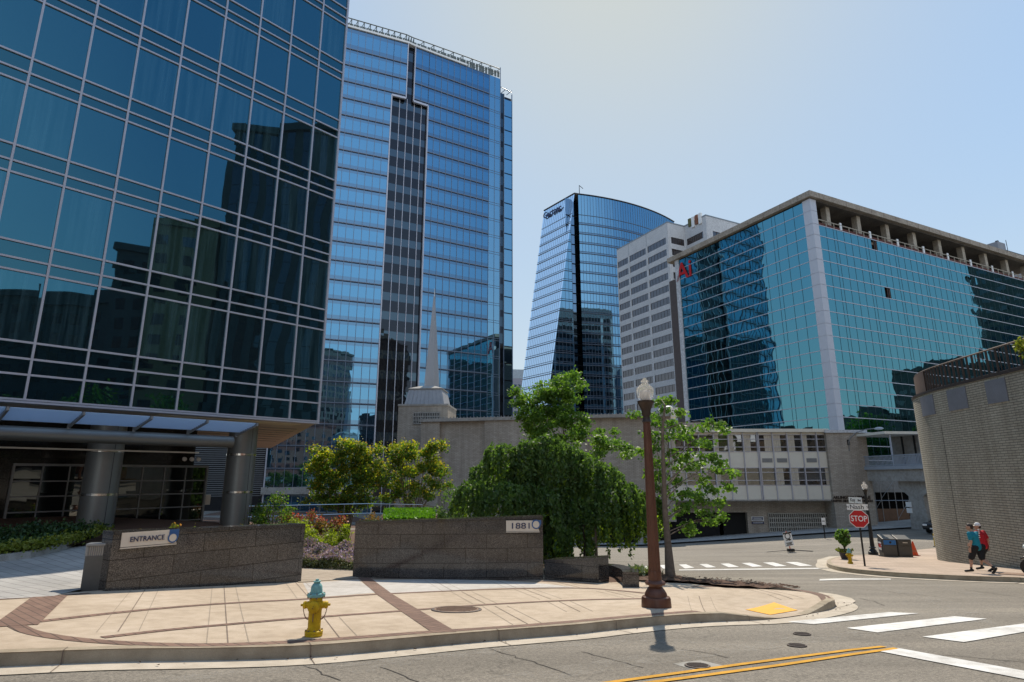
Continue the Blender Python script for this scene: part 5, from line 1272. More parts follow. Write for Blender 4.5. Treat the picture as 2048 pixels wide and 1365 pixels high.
def signplate(name, label, text, A, ang, tl, tr, bl, tx, size, ring, fwd):
    a = on(None, A, ang, *tl); b = on(None, A, ang, *tr); c = on(None, A, ang, *bl)
    w = np.linalg.norm((b-a)[:2]); h = a[2]-c[2]
    t = thing(name, label, 'sign', (c[0], c[1], c[2]), ang)
    y = -fwd
    m = MB(); m.prism([(0, 0), (w, 0), (w-.05, h*.3), (w, h)] if False else [(0, 0), (w, 0), (w-.06, h*.42), (w-.02, h), (0, h)], 0, .03); m.xf(Matrix.Translation((0, y-.005, 0)) @ Matrix.Rotation(rad(90), 4, 'X')); m.build('plate', m_sign, t)
    MB().box(0, w, y-.04, y-.005, -.035, -.012).build('plate_rule', m_sign, t); MB().box(0, w, y-.02, y-.004, -.012, .0).build('shadow_gap', m_dark, t)
    rc = on(None, A, ang, *ring[:2]); rx = float(np.hypot(*(rc-c)[:2])); rz = float(rc[2]-c[2]); rr = ring[2]
    m = MB(); m.box(rx-rr*.75, rx+rr*1.15, y-.046, y-.037, rz-.0, h+.005); m.build('blue_field', m_blue, t)
    m = MB(); m.lathe([(rr, -.006), (rr, .004), (rr*.76, .004), (rr*.76, -.006)], 28, caps=False); m.xf(Matrix.Translation((rx, y-.054, rz)) @ Matrix.Rotation(rad(90), 4, 'X')); m.build('ring', m_blue, t)
    m = MB(); m.lathe([(rr*.75, 0), (.001, 0)], 28, caps=False); m.xf(Matrix.Translation((rx, y-.052, rz)) @ Matrix.Rotation(rad(90), 4, 'X')); m.build('disc', m_sign, t)
    s = text_mb(text, 1.0, .012); X_ = [v_[0] for v_ in s.v]; Y_ = [v_[1] for v_ in s.v]; s.xf(Matrix.Translation((tx*w, y-.048, h*.50)) @ Matrix.Rotation(rad(90), 4, 'X') @ Matrix.Diagonal((size[0]*w/(max(X_)-min(X_)), size[1]*h/(max(Y_)-min(Y_)), 1, 1)) @ Matrix.Translation((-(max(X_)+min(X_))/2, -(max(Y_)+min(Y_))/2, 0))); s.build('lettering', m_navy, t)
signplate('entrance_sign', 'beige ENTRANCE plate with a blue ring on the left granite wall', 'ENTRANCE', LA_, angL, (241, 1066.5), (352, 1063), (239, 1095), .45, (.61, .36), (343, 1075.5, .105), .012)
signplate('number_sign', 'beige 1881 plate with a blue ring on the right granite wall', '1881', RA_, angR, (1012, 1041), (1078, 1039.5), (1012, 1062), .44, (.53, .55), (1071.5, 1048.5, .13), .10)
# curved low planter edge beyond the knee wall
pc = [gp(1200, 1134, KH+.3), gp(1232, 1131, KH+.35), gp(1258, 1140, KH+.35), gp(1262, 1152, KH+.3), gp(1262, 1168, KH)]
pcl = smoothline([q[:2] for q in pc], 2)
PR = thing('planter_edge', 'curved low granite planter rim around brown mulch beside the street lamp', 'planter', (0, 0, 0))
ribbon(dense(pcl, .25), .18, -.18, 0, 0, m_gran, 'rim', PR, lambda x, y: g(x, y)) if False else None
m = MB(); p = dense(pcl, .25); vs = []
for i, q in enumerate(p):
    t = p[min(i+1, len(p)-1)]-p[max(i-1, 0)]; t /= np.linalg.norm(t); n = np.array([t[1], -t[0]]); z = g(*q)
    for o, dz in ((.2, 0), (.2, .52), (-.2, .52), (-.2, 0)): vs.append((*(q+n*o), z+dz))
m.add(vs, [(4*i+k, 4*(i+1)+k, 4*(i+1)+(k+1) % 4, 4*i+(k+1) % 4) for i in range(len(p)-1) for k in range(4)]+[(0, 1, 2, 3), tuple(4*(len(p)-1)+k for k in (3, 2, 1, 0))]); o = m.build('rim', m_gran, PR)
bm = bmesh.new(); bm.from_mesh(o.data); bmesh.ops.recalc_face_normals(bm, faces=bm.faces[:]); bm.to_mesh(o.data); bm.free()
m = MB(); q0 = gp(1205, 1155, KH+.2); m.lathe([(1.0, .10), (.7, .16), (.001, .2)], 20, (q0[0]+.35, q0[1]+1.3, g(q0[0], q0[1]+1.3)), False); m.build('mulch_bed', m_mulch, PR)
# ================================================================== STREET LAMPS
def lamp(base, ytop, mat, cap, label, group):
    B = gp(*base, KH); Hh = float(atD(base[0], ytop, B[1])[2])-B[2]
    t = thing('street_lamp', label, 'street lamp', tuple(B), 0, group); k = Hh/4.85
    S = lambda pr: [(r*k, z*k) for r, z in pr]
    MB().lathe(S([(.31, -.05), (.31, .02), (.30, .17), (.285, .20), (.235, .22), (.225, .27), (.19, .33), (.135, .40), (.14, .43), (.205, .44), (.215, .47), (.20, .50), (.14, .53), (.14, .70), (.135, .72)]), 28).build('base', mat, t, True)
    m = MB(); n = 32; vs = []; fs = []; zs = np.linspace(.72, 3.86, 8)
    for z in zs:
        r = .132+(.082-.132)*(z-.72)/(3.86-.72)
        for j in range(n): rr = r*(1 if j % 4 < 2 else .90); a = 2*math.pi*j/n; vs.append((rr*math.cos(a)*k, rr*math.sin(a)*k, z*k))
    for i in range(len(zs)-1):
        for j in range(n): fs.append((i*n+j, i*n+(j+1) % n, (i+1)*n+(j+1) % n, (i+1)*n+j))
    m.add(vs, fs); m.build('fluted_shaft', mat, t)
    MB().lathe(S([(.085, 3.84), (.105, 3.86), (.085, 3.92), (.075, 3.98), (.10, 4.03), (.10, 4.08), (.115, 4.16), (.17, 4.27), (.185, 4.29), (.185, 4.33), (.15, 4.34)]), 24).build('capital', cap, t, True)
    MB().lathe(S([(.12, 4.325), (.165, 4.40), (.192, 4.50), (.197, 4.585), (.18, 4.635), (.14, 4.66), (.13, 4.68), (.085, 4.71), (.075, 4.74), (.088, 4.77), (.088, 4.785), (.05, 4.81), (.035, 4.85), (.005, 4.86)]), 28, caps=False).build('globe', m_globe, t, True)
    MB().lathe(S([(.10, 4.33), (.11, 4.50), (.09, 4.56), (.001, 4.565)]), 16).build('refractor', P('refractor_glass', (.62, .58, .52), .3, 0, .05), t, True)
    return t
lamp((1313, 1214), 757, m_bronze, m_dbron, 'tall brown fluted street lamp with a clear acorn globe on the brick-banded sidewalk', 'acorn street lamps')
lamp((1747, 1110), 964, m_blk, m_blk, 'black fluted street lamp behind the STOP sign on the far corner', 'acorn street lamps')
# ================================================================== HYDRANTS
m_hyd = concrete('hydrant_yellow', (.42, .26, .008), (.58, .39, .012), (.66, .46, .02), 14, .6); m_hyd.node_tree.nodes  # weathered enamel
def chips(m_):
    t = m_.node_tree; b = next(n for n in t.nodes if n.type == 'BSDF_PRINCIPLED'); src = b.inputs['Base Color'].links[0].from_socket
    tc = t.nodes.new('ShaderNodeTexCoord'); n = t.nodes.new('ShaderNodeTexNoise'); n.inputs['Scale'].default_value = 22; n.inputs['Detail'].default_value = 6; n.inputs['Roughness'].default_value = .7; t.links.new(tc.outputs['Object'], n.inputs['Vector'])
    r = t.nodes.new('ShaderNodeValToRGB'); r.color_ramp.elements[0].position = .60; r.color_ramp.elements[0].color = (0, 0, 0, 1); r.color_ramp.elements[1].position = .66; r.color_ramp.elements[1].color = (1, 1, 1, 1); t.links.new(n.outputs[0], r.inputs[0])
    mx = t.nodes.new('ShaderNodeMixRGB'); mx.inputs[2].default_value = (.10, .055, .03, 1); t.links.new(r.outputs[0], mx.inputs[0]); t.links.new(src, mx.inputs[1]); t.links.new(mx.outputs[0], b.inputs['Base Color'])
    b.inputs['Roughness'].default_value = .55
chips(m_hyd)
m_hyt = concrete('hydrant_teal', (.13, .30, .29), (.20, .40, .39), (.30, .50, .48), 20, .5)
def hydrant(loc, rotz, Hh, label):
    t = thing('fire_hydrant', label, 'fire hydrant', loc, rotz, 'yellow fire hydrants'); k = Hh
    S = lambda pr: [(r*k, z*k) for r, z in pr]
    MB().lathe(S([(.15, -.03), (.155, .02), (.162, .022), (.162, .055), (.155, .06), (.155, .065), (.165, .068), (.165, .10), (.155, .105), (.118, .11), (.115, .13), (.117, .45), (.13, .48), (.128, .58), (.118, .62), (.118, .695)]), 28).build('barrel', m_hyd, t, True)
    MB().lathe(S([(.118, .69), (.155, .69), (.166, .705), (.166, .735), (.158, .75), (.11, .755), (.108, .80), (.10, .875), (.075, .915), (.055, .93), (.055, .945), (.068, .95), (.068, .965), (.03, .97), (.03, 1.0), (.001, 1.0)]), 28).build('bonnet', m_hyt, t, True)
    m = MB()
    for a in np.linspace(0, 6.28, 9)[:-1]: m.lathe([(.016*k, .668*k), (.016*k, .76*k)], 6, (.145*k*math.cos(a+.3), .145*k*math.sin(a+.3), 0))
    for a in np.linspace(0, 6.28, 9)[:-1]: m.lathe([(.018*k, .035*k), (.018*k, .125*k)], 6, (.143*k*math.cos(a+.3), .143*k*math.sin(a+.3), 0))
    m.build('bolts', m_rust, t)
    m = MB(); m.lathe(S([(.10, 0), (.10, .05), (.105, .055), (.105, .085), (.085, .10), (.03, .103), (.03, .135), (.02, .137)]), 20); m.xf(Matrix.Translation((0, -.085*k, .53*k)) @ Matrix.Rotation(rad(90), 4, 'X')); m.build('pumper_cap', m_hyd, t, True)
    for s in (-1, 1):
        m = MB(); m.lathe(S([(.065, 0), (.065, .07), (.055, .075), (.055, .09), (.07, .092), (.07, .115), (.055, .14), (.022, .143), (.022, .185), (.018, .187)]), 16); m.xf(Matrix.Translation((s*.085*k, 0, .545*k)) @ Matrix.Rotation(rad(90)*s, 4, 'Y')); m.build('hose_cap', m_hyd, t, True)
        m = MB()
        for j in range(12):
            u = j/11; x = s*(.215-.10*u**1.5); z = .49-.19*math.sin(u*1.57)**1.0; 
            m.lathe([(.004*k, -.014*k), (.010*k, 0), (.004*k, .014*k)], 6, (x*k, -.02*k, z*k))
        m.build('chain', m_rust, t)
    m = MB(); m.tube([(0, -.185*k, .52*k), (.0, -.135*k, .44*k), (-.004*k, -.128*k, .28*k)], .008*k, 6); m.build('chain', m_rust, t); return t
hb = gp(627, 1273, KH); hydrant(tuple(hb), rad(4), float(atD(637, 1158.5, hb[1])[2])-hb[2], 'yellow fire hydrant with a pale teal bonnet at the front kerb')
hb2 = gp(1701, 1128, KH); hydrant(tuple(hb2), rad(-60), float(atD(1696, 1096.5, hb2[1])[2])-hb2[2], 'yellow fire hydrant with a pale teal bonnet before the plant pot at the far corner')
# ================================================================== BOLLARD LIGHT
B = gp(186, 1178, KH); t = thing('bollard_light', 'slab-shaped grey metal bollard light at the driveway edge', 'bollard', tuple(B), rad(20)); hB = float(atD(190, 1086, B[1])[2])-B[2]
k_ = 40/ppm(B)/1.0
m_bol = P('bollard_grey', (.10, .10, .095), .45, .3, .1); MB().box(-k_*.46, k_*.46, -.13, .13, -.1, hB-.24).build('body', m_bol, t); MB().box(-k_*.40, k_*.40, -.10, .10, hB-.24, hB-.05).build('lens', P('bollard_lens', (.5, .47, .42), .3, 0, .05), t)
m = MB()
for x in (-k_*.44, k_*.44): m.box(x-.02, x+.02, -.12, .12, hB-.24, hB-.05)
for j in range(9): x = -k_*.36+k_*.72*j/8; m.box(x-.006, x+.006, -.125, -.10, hB-.24, hB-.05)
m.build('louvre_bars', m_steelgrey, t); bevel(MB().box(-k_*.5, k_*.5, -.15, .15, hB-.05, hB).build('cap', m_steelgrey, t), .01)
# ================================================================== FAR CORNER: STOP SIGN, BINS, POT, CONE, POSTS
B = gp(1730, 1133, KH); t = thing('stop_sign', 'red octagonal STOP sign on a dark pole under white N Nash St name blades', 'stop sign', tuple(B))
Hs = float(atD(1718, 1038, B[1])[2])-B[2]; R8 = 16.8/ppm(atD(1718, 1038, B[1]))
zt_ = float(atD(1712, 998, B[1])[2])-B[2]
MB().tube([(0, 0, -.1), (0, 0, zt_)], .035, 8).build('pole', m_blk, t)
vd = Vector((-B[0], -B[1], 0)).normalized(); xd = Vector((-vd.y, vd.x, 0)); 
if xd.x < 0: xd = -xd
def octo(r, dz, dep): 
    m = MB(); m.prism([(r*math.cos(rad(22.5+45*i)), r*math.sin(rad(22.5+45*i))) for i in range(8)], 0, dep); o = Vector((0, 0, Hs))+vd*dz; m.xf(frame_mat(o, xd)); return m
plate = octo(R8/math.cos(rad(22.5)), .045, .006).build('face_border', m_wht, t); octo((R8-.022)/math.cos(rad(22.5)), .052, .003).build('face', m_red, t)
s = text_mb('STOP', R8*.86, .004, bold=.003); s.xf(frame_mat(Vector((0, 0, Hs))+vd*.06, xd) @ Matrix.Diagonal((.82, 1.05, 1, 1))); s.build('lettering', m_wht, t)
zb_ = float(atD(1712, 1014.5, B[1])[2])-B[2]
def blade(z, w, h, xdir, parts):
    nrm = Vector(xdir).cross(Vector((0, 0, 1))).normalized(); m = MB(); m.box(-w/2, w/2, -h/2, h/2, -.006, .006); m.xf(frame_mat(Vector((0, 0, z))+nrm*.05, xdir)); o = m.build('name_blade', m_wht, t)
    for tx, sz, x in parts: 
        for sd in (1,): s = text_mb(tx, sz, .004, bold=.001); s.xf(frame_mat(Vector((0, 0, z))+nrm*.06+Vector(xdir)*x, xdir)); s.build('lettering', m_blk, o)
blade(zb_, 38/ppm(B), 11.5/ppm(B), xd, [('N', .12, -.34), ('Nash', .24, -.02), ('St', .12, .36)])
x2 = (Matrix.Rotation(rad(-58), 3, 'Z') @ xd); blade(zb_+.26, .85, .23, x2, [('Key', .2, -.16), ('Blvd', .11, .27)])
# recycling and litter compactor pair
B = gp(1793, 1114, KH); t = thing('litter_bin', 'pair of joined dark grey solar litter compactors with a blue slot label', 'litter bin', tuple(B), rad(-14)); sB_ = 1/34.0
m_bin = P('bin_grey', (.085, .08, .072), .4, .2, .12)
hb_ = float(atD(1793, 1071, B[1])[2])-B[2]
for j, x in enumerate((-.66, .02)):
    m = MB(); m.add([(x, -.35, 0), (x+.64, -.35, 0), (x+.64, .40, 0), (x, .40, 0), (x, -.35, hb_-.16), (x+.64, -.35, hb_-.16), (x+.64, .40, hb_), (x, .40, hb_)], [(0, 3, 2, 1), (4, 5, 6, 7), (0, 1, 5, 4), (1, 2, 6, 5), (2, 3, 7, 6), (3, 0, 4, 7)]); o = m.build('bin_body', m_bin, t); bevel(o, .03, 3)
    MB().box(x+.03, x+.61, -.375, -.352, .12, hb_-.5).build('door', m_bin, t); MB().box(x+.04, x+.60, -.39, -.34, hb_-.44, hb_-.22).build('slot_label', P('label_blue', (.03, .16, .42), .4) if j == 0 else m_bin, t)
    m = MB(); m.lathe([(.055, 0), (.055, .01)], 14) if j == 0 else m.box(-.11, .11, -.02, .02, 0, .01); m.xf(Matrix.Translation((x+.34, -.392, hb_-.32)) @ Matrix.Rotation(rad(90), 4, 'X')); m.build('slot', m_blk if j == 0 else m_sign, t)
MB().box(-.7, .70, -.33, .38, -.06, .03).build('plinth', m_blk, t)
m = MB(); m.box(-.685, -.664, -.25, .33, .22, hb_-.24); m.build('side_poster', P('poster_dark', (.03, .03, .035), .4), t)
m = MB(); 
for z, y0, y1 in ((hb_-.38, -.2, .25), (hb_-.50, -.2, .2), (hb_-.62, -.15, .27), (.36, -.15, .25)): m.box(-.692, -.684, y0, y1, z-.035, z+.035)
m.build('poster_white_bars', m_wht, t); m = MB(); m.box(-.693, -.684, -.12, .22, .44, .60); m.box(-.694, -.684, -.2, .26, hb_-.57, hb_-.545); m.box(-.6945, -.684, -.2, .1, hb_-.45, hb_-.42); m.build('poster_red_blocks', m_red, t)
# pot with shrub
def leafquads(pts, size, up=0.3, elong=1.5, rs=rng, down=0.0):
    n = len(pts); a = rs.normal(size=(n, 3)); 
    if down: a[:, 2] -= down
    a /= np.linalg.norm(a, axis=1)[:, None]; b = rs.normal(size=(n, 3)); b[:, 2] += up; b -= (b*a).sum(1)[:, None]*a; b /= np.linalg.norm(b, axis=1)[:, None]+1e-9; c = np.cross(a, b)
    s = (size*(.65+.7*rs.random(n)))[:, None]; P_ = np.asarray(pts)
    v = np.stack([P_-a*s*elong*.5, P_+c*s*.5+b*s*.08, P_+a*s*elong*.5, P_-c*s*.5+b*s*.08], 1).reshape(-1, 3); return v
def leaf_obj(name, pts, size, mat, parent, **kw):
    v = leafquads(np.asarray(pts), size, **kw); n = len(v)//4
    me = bpy.data.meshes.new(name); me.vertices.add(len(v)); me.vertices.foreach_set('co', v.astype(np.float32).ravel()); me.loops.add(4*n); me.polygons.add(n)
    me.loops.foreach_set('vertex_index', np.arange(4*n, dtype=np.int32)); me.polygons.foreach_set('loop_start', np.arange(0, 4*n, 4, dtype=np.int32)); me.polygons.foreach_set('loop_total', np.full(n, 4, np.int32))
    me.update(calc_edges=True); me.materials.append(mat); return link(bpy.data.objects.new(name, me), parent)
def ball(c, r, n, shell=.55):
    d = rng.normal(size=(n, 3)); d /= np.linalg.norm(d, axis=1)[:, None]; k = (shell+(1-shell)*rng.random(n))[:, None]; return np.array(c)+d*k*np.array(r)
B = gp(1692, 1119, KH); t = thing('plant_pot', 'tapered charcoal pot of green foliage behind the far hydrant', 'plant pot', tuple(B)); hp = float(atD(1692, 1099, B[1])[2])-B[2]; rp_ = 12.5/ppm(B)
MB().lathe([(rp_*.62, 0), (rp_*.66, .02), (rp_*.98, hp*.9), (rp_*1.08, hp*.9), (rp_*1.08, hp), (rp_*.95, hp), (rp_*.9, hp*.85), (.001, hp*.85)], 24).build('pot', P('pot_charcoal', (.055, .048, .052), .6, 0, .2), t, True)
tp_ = float(atD(1692, 1062, B[1])[2])-B[2]
sh = thing('potted_shrub', 'rounded leafy shrub growing in the charcoal pot', 'shrub', (B[0], B[1], B[2]+hp*.85))
m = MB()
for j in range(9): a = j*.7; m.tube([(0, 0, 0), (.08*math.cos(a), .08*math.sin(a), .35), (.3*math.cos(a), .3*math.sin(a), .8)], [.018, .012, .006], 5)
m.build('stems', m_bark, sh); zc2 = (tp_-hp)*.56
pts = np.concatenate([ball(c, .13, 60, .2) for c in ball((0, 0, zc2+.12), (rp_*1.05, rp_*1.05, (tp_-hp)*.40), 42, .5)]); leaf_obj('foliage', pts, .075, lf_gink, sh)
pts = np.concatenate([ball((rp_*.9*math.cos(a), rp_*.9*math.sin(a), .02), (.16, .16, .1), 40, .1) for a in np.linspace(2.4, 5.4, 8)]); leaf_obj('trailing_leaves', pts, .06, lf_gold, sh)
# cone
B = gp(1829, 1112, KH); t = thing('traffic_cone', 'tall faded orange traffic cone beside the litter compactors', 'traffic cone', tuple(B)); hc = float(atD(1824, 1083, B[1])[2])-B[2]
MB().lathe([(.19, .04), (.03, hc), (.001, hc)], 20).build('cone', m_orange, t, True); MB().box(-.2, .2, -.2, .2, 0, .04).build('base', P('cone_base', (.28, .05, .02), .7), t)
MB().lathe([(.152, hc*.27), (.128, hc*.42)], 20, caps=False).xf(Matrix.Diagonal((1.02, 1.02, 1, 1))).build('band', P('cone_band', (.55, .16, .08), .5), t, True)
# yellow delineator
B = gp(1871, 1094, 0); t = thing('delineator_post', 'thin yellow plastic delineator post beside the brick drum', 'post', tuple(B)); hd = float(atD(1869, 1068, B[1])[2])-B[2]
MB().lathe([(.055, .03), (.05, hd), (.001, hd+.02)], 10).build('post', P('post_yellow', (.65, .42, .02), .5), t, True); MB().lathe([(.14, 0), (.12, .04), (.001, .045)], 12).build('base', m_blk, t); MB().lathe([(.058, hd*.72), (.057, hd*.82)], 10, caps=False).build('band', m_wht, t)
# portable temporary sign
B = gp(1582, 1105, 0); t = thing('temporary_sign', 'leaning white no-parking style sign on a splayed spring stand in the street', 'sign', tuple(B), rad(8)); hs_ = float(atD(1572, 1063, B[1])[2])-B[2]
lean = Matrix.Rotation(rad(-9), 4, 'Y')
m = MB(); m.tube([(0, 0, .05), (0, 0, hs_*1.0)], .03, 6); m.xf(lean); m.build('mast', m_orange, t); m = MB()
for dx, dy in ((-1.5, .3), (1.6, .1), (-.4, -.5), (.5, .6)): m.tube([(0, 0, .14), (dx, dy, .02)], .025, 5)
m.box(-.2, .2, -.12, .12, .04, .22); m.build('stand', m_dark, t)
w_, h0, h1_ = .30, hs_*.30, hs_*.97
m = MB(); m.box(-w_, w_, -.05, -.035, h0, h1_); m.xf(lean); m.build('panel', m_wht, t)
m = MB(); hh = h1_-h0
m.box(-w_, w_, -.06, -.05, h1_-hh*.12, h1_)
m.box(-.16, .06, -.06, -.05, h0+hh*.42, h0+hh*.48); m.add([(.05, -.055, h0+hh*.37), (.22, -.055, h0+hh*.45), (.05, -.055, h0+hh*.53)], [(0, 1, 2), (2, 1, 0)])
for z, a in ((.24, .2), (.16, .16), (.08, .22)): m.box(-a, a, -.06, -.05, h0+hh*z-.02, h0+hh*z+.02)
m.xf(lean); m.build('black_marks', m_blk, t)
m = MB(); m.lathe([(.2, 0), (.2, .01), (.15, .01), (.15, 0)], 24, caps=False); m.xf(lean @ Matrix.Translation((0, -.052, h0+hh*.72)) @ Matrix.Rotation(rad(90), 4, 'X')); m.build('ring', m_dark, t)
# parking sign by the church wall
B = gp(1650, 1075, .14); t = thing('parking_sign', 'small white sign on a thin dark post before the breeze-block screen', 'sign', tuple(B)); hq = float(atD(1645, 1032, B[1])[2])-B[2]
MB().tube([(0, 0, -.1), (0, 0, hq)], .045, 6).build('post', m_blk, t); z0, z1 = [float(atD(1646, y, B[1])[2])-B[2] for y in (1050, 1036)]; MB().box(-.16, .16, -.07, -.045, z0, z1).build('plate', m_wht, t); MB().box(-.1, .1, -.08, -.07, (z0+z1)/2-.03, (z0+z1)/2+.06).build('mark', m_steelgrey, t)
# plaza handrail
HRp = [atD(498, 1013, 25.0), atD(640, 1010, 26.5), atD(735, 1008, 28), atD(845, 1010, 30), atD(968, 1034, 28)]
t = thing('plaza_handrail', 'thin stainless handrail running behind the flowering shrubs', 'handrail', (0, 0, 0)); m = MB()
for dz in (0, -.42): m.tube([tuple(q+np.array([0, 0, dz])) for q in HRp], .022, 6)
m.build('rails', m_ss, t)
for a, b in zip(HRp[:-1], HRp[1:]):
    n = max(2, int(np.linalg.norm(b-a)/.9))
    for j in range(n): q = a+(b-a)*j/n; MB().tube([(q[0], q[1], q[2]-1.0), tuple(q)], .018, 6).build('post', m_steelgrey, t)
# ================================================================== VEGETATION
def shrub(name, label, cat, px, D, wpx, ytop, mat, lsize=.07, nclump=26, per=70, group=None, tip=None, base=None, flat=.5, sub=.16):
    P0 = atD(px, 1000, D); zg_ = g(P0[0], P0[1])+.08 if base is None else base; zt_ = float(atD(px, ytop, D)[2]); H = max(.25, zt_-zg_); r = wpx/2/ppm(P0)
    t = thing(name, label, cat, (P0[0], P0[1], zg_), 0, group)
    m = MB()
    for j in range(8): a = j*.785+.3; m.tube([(0, 0, 0), (.2*r*math.cos(a), .2*r*math.sin(a), H*.4), (.6*r*math.cos(a), .6*r*math.sin(a), H*.8)], [.025, .015, .006], 5)
    m.build('stems', m_bark, t)
    cs = ball((0, 0, H*.48), (r*.85, r*.85, H*.46), nclump, .35); cs[:, 2] = np.clip(cs[:, 2], .08, H*.93)
    pts = np.concatenate([c+rng.normal(size=(per, 3))*np.array([sub, sub, sub*.8])*min(1.4, max(.5, r)) for c in cs]); pts = pts[pts[:, 2] > .02]
    leaf_obj('foliage', pts, lsize, mat, t, up=1.0)
    if tip is not None:
        tm, frac, ts = tip; k = pts[pts[:, 2] > H*(1-frac)]; k = k[rng.random(len(k)) < .5]+np.array([0, 0, .03]); leaf_obj('flowers' if 'petal' in tm.name else 'new_growth', k+rng.normal(size=k.shape)*.03, ts, tm, t, up=1.0)
    return t
def lobes_pts(lobes, D, n_per=90, cl=9, o=None, dj=.9, clr=.20):
    out = []; cen = []
    for cx, cy, rx, ry in lobes:
        for _ in range(max(2, int(cl*rx*ry/500))):
            a = rng.random()*6.28; k = math.sqrt(rng.random()); d = D+dj*(rng.random()*2-1)*1.0
            c = atD(cx+rx*k*math.cos(a), cy+ry*k*math.sin(a), d); cen.append(c-o); out.append((c-o)+rng.normal(size=(n_per, 3))*np.array([clr, clr, clr*.62]))
    return np.concatenate(out), cen
def limbs(m, fork, cen, r0, n, rs=.5):
    for c in [cen[i] for i in rng.choice(len(cen), min(n, len(cen)), False)]:
        f_ = np.array(fork[rng.integers(0, len(fork))], float); f_ = f_ if c[2] > f_[2] else np.array([f_[0], f_[1], max(.3, c[2]*.8)])
        mid = (f_+c)/2+np.array([0, 0, .12*np.linalg.norm(c-f_)*.6])+rng.normal(size=3)*.06; m.tube([f_, mid, c], [r0*.8, r0*.45, r0*.12], 5)
# crape myrtles
def crape(label, px, D, lobes, base_px):
    B = atD(base_px, 1040, D); o = np.array([B[0], B[1], g(B[0], B[1])+.1]); t = thing('crape_myrtle', label, 'tree', tuple(o), 0, 'multi-stemmed crape myrtles')
    pts, cen = lobes_pts(lobes, D, 70, 9, o, .9, .15); top = max(c[2] for c in cen); m = MB()
    for c in [cen[i] for i in rng.choice(len(cen), 26, False)]:
        a = math.atan2(c[1], c[0]); m.tube([(.08*math.cos(a), .08*math.sin(a), -.1), (c[0]*.22, c[1]*.22, top*.33), (c[0]*.6, c[1]*.6, top*.33+(c[2]-top*.33)*.6), c], [.035, .028, .016, .005], 5)
    m.build('trunk', m_bark, t); leaf_obj('crown', pts, .085, lf_crape, t, up=.8)
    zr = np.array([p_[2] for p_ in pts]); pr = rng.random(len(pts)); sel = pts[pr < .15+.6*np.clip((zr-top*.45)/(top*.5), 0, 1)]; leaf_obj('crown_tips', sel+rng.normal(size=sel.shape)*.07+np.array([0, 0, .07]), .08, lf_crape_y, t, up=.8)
crape('broader crape myrtle with yellow tips, left of its twin behind the granite walls', 690, 30, [(690, 925, 60, 38), (655, 950, 38, 30), (725, 950, 42, 40), (690, 985, 60, 35), (640, 905, 15, 18), (700, 893, 25, 14), (745, 915, 22, 20), (660, 1005, 30, 18), (625, 1000, 16, 10), (715, 1005, 35, 20), (760, 955, 18, 25)], 690)
crape('slimmer crape myrtle with visible slim stems, right of its twin behind the granite walls', 828, 31, [(830, 920, 52, 32), (800, 905, 20, 18), (868, 890, 22, 13), (845, 960, 42, 28), (795, 950, 26, 26), (880, 950, 18, 26), (808, 985, 22, 22), (850, 990, 22, 12), (895, 972, 12, 6), (775, 985, 22, 14)], 822)
# weeping tree
Dw = 22.5; B = atD(1090, 1080, Dw); o = np.array([B[0], B[1], g(B[0], B[1])+.1]); t = thing('weeping_tree', 'dark green weeping tree cascading over the granite walls behind the street lamp', 'tree', tuple(o))
mounds = [(985, 918, 44, 110), (1003, 888, 36, 120), (1052, 908, 48, 140), (1122, 886, 50, 120), (1168, 908, 42, 110), (1085, 940, 62, 120), (1060, 882, 38, 130), (1094, 872, 34, 140), (1040, 930, 44, 110), (1090, 905, 40, 110), (1065, 970, 50, 100), (1010, 968, 52, 75), (946, 965, 36, 75), (1195, 925, 55, 100), (1230, 960, 62, 95), (1280, 985, 45, 70), (1190, 1000, 62, 80), (1130, 1035, 52, 90), (1085, 1055, 42, 75), (1105, 1062, 35, 60), (1260, 1010, 55, 52), (1312, 1000, 26, 60), (922, 995, 24, 45), (1150, 985, 50, 80)]
P1 = []; P2 = []; tw = MB()
for cx, cy, rx, hang in mounds:
    d0 = Dw+(rng.random()*2-1)*1.3-(.7 if cy > 960 else 0); c = atD(cx, cy, d0)-o; r = rx/ppm(atD(cx, cy, d0)); hg = hang/ppm(atD(cx, cy, d0))
    for _ in range(int(95*(rx/55)**1.4)):
        a = rng.random()*6.28; k = math.sqrt(rng.random()); s0 = c+np.array([r*k*math.cos(a), r*k*.8*math.sin(a), -.55*r*k*k+.04*rng.normal()]); out = np.array([math.cos(a), math.sin(a), 0])
        L = hg*(.35+.65*rng.random())*(.5+.5*k); n = int(L/.032)+4; u = np.linspace(0, 1, n)[:, None]
        ln_ = s0+out*(.16*r*np.sin(u*1.5))+np.array([0, 0, -1.])*(u**1.25)*L+rng.normal(size=(n, 3))*.035; P1.append(ln_)
        if rng.random() < (.35 if cx < 1080 or cy < 940 else .85): P2.append(ln_[-max(3, n//4):]+rng.normal(size=(max(3, n//4), 3))*.03)  # more yellow leaves low right, coloured as if sun shines through them
        if rng.random() < .06: tw.tube([s0, s0+out*.05+np.array([0, 0, -L*.5])], .008, 3, False)
P1 = np.concatenate(P1); P2 = np.concatenate(P2)
P1 = P1[P1[:, 2] > .25]; P2 = P2[P2[:, 2] > .25]
leaf_obj('crown', P1, .074, lf_weep, t, up=.6, elong=1.9, down=1.4); leaf_obj('crown_tips', P2, .07, lf_weep_y, t, up=.5, elong=1.9, down=1.4)
tk = atD(1118, 900, Dw)-o; m = MB(); m.tube([(.5, 0, -.2), (.45, .05, 1.2), (.3, 0, 2.4), tk+np.array([0, 0, -.2])], [.20, .17, .13, .07], 10)
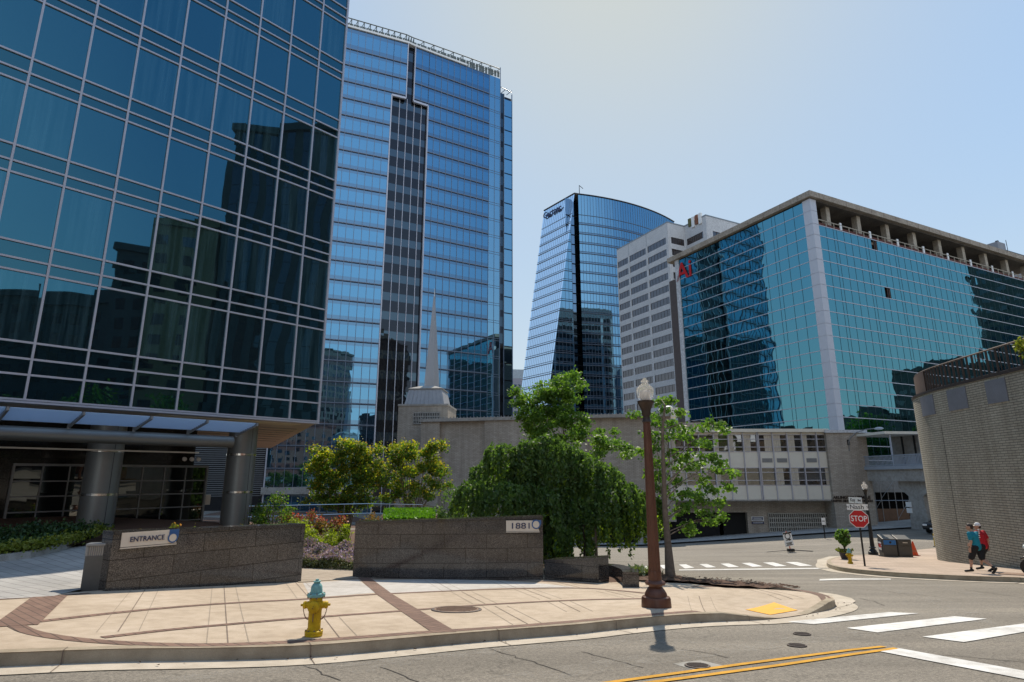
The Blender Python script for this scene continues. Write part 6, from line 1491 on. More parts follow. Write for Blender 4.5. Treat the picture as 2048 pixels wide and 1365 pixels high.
for cx, cy, rx, hang in mounds:
    c = atD(cx, cy+14, Dw+.5)-o; m.tube([(.35, 0, min(2.0, c[2]*.7)), ((c[0]+.35)/2, c[1]/2, max(c[2]*.85, 1.0)), c], [.05, .035, .012], 6)
m.build('trunk', m_bark, t); tw.build('hanging_twigs', m_bark, t)
# ginkgos
def ginkgo(label, base, D, trunk_px, lobes, n, clr, r0, nl):
    B = gp(*base, KH); o = np.array([B[0], B[1], B[2]-.05]); t = thing('ginkgo_tree', label, 'tree', tuple(o), 0, 'ginkgo trees'); m = MB()
    pts, cen = lobes_pts(lobes, D, n, 9, o, 1.1, clr); tp = [atD(x, y, o[1])-o for x, y in trunk_px]; tp[0] = np.array([0, 0, -.1])
    k = len(tp); m.tube([tp[0]]+tp[1:], [r0*1.35]+[r0*(1-.8*i/(k-1)) for i in range(1, k)], 12)
    limbs(m, tp[2:], cen, r0*.20, nl); m.build('trunk', m_bark, t, True); leaf_obj('crown', pts, .105, lf_gink, t, up=.9, elong=1.1); return t
# bright fan leaves in tight spur clusters
ginkgo('upright bright green tree rising above the weeping tree against the brick church', (1176, 1120), 27.0, [(1176, 1122), (1160, 1000), (1135, 900), (1120, 830), (1128, 780)], [(1140, 762, 30, 16), (1165, 762, 12, 14), (1112, 785, 36, 22), (1062, 800, 40, 30), (1042, 815, 18, 20), (1125, 815, 40, 32), (1095, 850, 42, 32), (1150, 845, 26, 26), (1180, 870, 36, 20), (1215, 880, 30, 18), (1078, 880, 32, 22), (1120, 890, 34, 20), (1250, 905, 24, 12), (1100, 770, 20, 12), (1195, 905, 25, 15), (1070, 835, 30, 20)], 88, .15, .08, 18)
cl2 = [(1326, 802), (1351, 802), (1332, 821), (1351, 828), (1281, 828), (1313, 834), (1304, 850), (1351, 852), (1380, 856), (1411, 852), (1445, 856), (1436, 846), (1317, 878), (1364, 876), (1395, 887), (1301, 900), (1351, 914), (1389, 912), (1427, 917), (1320, 925), (1351, 938), (1395, 936), (1433, 944), (1455, 952), (1326, 957), (1364, 963), (1411, 963), (1452, 976), (1351, 988), (1395, 985), (1424, 982), (1433, 1007), (1370, 1010), (1402, 1023), (1424, 1045), (1376, 1048), (1383, 1066), (1358, 1026), (1317, 982), (1340, 870), (1378, 930), (1410, 1000), (1442, 930), (1340, 900), (1372, 990), (1415, 890), (1300, 930), (1285, 905), (1306, 955), (1290, 870), (1430, 1035)]
ginkgo('slender ginkgo with a bare straight lower trunk right of the brown street lamp', (1341, 1154), 20.6, [(1341, 1154), (1336, 1090), (1330, 1020), (1327, 940), (1325, 860), (1330, 810)], [(x, y, 18, 7) for x, y in cl2], 52, .12, .13, 22)
# two slim stems standing in the knee-wall planter
for px, lab in ((1169, 'thin dark stake standing left of two at the knee-high granite wall'), (1193, 'thin pale young tree stem standing right of two at the knee-high granite wall')):
    a = atD(px, 1119, 21.2); b = atD(px-2, 1050, 21.2); t = thing('tree_stem', lab, 'tree stem', tuple(a)); m = MB(); m.tube([(0, 0, -.8), (0, 0, .5), tuple(b-a)], [.06 if px > 1180 else .045, .05 if px > 1180 else .04, .035], 8); m.build('stem', m_bark if px > 1180 else m_dbron, t); leaf_obj('crown', ball(tuple(b-a+np.array([0, 0, .2])), (.45, .45, .4), 260, .2), .07, lf_weep, t)
# shrubs
shrub('juniper_shrub', 'feathery green shrub at the left skirt of the weeping tree', 'shrub', 905, 25, 75, 962, lf_weep, .06, 30, 90)
shrub('plaza_shrub', 'loose olive-green shrub beside the right grey column', 'shrub', 549, 24.5, 84, 975, lf_crape, .06, 26, 70, sub=.2)
shrub('plaza_shrub', 'dark shrub half hidden by the right grey column', 'shrub', 522, 25.5, 40, 992, lf_shrub, .06, 16, 60)
for i, (px, w, yt_, lab) in enumerate(((590, 55, 1012, 'leftmost pink-flowered rose bush under the crape myrtle'), (630, 60, 1011, 'pink-flowered rose bush in the middle of the row under the crape myrtle'), (672, 50, 1014, 'rightmost pink-flowered rose bush, at the crape myrtle stems'))): shrub('rose_bush', lab, 'shrub', px, 25.2+i*.3, w, yt_, lf_rose, .06, 22, 60, 'rose bushes behind the walls', (lf_pink, .35, .06))
shrub('nandina_shrub', 'russet and green low shrub right of the crape myrtle stems', 'shrub', 745, 24.5, 66, 1018, lf_rose, .05, 24, 70, 'nandina shrubs', None)
for px, w, yt_, D, lab in ((610, 50, 1046, 23.0, 'bright yellow-green nandina at the right end of the ENTRANCE wall'), (632, 54, 1058, 22.8, 'low yellow-green nandina directly above the lavender flowers'), (668, 70, 1034, 23.6, 'tallest bright yellow-green nandina in the gap between the granite walls'), (694, 44, 1050, 23.0, 'yellow-green nandina touching the left end of the 1881 wall'), (596, 60, 1028, 24.4, 'pale green nandina below the pink roses')): shrub('nandina_shrub', lab, 'shrub', px, D, w, yt_, lf_nand, .055, 24, 85, 'nandina shrubs')
for px, w, yt_, D, lab in ((298, 44, 1044, 17.3, 'sparse green sprig showing above the ENTRANCE plate end of the wall'), (352, 52, 1038, 17.8, 'green sprig with tan tips above the blue ring of the ENTRANCE plate'), (412, 56, 1037, 18.4, 'green sprig with tan tips in the middle above the left granite wall'), (498, 70, 1034, 19.4, 'green and orange sprig above the right half of the left granite wall')): shrub('nandina_shrub', lab, 'shrub', px, D, w, yt_, lf_nand, .055, 9, 38, 'nandina shrubs', (lf_rose, .3, .05), sub=.12)
for px, w, yt_, D, lab in ((8, 90, 1052, 17.6, 'dark clipped shrub cut off by the left edge of the photo'), (62, 90, 1050, 17.9, 'dark shrub second from the left in the driveway bed'), (122, 90, 1048, 18.3, 'dark shrub third from the left in the driveway bed'), (168, 60, 1046, 18.9, 'dark green shrub before the left grey column')): shrub('driveway_shrub', lab, 'shrub', px, D, w, yt_, lf_shrub, .06, 34, 90, 'dark shrubs in the driveway bed')
def cover_pts(poly_px, off_, n, h):
    if poly_px is None:      # sloping flower bed filling the gap between the two granite walls
        out = []
        for _ in range(n):
            d = 20.4+2.1*rng.random(); px_ = 588+134*rng.random(); q = atD(px_, 1120, d); k = (d-20.4)/2.1
            hh = .38+.16*math.sin(q[0]*5)*math.sin(q[1]*4); z = g(q[0], q[1])+KH+k*.30
            out.append((q[0], q[1], z+(hh*rng.random() if not off_ else hh*(.75+.4*rng.random()))))
        return np.array(out)
    a = np.array([gp(x, y, off_) for x, y in poly_px]); out = []
    for _ in range(n):
        i = rng.integers(1, len(a)-1); r1, r2 = math.sqrt(rng.random()), rng.random(); q = a[0]*(1-r1)+a[i]*r1*(1-r2)+a[i+1]*r1*r2; out.append((q[0], q[1], g(q[0], q[1])+KH+h*rng.random()))
    return np.array(out)
kerb_l = [gp(-60, 1131, KH), gp(60, 1117, KH), gp(130, 1099, KH), gp(178, 1080, KH)]
m = strip_mb([q[:2] for q in kerb_l], -.02, .16, lambda x, y: g(x, y)+KH+.14); m2_ = strip_mb([q[:2] for q in kerb_l], .16, .165, lambda x, y: g(x, y)+KH); 
vs = []; pp = dense([q[:2] for q in kerb_l], .4); m = MB()
for i, q in enumerate(pp):
    t_ = pp[min(i+1, len(pp)-1)]-pp[max(i-1, 0)]; t_ /= np.linalg.norm(t_); n = np.array([t_[1], -t_[0]])
    for o_, dz in ((-.14, .0), (-.14, .17), (.0, .17), (.03, 0)): vs.append((*(q+n*o_), g(*q)+KH+dz))
m.add(vs, [(4*i+k, 4*i+k+1, 4*i+k+5, 4*i+k+4) for i in range(len(pp)-1) for k in range(3)]); o = m.build('bed_kerb', m_pale); st(o)
bedp = [tuple(q[:2]) for q in kerb_l]+[(-10.5, 24.5), (-14, 25.5), (-24, 20)]
st(poly_sheet('planting_bed', bedp, lambda x, y: g(x, y)+KH+.10, m_mulch, .8))
c = thing('ground_cover', 'yellow-green low groundcover spilling along the driveway bed kerb', 'ground cover'); c['kind'] = 'stuff'
pts = []
for a, b in zip(kerb_l[:-1], kerb_l[1:]):
    for _ in range(26):
        k = rng.random(); q = a+(b-a)*k+np.array([-.15, .55, 0])*(.5+rng.random()*1.2); pts.append(np.array([q[0], q[1], g(q[0], q[1])+KH+.28])+rng.normal(size=(40, 3))*np.array([.17, .17, .07]))
leaf_obj('foliage', np.concatenate(pts), .06, lf_gold, c, up=1.5); pts = [p_+np.array([-.3, .45, .05]) for p_ in pts[::2]]; leaf_obj('dark_foliage', np.concatenate(pts), .06, lf_shrub, c, up=1.5)
c = thing('catmint', 'hazy lavender-flowered catmint filling the gap between the granite walls', 'flowers'); c['kind'] = 'stuff'
pt = cover_pts(None, 0, 7500, .5); leaf_obj('foliage', pt, .045, lf_cat, c, up=.8, elong=2.2)
pt = cover_pts(None, 1, 3600, .2); leaf_obj('flower_spikes', pt, .04, lf_lav, c, elong=2.6, down=.0)
c = thing('lawn', 'bright green grass strip behind the long granite wall', 'grass'); c['kind'] = 'stuff'
pt = np.array([atD(770+100*rng.random(), 1000, 22.5+3*rng.random()) for _ in range(5000)]); zl_ = float(atD(820, 1034, 23.5)[2]); pt[:, 2] = zl_+(pt[:, 1]-23.5)*.06+.1*rng.random(5000); leaf_obj('blades', pt, .07, lf_grass, c, down=-1.2, elong=2.5)
mm_ = MB(); mm_.prism([tuple(atD(x, 1000, d)[:2]) for x, d in ((765, 22.2), (875, 22.2), (875, 25.8), (765, 25.8))], zl_-1.2, zl_-.06); mm_.build('turf_bank', m_mulch, c)
q0 = gp(1283, 1156, KH); t = thing('liriope_clump', 'small striped grass clump at the foot of the brown street lamp verge', 'grass clump', tuple(q0))
pts = np.concatenate([np.array([dx, .25*rng.random(), .13])+rng.normal(size=(55, 3))*np.array([.12, .1, .06]) for dx in np.linspace(-.5, .35, 8)]); leaf_obj('blades', pts, .09, lf_liri, t, elong=3.2, down=-.9)
D_ = 20.5; q0 = atD(2048, 745, D_); t = thing('terrace_shrub', 'yellow-green shrub poking through the dark railing at the right edge', 'shrub', (q0[0]+.4, q0[1], ztd)); m = MB()
for j in range(7): a = j*.9; m.tube([(0, 0, 0), (.2*math.cos(a), .2*math.sin(a), .7)], [.02, .008], 5)
m.build('stems', m_bark, t); pts = np.concatenate([ball(cc, .16, 60, .1) for cc in ball((0, 0, .75), (.38, .5, .45), 24, .4)]); leaf_obj('foliage', pts, .06, lf_gold, t)
# street trees mirrored in the foot of the teal glass
def bgtree(x, y, H, r, label):
    z = g(x, y); t = thing('street_tree', label, 'tree', (x, y, z), 0, 'street trees mirrored in the glass'); m = MB(); m.tube([(0, 0, 0), (0, 0, H*.6)], [.3, .12], 8)
    cs = ball((0, 0, H*.62), (r*.85, r*.85, H*.34), 60, .4)
    for cc in cs[::4]: m.tube([(0, 0, H*.4), tuple(cc)], [.1, .03], 5)
    m.build('trunk', m_bark, t); pts = np.concatenate([cc+rng.normal(size=(60, 3))*.7 for cc in cs]); leaf_obj('crown', pts, .38, lf_crape, t)
for x, y, H, r, lb in ((44, -6, 11, 3.6, 'leafy street tree mirrored in the lowest panes of the left glass tower, near its corner'), (47, -17, 12, 4, 'leafy street tree mirrored in the lowest middle panes of the left glass tower'), (50, -28, 11, 4, 'leafy street tree mirrored in the lowest left panes of the left glass tower'), (86, 78, 15, 5.5, 'leafy street tree mirrored lowest in the teal glass, beside the pier'), (98, 86, 14, 5, 'leafy street tree mirrored second from the pier in the teal glass'), (110, 92, 16, 6, 'leafy street tree mirrored farthest right in the teal glass')): bgtree(x, y, H, r, lb)
# ================================================================== PEOPLE
m_skin = P('skin', (.46, .26, .18), .55, 0, .08, 6); m_hair = P('dark_hair', (.035, .022, .016), .6, 0, .3, 30)
def capsule(mb, a, b, ra, rb, n=14, flat=1.0):
    a = np.array(a, float); b = np.array(b, float); t = b-a; L = np.linalg.norm(t); t /= L+1e-9
    pts = []; rs = []
    for k in (-1, -.85, -.55, -.2): pts.append(a+t*ra*k); rs.append(ra*math.sqrt(max(.0004, 1-k*k)))
    pts.append(a); rs.append(ra); pts.append(b); rs.append(rb)
    for k in (.2, .55, .85, 1): pts.append(b+t*rb*k); rs.append(rb*math.sqrt(max(.0004, 1-k*k)))
    mb.tube(pts, rs, n, True, flat); return mb
def fuse(mb, name, mat, parent, vox, sm=4):
    me = bpy.data.meshes.new('tmp'); me.from_pydata(mb.v, [], mb.f); bm = bmesh.new(); bm.from_mesh(me); bmesh.ops.recalc_face_normals(bm, faces=bm.faces[:]); bm.to_mesh(me); bm.free()
    o = bpy.data.objects.new('tmp', me); C.objects.link(o); r = o.modifiers.new('r', 'REMESH'); r.mode = 'VOXEL'; r.voxel_size = vox
    s = o.modifiers.new('s', 'SMOOTH'); s.iterations = sm; s.factor = .5
    dg = bpy.context.evaluated_depsgraph_get(); m2 = bpy.data.meshes.new_from_object(o.evaluated_get(dg)); bpy.data.objects.remove(o); bpy.data.meshes.remove(me)
    m2.name = name; m2.materials.clear(); m2.materials.append(mat); m2.polygons.foreach_set('use_smooth', [True]*len(m2.polygons)); m2.update(); return link(bpy.data.objects.new(name, m2), parent)
def hand(b, wrist, d, side, curl=.5):
    """palm, four fingers of different lengths with knuckle bends, and a thumb from the side of the palm"""
    w = np.array(wrist, float); d = np.array(d, float); d /= np.linalg.norm(d); f = np.array([0, 1, 0.]); f -= d*(f@d); f /= np.linalg.norm(f); s = np.cross(d, f)   # f: across the knuckles, s: palm normal
    ins = -side*np.array([1, 0, 0.])
    if s@ins < 0: s = -s
    palm = w+d*.045
    for k in (-.027, -.009, .009, .027): capsule(b, w+f*k*.7, w+d*.085+f*k, .014, .012, 8)
    for k, L in zip((-.030, -.010, .010, .029), (.058, .074, .080, .070)):
        p0 = w+d*.088+f*k; p1 = p0+(d*.9+s*.25*curl)*L*.5; p2 = p1+(d*.7+s*.7*curl)*L*.32; p3 = p2+(d*.4+s*.9*curl)*L*.26
        capsule(b, p0, p1, .0095, .009, 8); capsule(b, p1, p2, .009, .0082, 8); capsule(b, p2, p3, .0082, .007, 8)
    t0 = w+d*.028+f*.026; t1 = t0+f*.028+d*.026+s*.008; t2 = t1+d*.032+f*.006+s*.012; capsule(b, t0, t1, .013, .011, 8); capsule(b, t1, t2, .011, .008, 8)
def person(label, loc, rotz, H, pose, shirt, shorts, shoe, cap):
    t = thing('person', label, 'person', loc, rotz, 'two people walking by the brick drum'); J = {k: np.array(v)*H/1.75 for k, v in pose.items()}; q = H/1.75
    b = MB(); cp = lambda a, c, ra, rb, n=14: capsule(b, J[a] if isinstance(a, str) else a, J[c] if isinstance(c, str) else c, ra*q, rb*q, n)
    cp('pelvis', 'chest', .135, .15); cp(J['chest']+[-.10*q, 0, .02], J['chest']+[.10*q, 0, .02], .115, .115); cp(J['pelvis']+[-.07*q, 0, -.03], J['pelvis']+[.07*q, 0, -.03], .115, .115)
    cp('chest', 'neck', .09, .06); cp('neck', 'head', .056, .058)
    hd = J['head']; fd = np.array(pose['face']); fd = fd/np.linalg.norm(fd); sd = np.array([fd[1], -fd[0], 0]); sd /= np.linalg.norm(sd)
    cp(hd+np.array([0, 0, .05])*q-fd*.012*q, hd+np.array([0, 0, .045])*q+fd*.018*q, .088, .084, 18); cp(hd+np.array([0, 0, .02])*q+fd*.03*q, hd+np.array([0, 0, -.055])*q+fd*.055*q, .072, .042)
    cp(hd+fd*.095*q+np.array([0, 0, .035])*q, hd+fd*.118*q+np.array([0, 0, .0])*q, .012, .017, 8)
    for s in (-1, 1): cp(hd+sd*s*.080*q+np.array([0, 0, .04])*q-fd*.01*q, hd+sd*s*.084*q+np.array([0, 0, .0])*q-fd*.012*q, .018, .013, 8)
    for s, e in ((-1, 'l'), (1, 'r')):
        cp('sh'+e, 'el'+e, .058, .043); cp('el'+e, 'wr'+e, .043, .027); hand(b, J['wr'+e], J['wr'+e]-J['el'+e]*.7-J['sh'+e]*.3, s)
        cp('hip'+e, 'kn'+e, .092, .058); cp('kn'+e, 'an'+e, .056, .034); cp(J['kn'+e]*.65+J['an'+e]*.35+np.array([0, -.02, 0])*q, J['kn'+e]*.4+J['an'+e]*.6, .052, .038); cp('an'+e, 'to'+e, .036, .03)
    body = fuse(b, 'body', m_skin, t, .0062, 2)
    c = MB(); k = lambda a, d, ra, rb: capsule(c, J[a] if isinstance(a, str) else a, J[d] if isinstance(d, str) else d, ra*q, rb*q)
    k(J['pelvis']+np.array([0, 0, .0]), 'chest', .158, .168); k(J['pelvis']+[-.07*q, 0, .0], J['pelvis']+[.07*q, 0, .0], .125, .125); k(J['chest']+[-.11*q, 0, .02], J['chest']+[.11*q, 0, .02], .128, .128); k('chest', J['neck']-(J['neck']-J['chest'])*.25, .115, .078)
    for e in 'lr': k('sh'+e, J['sh'+e]*.35+J['el'+e]*.65, .078, .074); k(J['sh'+e], J['chest'], .08, .11)
    fuse(c, 'shirt', shirt, t, .012, 4)
    c = MB(); k(J['pelvis']+[-.07*q, 0, -.01], J['pelvis']+[.07*q, 0, -.01], .132, .132)
    for e in 'lr': k('hip'+e, J['hip'+e]*.12+J['kn'+e]*.88, .115, .105)
    fuse(c, 'shorts', shorts, t, .012, 4)
    for e in 'lr':
        c = MB(); d = J['to'+e]-J['an'+e]; d0_ = d/np.linalg.norm(d); k(J['an'+e]-d0_*.05*q+np.array([0, 0, -.025])*q, J['to'+e]+d0_*.055*q, .047, .042); k(J['an'+e]+np.array([0, 0, .0]), J['an'+e]+np.array([0, 0, -.02])*q, .046, .05); sh_ = fuse(c, 'shoe', shoe, t, .009, 3)
        c = MB(); k(J['an'+e]+(J['kn'+e]-J['an'+e])*.10, J['an'+e]+(J['kn'+e]-J['an'+e])*.22, .041, .042); fuse(c, 'sock', m_blk if shoe is m_blk else m_wht, t, .009, 2)
    c = MB(); hc = hd+np.array([0, 0, .055])*q
    if cap is None:
        k(hc-fd*.03*q, hc+fd*.005*q+np.array([0, 0, .022])*q, .094, .086); k(hc-fd*.045*q+np.array([0, 0, -.05])*q, hc-fd*.03*q, .072, .09); fuse(c, 'hair', m_hair, t, .008, 2)
    else:
        k(hc-fd*.018*q+np.array([0, 0, .012])*q, hc+fd*.008*q+np.array([0, 0, .02])*q, .097, .093); o = fuse(c, 'cap', cap, t, .008, 2)
        bm = bmesh.new(); bm.from_mesh(o.data); bmesh.ops.bisect_plane(bm, geom=bm.verts[:]+bm.edges[:]+bm.faces[:], plane_co=tuple(hc+np.array([0, 0, -.012])*q), plane_no=(0, 0, -1), clear_outer=True); bm.to_mesh(o.data); bm.free()
        v = MB(); n = 12
        for z in (0, .008):
            for j in range(n+1):
                a = -1.15+2.3*j/n; r_ = .095*q; v.v += [tuple(hc+fd*r_*math.cos(a)+sd*r_*math.sin(a)+np.array([0, 0, z])), tuple(hc+fd*(r_*math.cos(a)+.085*q*math.cos(a*1.1))+sd*r_*math.sin(a)*1.02+np.array([0, 0, z-.022*q]))]
        for z in (0, 1):
            for j in range(n): f_ = (z*(2*n+2)+2*j, z*(2*n+2)+2*j+1, z*(2*n+2)+2*j+3, z*(2*n+2)+2*j+2); v.f.append(f_); v.m.append(0)
        v.build('visor', P('visor_beige', (.62, .54, .44), .7), o)
        c = MB(); k(hd-fd*.05*q+np.array([0, 0, .0])*q, hd-fd*.04*q+np.array([0, 0, .05])*q, .066, .07); fuse(c, 'hair', m_hair, t, .009, 2)
    e_ = MB()
    for s in (-1, 1): e_.lathe([(.001, -.009), (.009, 0), (.001, .009)], 8, tuple(hd+fd*.092*q+sd*s*.032*q+np.array([0, 0, .035])*q))
    e_.build('eyes', m_blk, t)
    return t, J
poseA = dict(pelvis=(0, 0, .93), chest=(0, .055, 1.29), neck=(0, .09, 1.47), head=(-.01, .125, 1.60), face=(-.45, .85, -.12), hipl=(-.10, .0, .90), hipr=(.10, -.01, .90), knl=(-.11, .20, .50), knr=(.11, -.06, .49), anl=(-.11, .25, .095), anr=(.11, -.45, .21), tol=(-.12, .40, .045), tor=(.12, -.36, .07), shl=(-.20, .06, 1.40), shr=(.20, .05, 1.40), ell=(-.26, -.0, 1.12), elr=(.27, .10, 1.13), wrl=(-.25, .08, .89), wrr=(.25, .30, .98))
poseB = dict(poseA); poseB.update(head=(0, .10, 1.60), face=(-.55, .8, 0), knl=(-.11, .05, .50), knr=(.11, .22, .51), anl=(-.11, -.28, .16), anr=(.11, .26, .10), tol=(-.12, -.16, .06), tor=(.12, .40, .045), ell=(-.27, .10, 1.13), wrl=(-.26, .30, .98), elr=(.27, -.04, 1.12), wrr=(.27, .0, .88))
hdg = math.atan2(.93, -.37)-math.pi/2
m_tee = P('teal_cotton', (.012, .21, .28), .85, 0, .12, 5); m_rt = P('red_cotton', (.42, .012, .02), .85, 0, .12, 5); m_shorts = P('black_shorts', (.014, .014, .016), .85, 0, .3)
A = gp(1962, 1147, KH); hA = float(atD(1952, 1059, A[1])[2])-A[2]
tA, JA = person('person in a teal T-shirt and black shorts striding ahead, arms loose', tuple(A), hdg, max(1.55, hA*1.02), poseA, m_tee, m_shorts, m_blk, None)
v = MB(); 
for z, w in ((1.36, .05), (1.31, .035), (1.25, .045), (1.18, .02), (1.12, .03)): v.box(.03, .03+w, -.135, -.10, z, z+.022)
v.build('shirt_print', m_wht, tA)
v = MB(); w_ = JA['wrl']; v.lathe([(.031, -.012), (.031, .012)], 12, (w_[0], w_[1]-.004, w_[2]+.035), False); v.build('wristwatch', m_blk, tA)
Bp = gp(1968, 1143.5, KH); Bp = np.array([Bp[0]+.30, Bp[1]+.22, 0]); Bp[2] = g(Bp[0], Bp[1])+KH; hB_ = float(atD(1960, 1046.5, Bp[1])[2])-Bp[2]
person('person in a red T-shirt, black shorts and a pale cap, walking on the wall side', tuple(Bp), hdg, hB_*1.0, poseB, m_rt, m_shorts, m_blk, P('cap_white', (.72, .70, .70), .8, 0, .06))
# ================================================================== CARS
def car(name, label, loc, rotz, paint):
    t = thing(name, label, 'car', loc, rotz)
    def hull(prof, ws, nm, mat):
        m = MB(); n = len(prof); rows = [(-1.0, 0), (-.96, 1), (.96, 1), (1.0, 0)]
        vs = []
        for s, k in ((-1, 0), (-1, 1), (1, 1), (1, 0)):
            for (x, z), w in zip(prof, ws):
                cx = x*(1 if k else .985); vs.append((cx, s*w*(1.0 if not k else .93), z if not k else z+.03*(z > .6)))
        # simple loft: side panels plus top skin
        L = [(x, -w, z) for (x, z), w in zip(prof, ws)]; R_ = [(x, w, z) for (x, z), w in zip(prof, ws)]
        m.add(L+R_, [tuple(range(n)), tuple(range(n, 2*n))[::-1]]+[(i, n+i, n+(i+1) % n, (i+1) % n) for i in range(n)]); o = m.build(nm, mat, t, True)
        bm = bmesh.new(); bm.from_mesh(o.data); bmesh.ops.recalc_face_normals(bm, faces=bm.faces[:]); bm.to_mesh(o.data); bm.free(); bevel(o, .06, 3); return o
    hull([(-2.25, .35), (-2.3, .62), (-2.2, .88), (-1.2, .95), (1.6, 1.0), (2.2, .95), (2.28, .6), (2.2, .33)], [.86, .88, .86, .9, .9, .86, .88, .86], 'body', paint)
    hull([(-1.25, .94), (-.55, 1.42), (1.1, 1.46), (1.85, .99)], [.84, .66, .66, .82], 'cabin', m_blk)
    hull([(-.55, 1.42), (-.5, 1.46), (1.05, 1.50), (1.12, 1.45)], [.67, .62, .62, .67], 'roof', paint)
    for x in (-1.4, 1.4):
        for s in (-1, 1):
            m = MB(); m.lathe([(.19, -.11), (.32, -.11), (.335, -.08), (.335, .08), (.32, .11), (.19, .11)], 24); m.xf(Matrix.Translation((x, s*.80, .335)) @ Matrix.Rotation(rad(90), 4, 'X')); w = m.build('wheel', m_blk, t, True)
            m = MB(); m.lathe([(.20, -.09), (.18, .10), (.05, .115), (.001, .115)], 16); m.xf(Matrix.Translation((x, s*.80, .335)) @ Matrix.Rotation(rad(-90)*s, 4, 'X')); m.build('rim', m_alum, w, True)
    for s in (-1, 1):
        MB().box(-2.31, -2.2, s*.80, s*.48, .66, .80).build('headlight', m_wht, t); MB().box(2.2, 2.29, s*.8, s*.5, .68, .85).build('tail_light', m_red, t)
    MB().box(-2.33, -2.25, -.42, .42, .45, .75).build('grille', m_dark, t); MB().box(-2.34, -2.30, -.26, .26, .40, .51).build('number_plate', m_wht, t); return t
q = gp(1884, 1068, 0); car('parked_car', 'dark parked car with pale headlights peeking out behind the brick drum', (q[0]+.9, q[1]+.5, g(q[0], q[1])), rad(30), P('car_dark', (.03, .032, .036), .25, .3, .05))
# scooter at the right edge
q = gp(2046, 1151, KH); t = thing('motor_scooter', 'black motor scooter on the pavement, cut off by the right edge', 'scooter', (q[0]+.02, q[1]-.05, q[2]), rad(-78))
M_ = lambda x, z: Matrix.Translation((x, 0, z)) @ Matrix.Rotation(rad(90), 4, 'X')
for x, nm in ((0.16, 'wheel'), (1.35, 'wheel')):
    m = MB(); m.lathe([(.15, -.05), (.22, -.055), (.25, 0), (.22, .055), (.15, .05)], 24); m.xf(M_(x, .25)); w = m.build(nm, m_blk, t, True); m = MB(); m.lathe([(.15, -.03), (.03, -.05), (.03, .05), (.15, .03)], 14); m.xf(M_(x, .25)); m.build('rim', m_alum, w)
m = MB(); m.tube([(-.02, 0, .50), (.12, 0, .56), (.30, 0, .50), (.38, 0, .38)], [.05, .08, .09, .05], 10, True, .5); m.build('mudguard', m_blk, t, True)
m = MB(); m.tube([(.20, 0, .45), (.30, 0, .80), (.36, 0, .98)], [.12, .20, .08], 12, True, .5); m.build('leg_shield', m_blk, t, True); m = MB(); m.tube([(.36, -.32, .98), (.34, 0, 1.0), (.36, .32, .98)], .02, 8); m.build('handlebar', m_steelgrey, t)
m = MB(); m.tube([(.40, 0, .30), (.9, 0, .28), (1.1, 0, .45), (1.6, 0, .62)], [.09, .13, .2, .10], 12, True, .8); m.build('floor_and_tail', m_blk, t, True); m = MB(); m.tube([(.85, 0, .72), (1.15, 0, .76), (1.55, 0, .78)], [.08, .13, .08], 12, True, .7); m.build('seat', m_dark, t, True)
m = MB(); m.lathe([(.001, -.03), (.07, 0), (.075, .05), (.001, .06)], 16); m.xf(Matrix.Translation((.20, 0, .86)) @ Matrix.Rotation(rad(-90), 4, 'Y')); m.build('headlight', m_wht, t, True)
# ================================================================== SKY, SUN, CAMERA
SUN_EL, SUN_AZ = rad(50), rad(12)           # azimuth measured from +Y towards +X
w = bpy.data.worlds.new('World'); bpy.context.scene.world = w; w.use_nodes = True; nt = w.node_tree; nt.nodes.clear()
sk = nt.nodes.new('ShaderNodeTexSky'); sk.sky_type = 'NISHITA'; sk.sun_disc = False; sk.sun_elevation = SUN_EL; sk.sun_rotation = SUN_AZ
sk.altitude = 50; sk.air_density = 1.0; sk.dust_density = 1.2; sk.ozone_density = 2.0
bg = nt.nodes.new('ShaderNodeBackground'); bg.inputs[1].default_value = .10; ow = nt.nodes.new('ShaderNodeOutputWorld'); 
# hazy summer sky: the bright aureole round the sun is compressed, the blue away from it is kept
def vm(op, a, b=None, sc=None):
    n_ = nt.nodes.new('ShaderNodeVectorMath'); n_.operation = op; nt.links.new(a, n_.inputs[0])
    if b is not None:
        if isinstance(b, tuple): n_.inputs[1].default_value = b
        else: nt.links.new(b, n_.inputs[1])
    if sc is not None:
        if isinstance(sc, float): n_.inputs['Scale'].default_value = sc
        else: nt.links.new(sc, n_.inputs['Scale'])
    return n_.outputs['Value' if op == 'DOT_PRODUCT' else 'Vector']
def mth(op, a, b):
    n_ = nt.nodes.new('ShaderNodeMath'); n_.operation = op
    for i, q_ in enumerate((a, b)):
        if isinstance(q_, (int, float)): n_.inputs[i].default_value = q_
        else: nt.links.new(q_, n_.inputs[i])
    return n_.outputs[0]
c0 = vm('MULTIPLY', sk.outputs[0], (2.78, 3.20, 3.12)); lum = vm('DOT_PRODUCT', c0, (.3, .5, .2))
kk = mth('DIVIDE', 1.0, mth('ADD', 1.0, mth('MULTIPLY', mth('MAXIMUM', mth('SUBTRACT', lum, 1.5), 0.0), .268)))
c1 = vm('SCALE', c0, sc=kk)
tc_ = nt.nodes.new('ShaderNodeTexCoord'); sx_ = nt.nodes.new('ShaderNodeSeparateXYZ'); nt.links.new(tc_.outputs['Generated'], sx_.inputs[0])
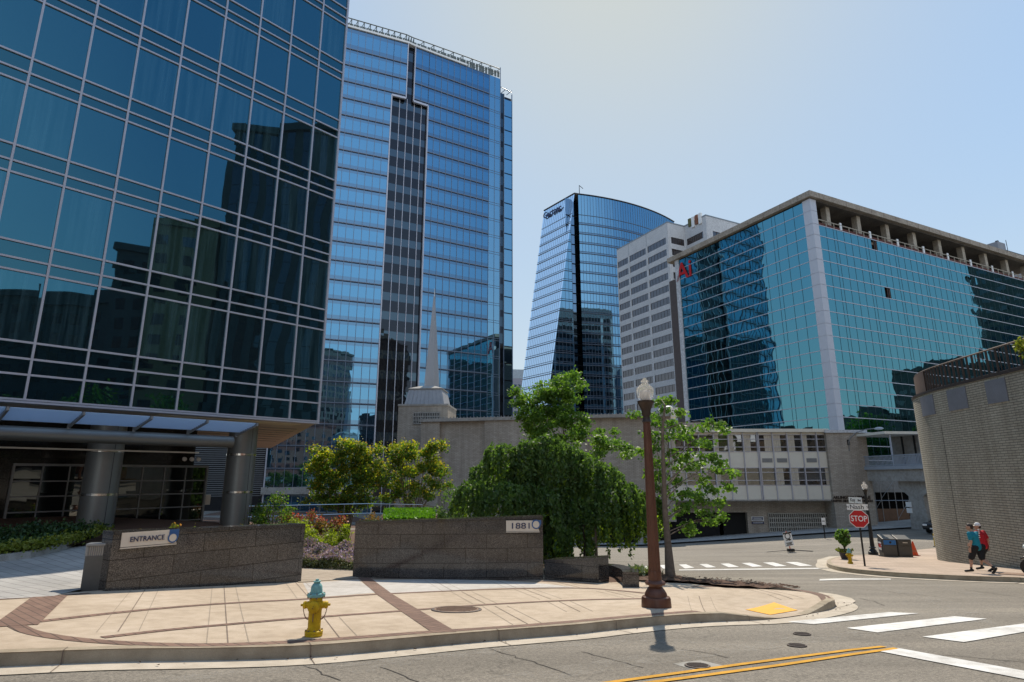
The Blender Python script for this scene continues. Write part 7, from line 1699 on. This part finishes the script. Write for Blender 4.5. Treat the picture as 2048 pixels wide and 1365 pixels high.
hz = mth('MINIMUM', mth('MULTIPLY', mth('POWER', mth('SUBTRACT', 1.0, mth('ABSOLUTE', sx_.outputs[2], 0.0)), 4.0), 1.1), .75)
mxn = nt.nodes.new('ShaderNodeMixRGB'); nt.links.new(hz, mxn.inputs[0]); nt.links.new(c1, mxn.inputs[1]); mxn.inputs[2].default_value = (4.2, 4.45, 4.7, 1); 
# invented sky glow opposite the sun, added as fill for the shaded building fronts
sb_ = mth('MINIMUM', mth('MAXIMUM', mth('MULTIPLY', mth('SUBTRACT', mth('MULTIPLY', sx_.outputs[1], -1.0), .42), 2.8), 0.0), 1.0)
back_fill = vm('SCALE', vm('ADD', tc_.outputs['Generated'], (0, 0, 0)), sc=0.0); back_fill = vm('SCALE', vm('ADD', back_fill, (3.3, 2.95, 2.5)), sc=sb_)
nt.links.new(vm('ADD', mxn.outputs[0], back_fill), bg.inputs[0]); nt.links.new(bg.outputs[0], ow.inputs[0])
sl_ = bpy.data.lights.new('Sun', 'SUN'); sl_.energy = 2.85; sl_.angle = rad(.53); sl_.color = (1, .90, .76); so = bpy.data.objects.new('Sun', sl_); C.objects.link(so)
sd_ = Vector((math.sin(SUN_AZ)*math.cos(SUN_EL), math.cos(SUN_AZ)*math.cos(SUN_EL), math.sin(SUN_EL))); so.rotation_euler = sd_.to_track_quat('Z', 'Y').to_euler(); so.location = (20, 60, 120)
cam = bpy.data.cameras.new('Camera'); cam.sensor_width = 36; cam.lens = F/2048*36; cam.clip_start = .1; cam.clip_end = 3000
co = bpy.data.objects.new('Camera', cam); C.objects.link(co); M = Matrix(((_R[0], _U[0], -_f[0], 0), (_R[1], _U[1], -_f[1], 0), (_R[2], _U[2], -_f[2], 0), (0, 0, 0, 1))); co.matrix_world = M
sc_n = bpy.context.scene; sc_n.camera = co
vs_ = sc_n.view_settings; vs_.view_transform = 'Standard'; vs_.look = 'None'; vs_.exposure = 0.88; vs_.gamma = 1; vs_.use_curve_mapping = False
sc_n.cycles.max_bounces = 8; sc_n.cycles.glossy_bounces = 5; sc_n.cycles.transparent_max_bounces = 12; sc_n.cycles.use_denoising = True
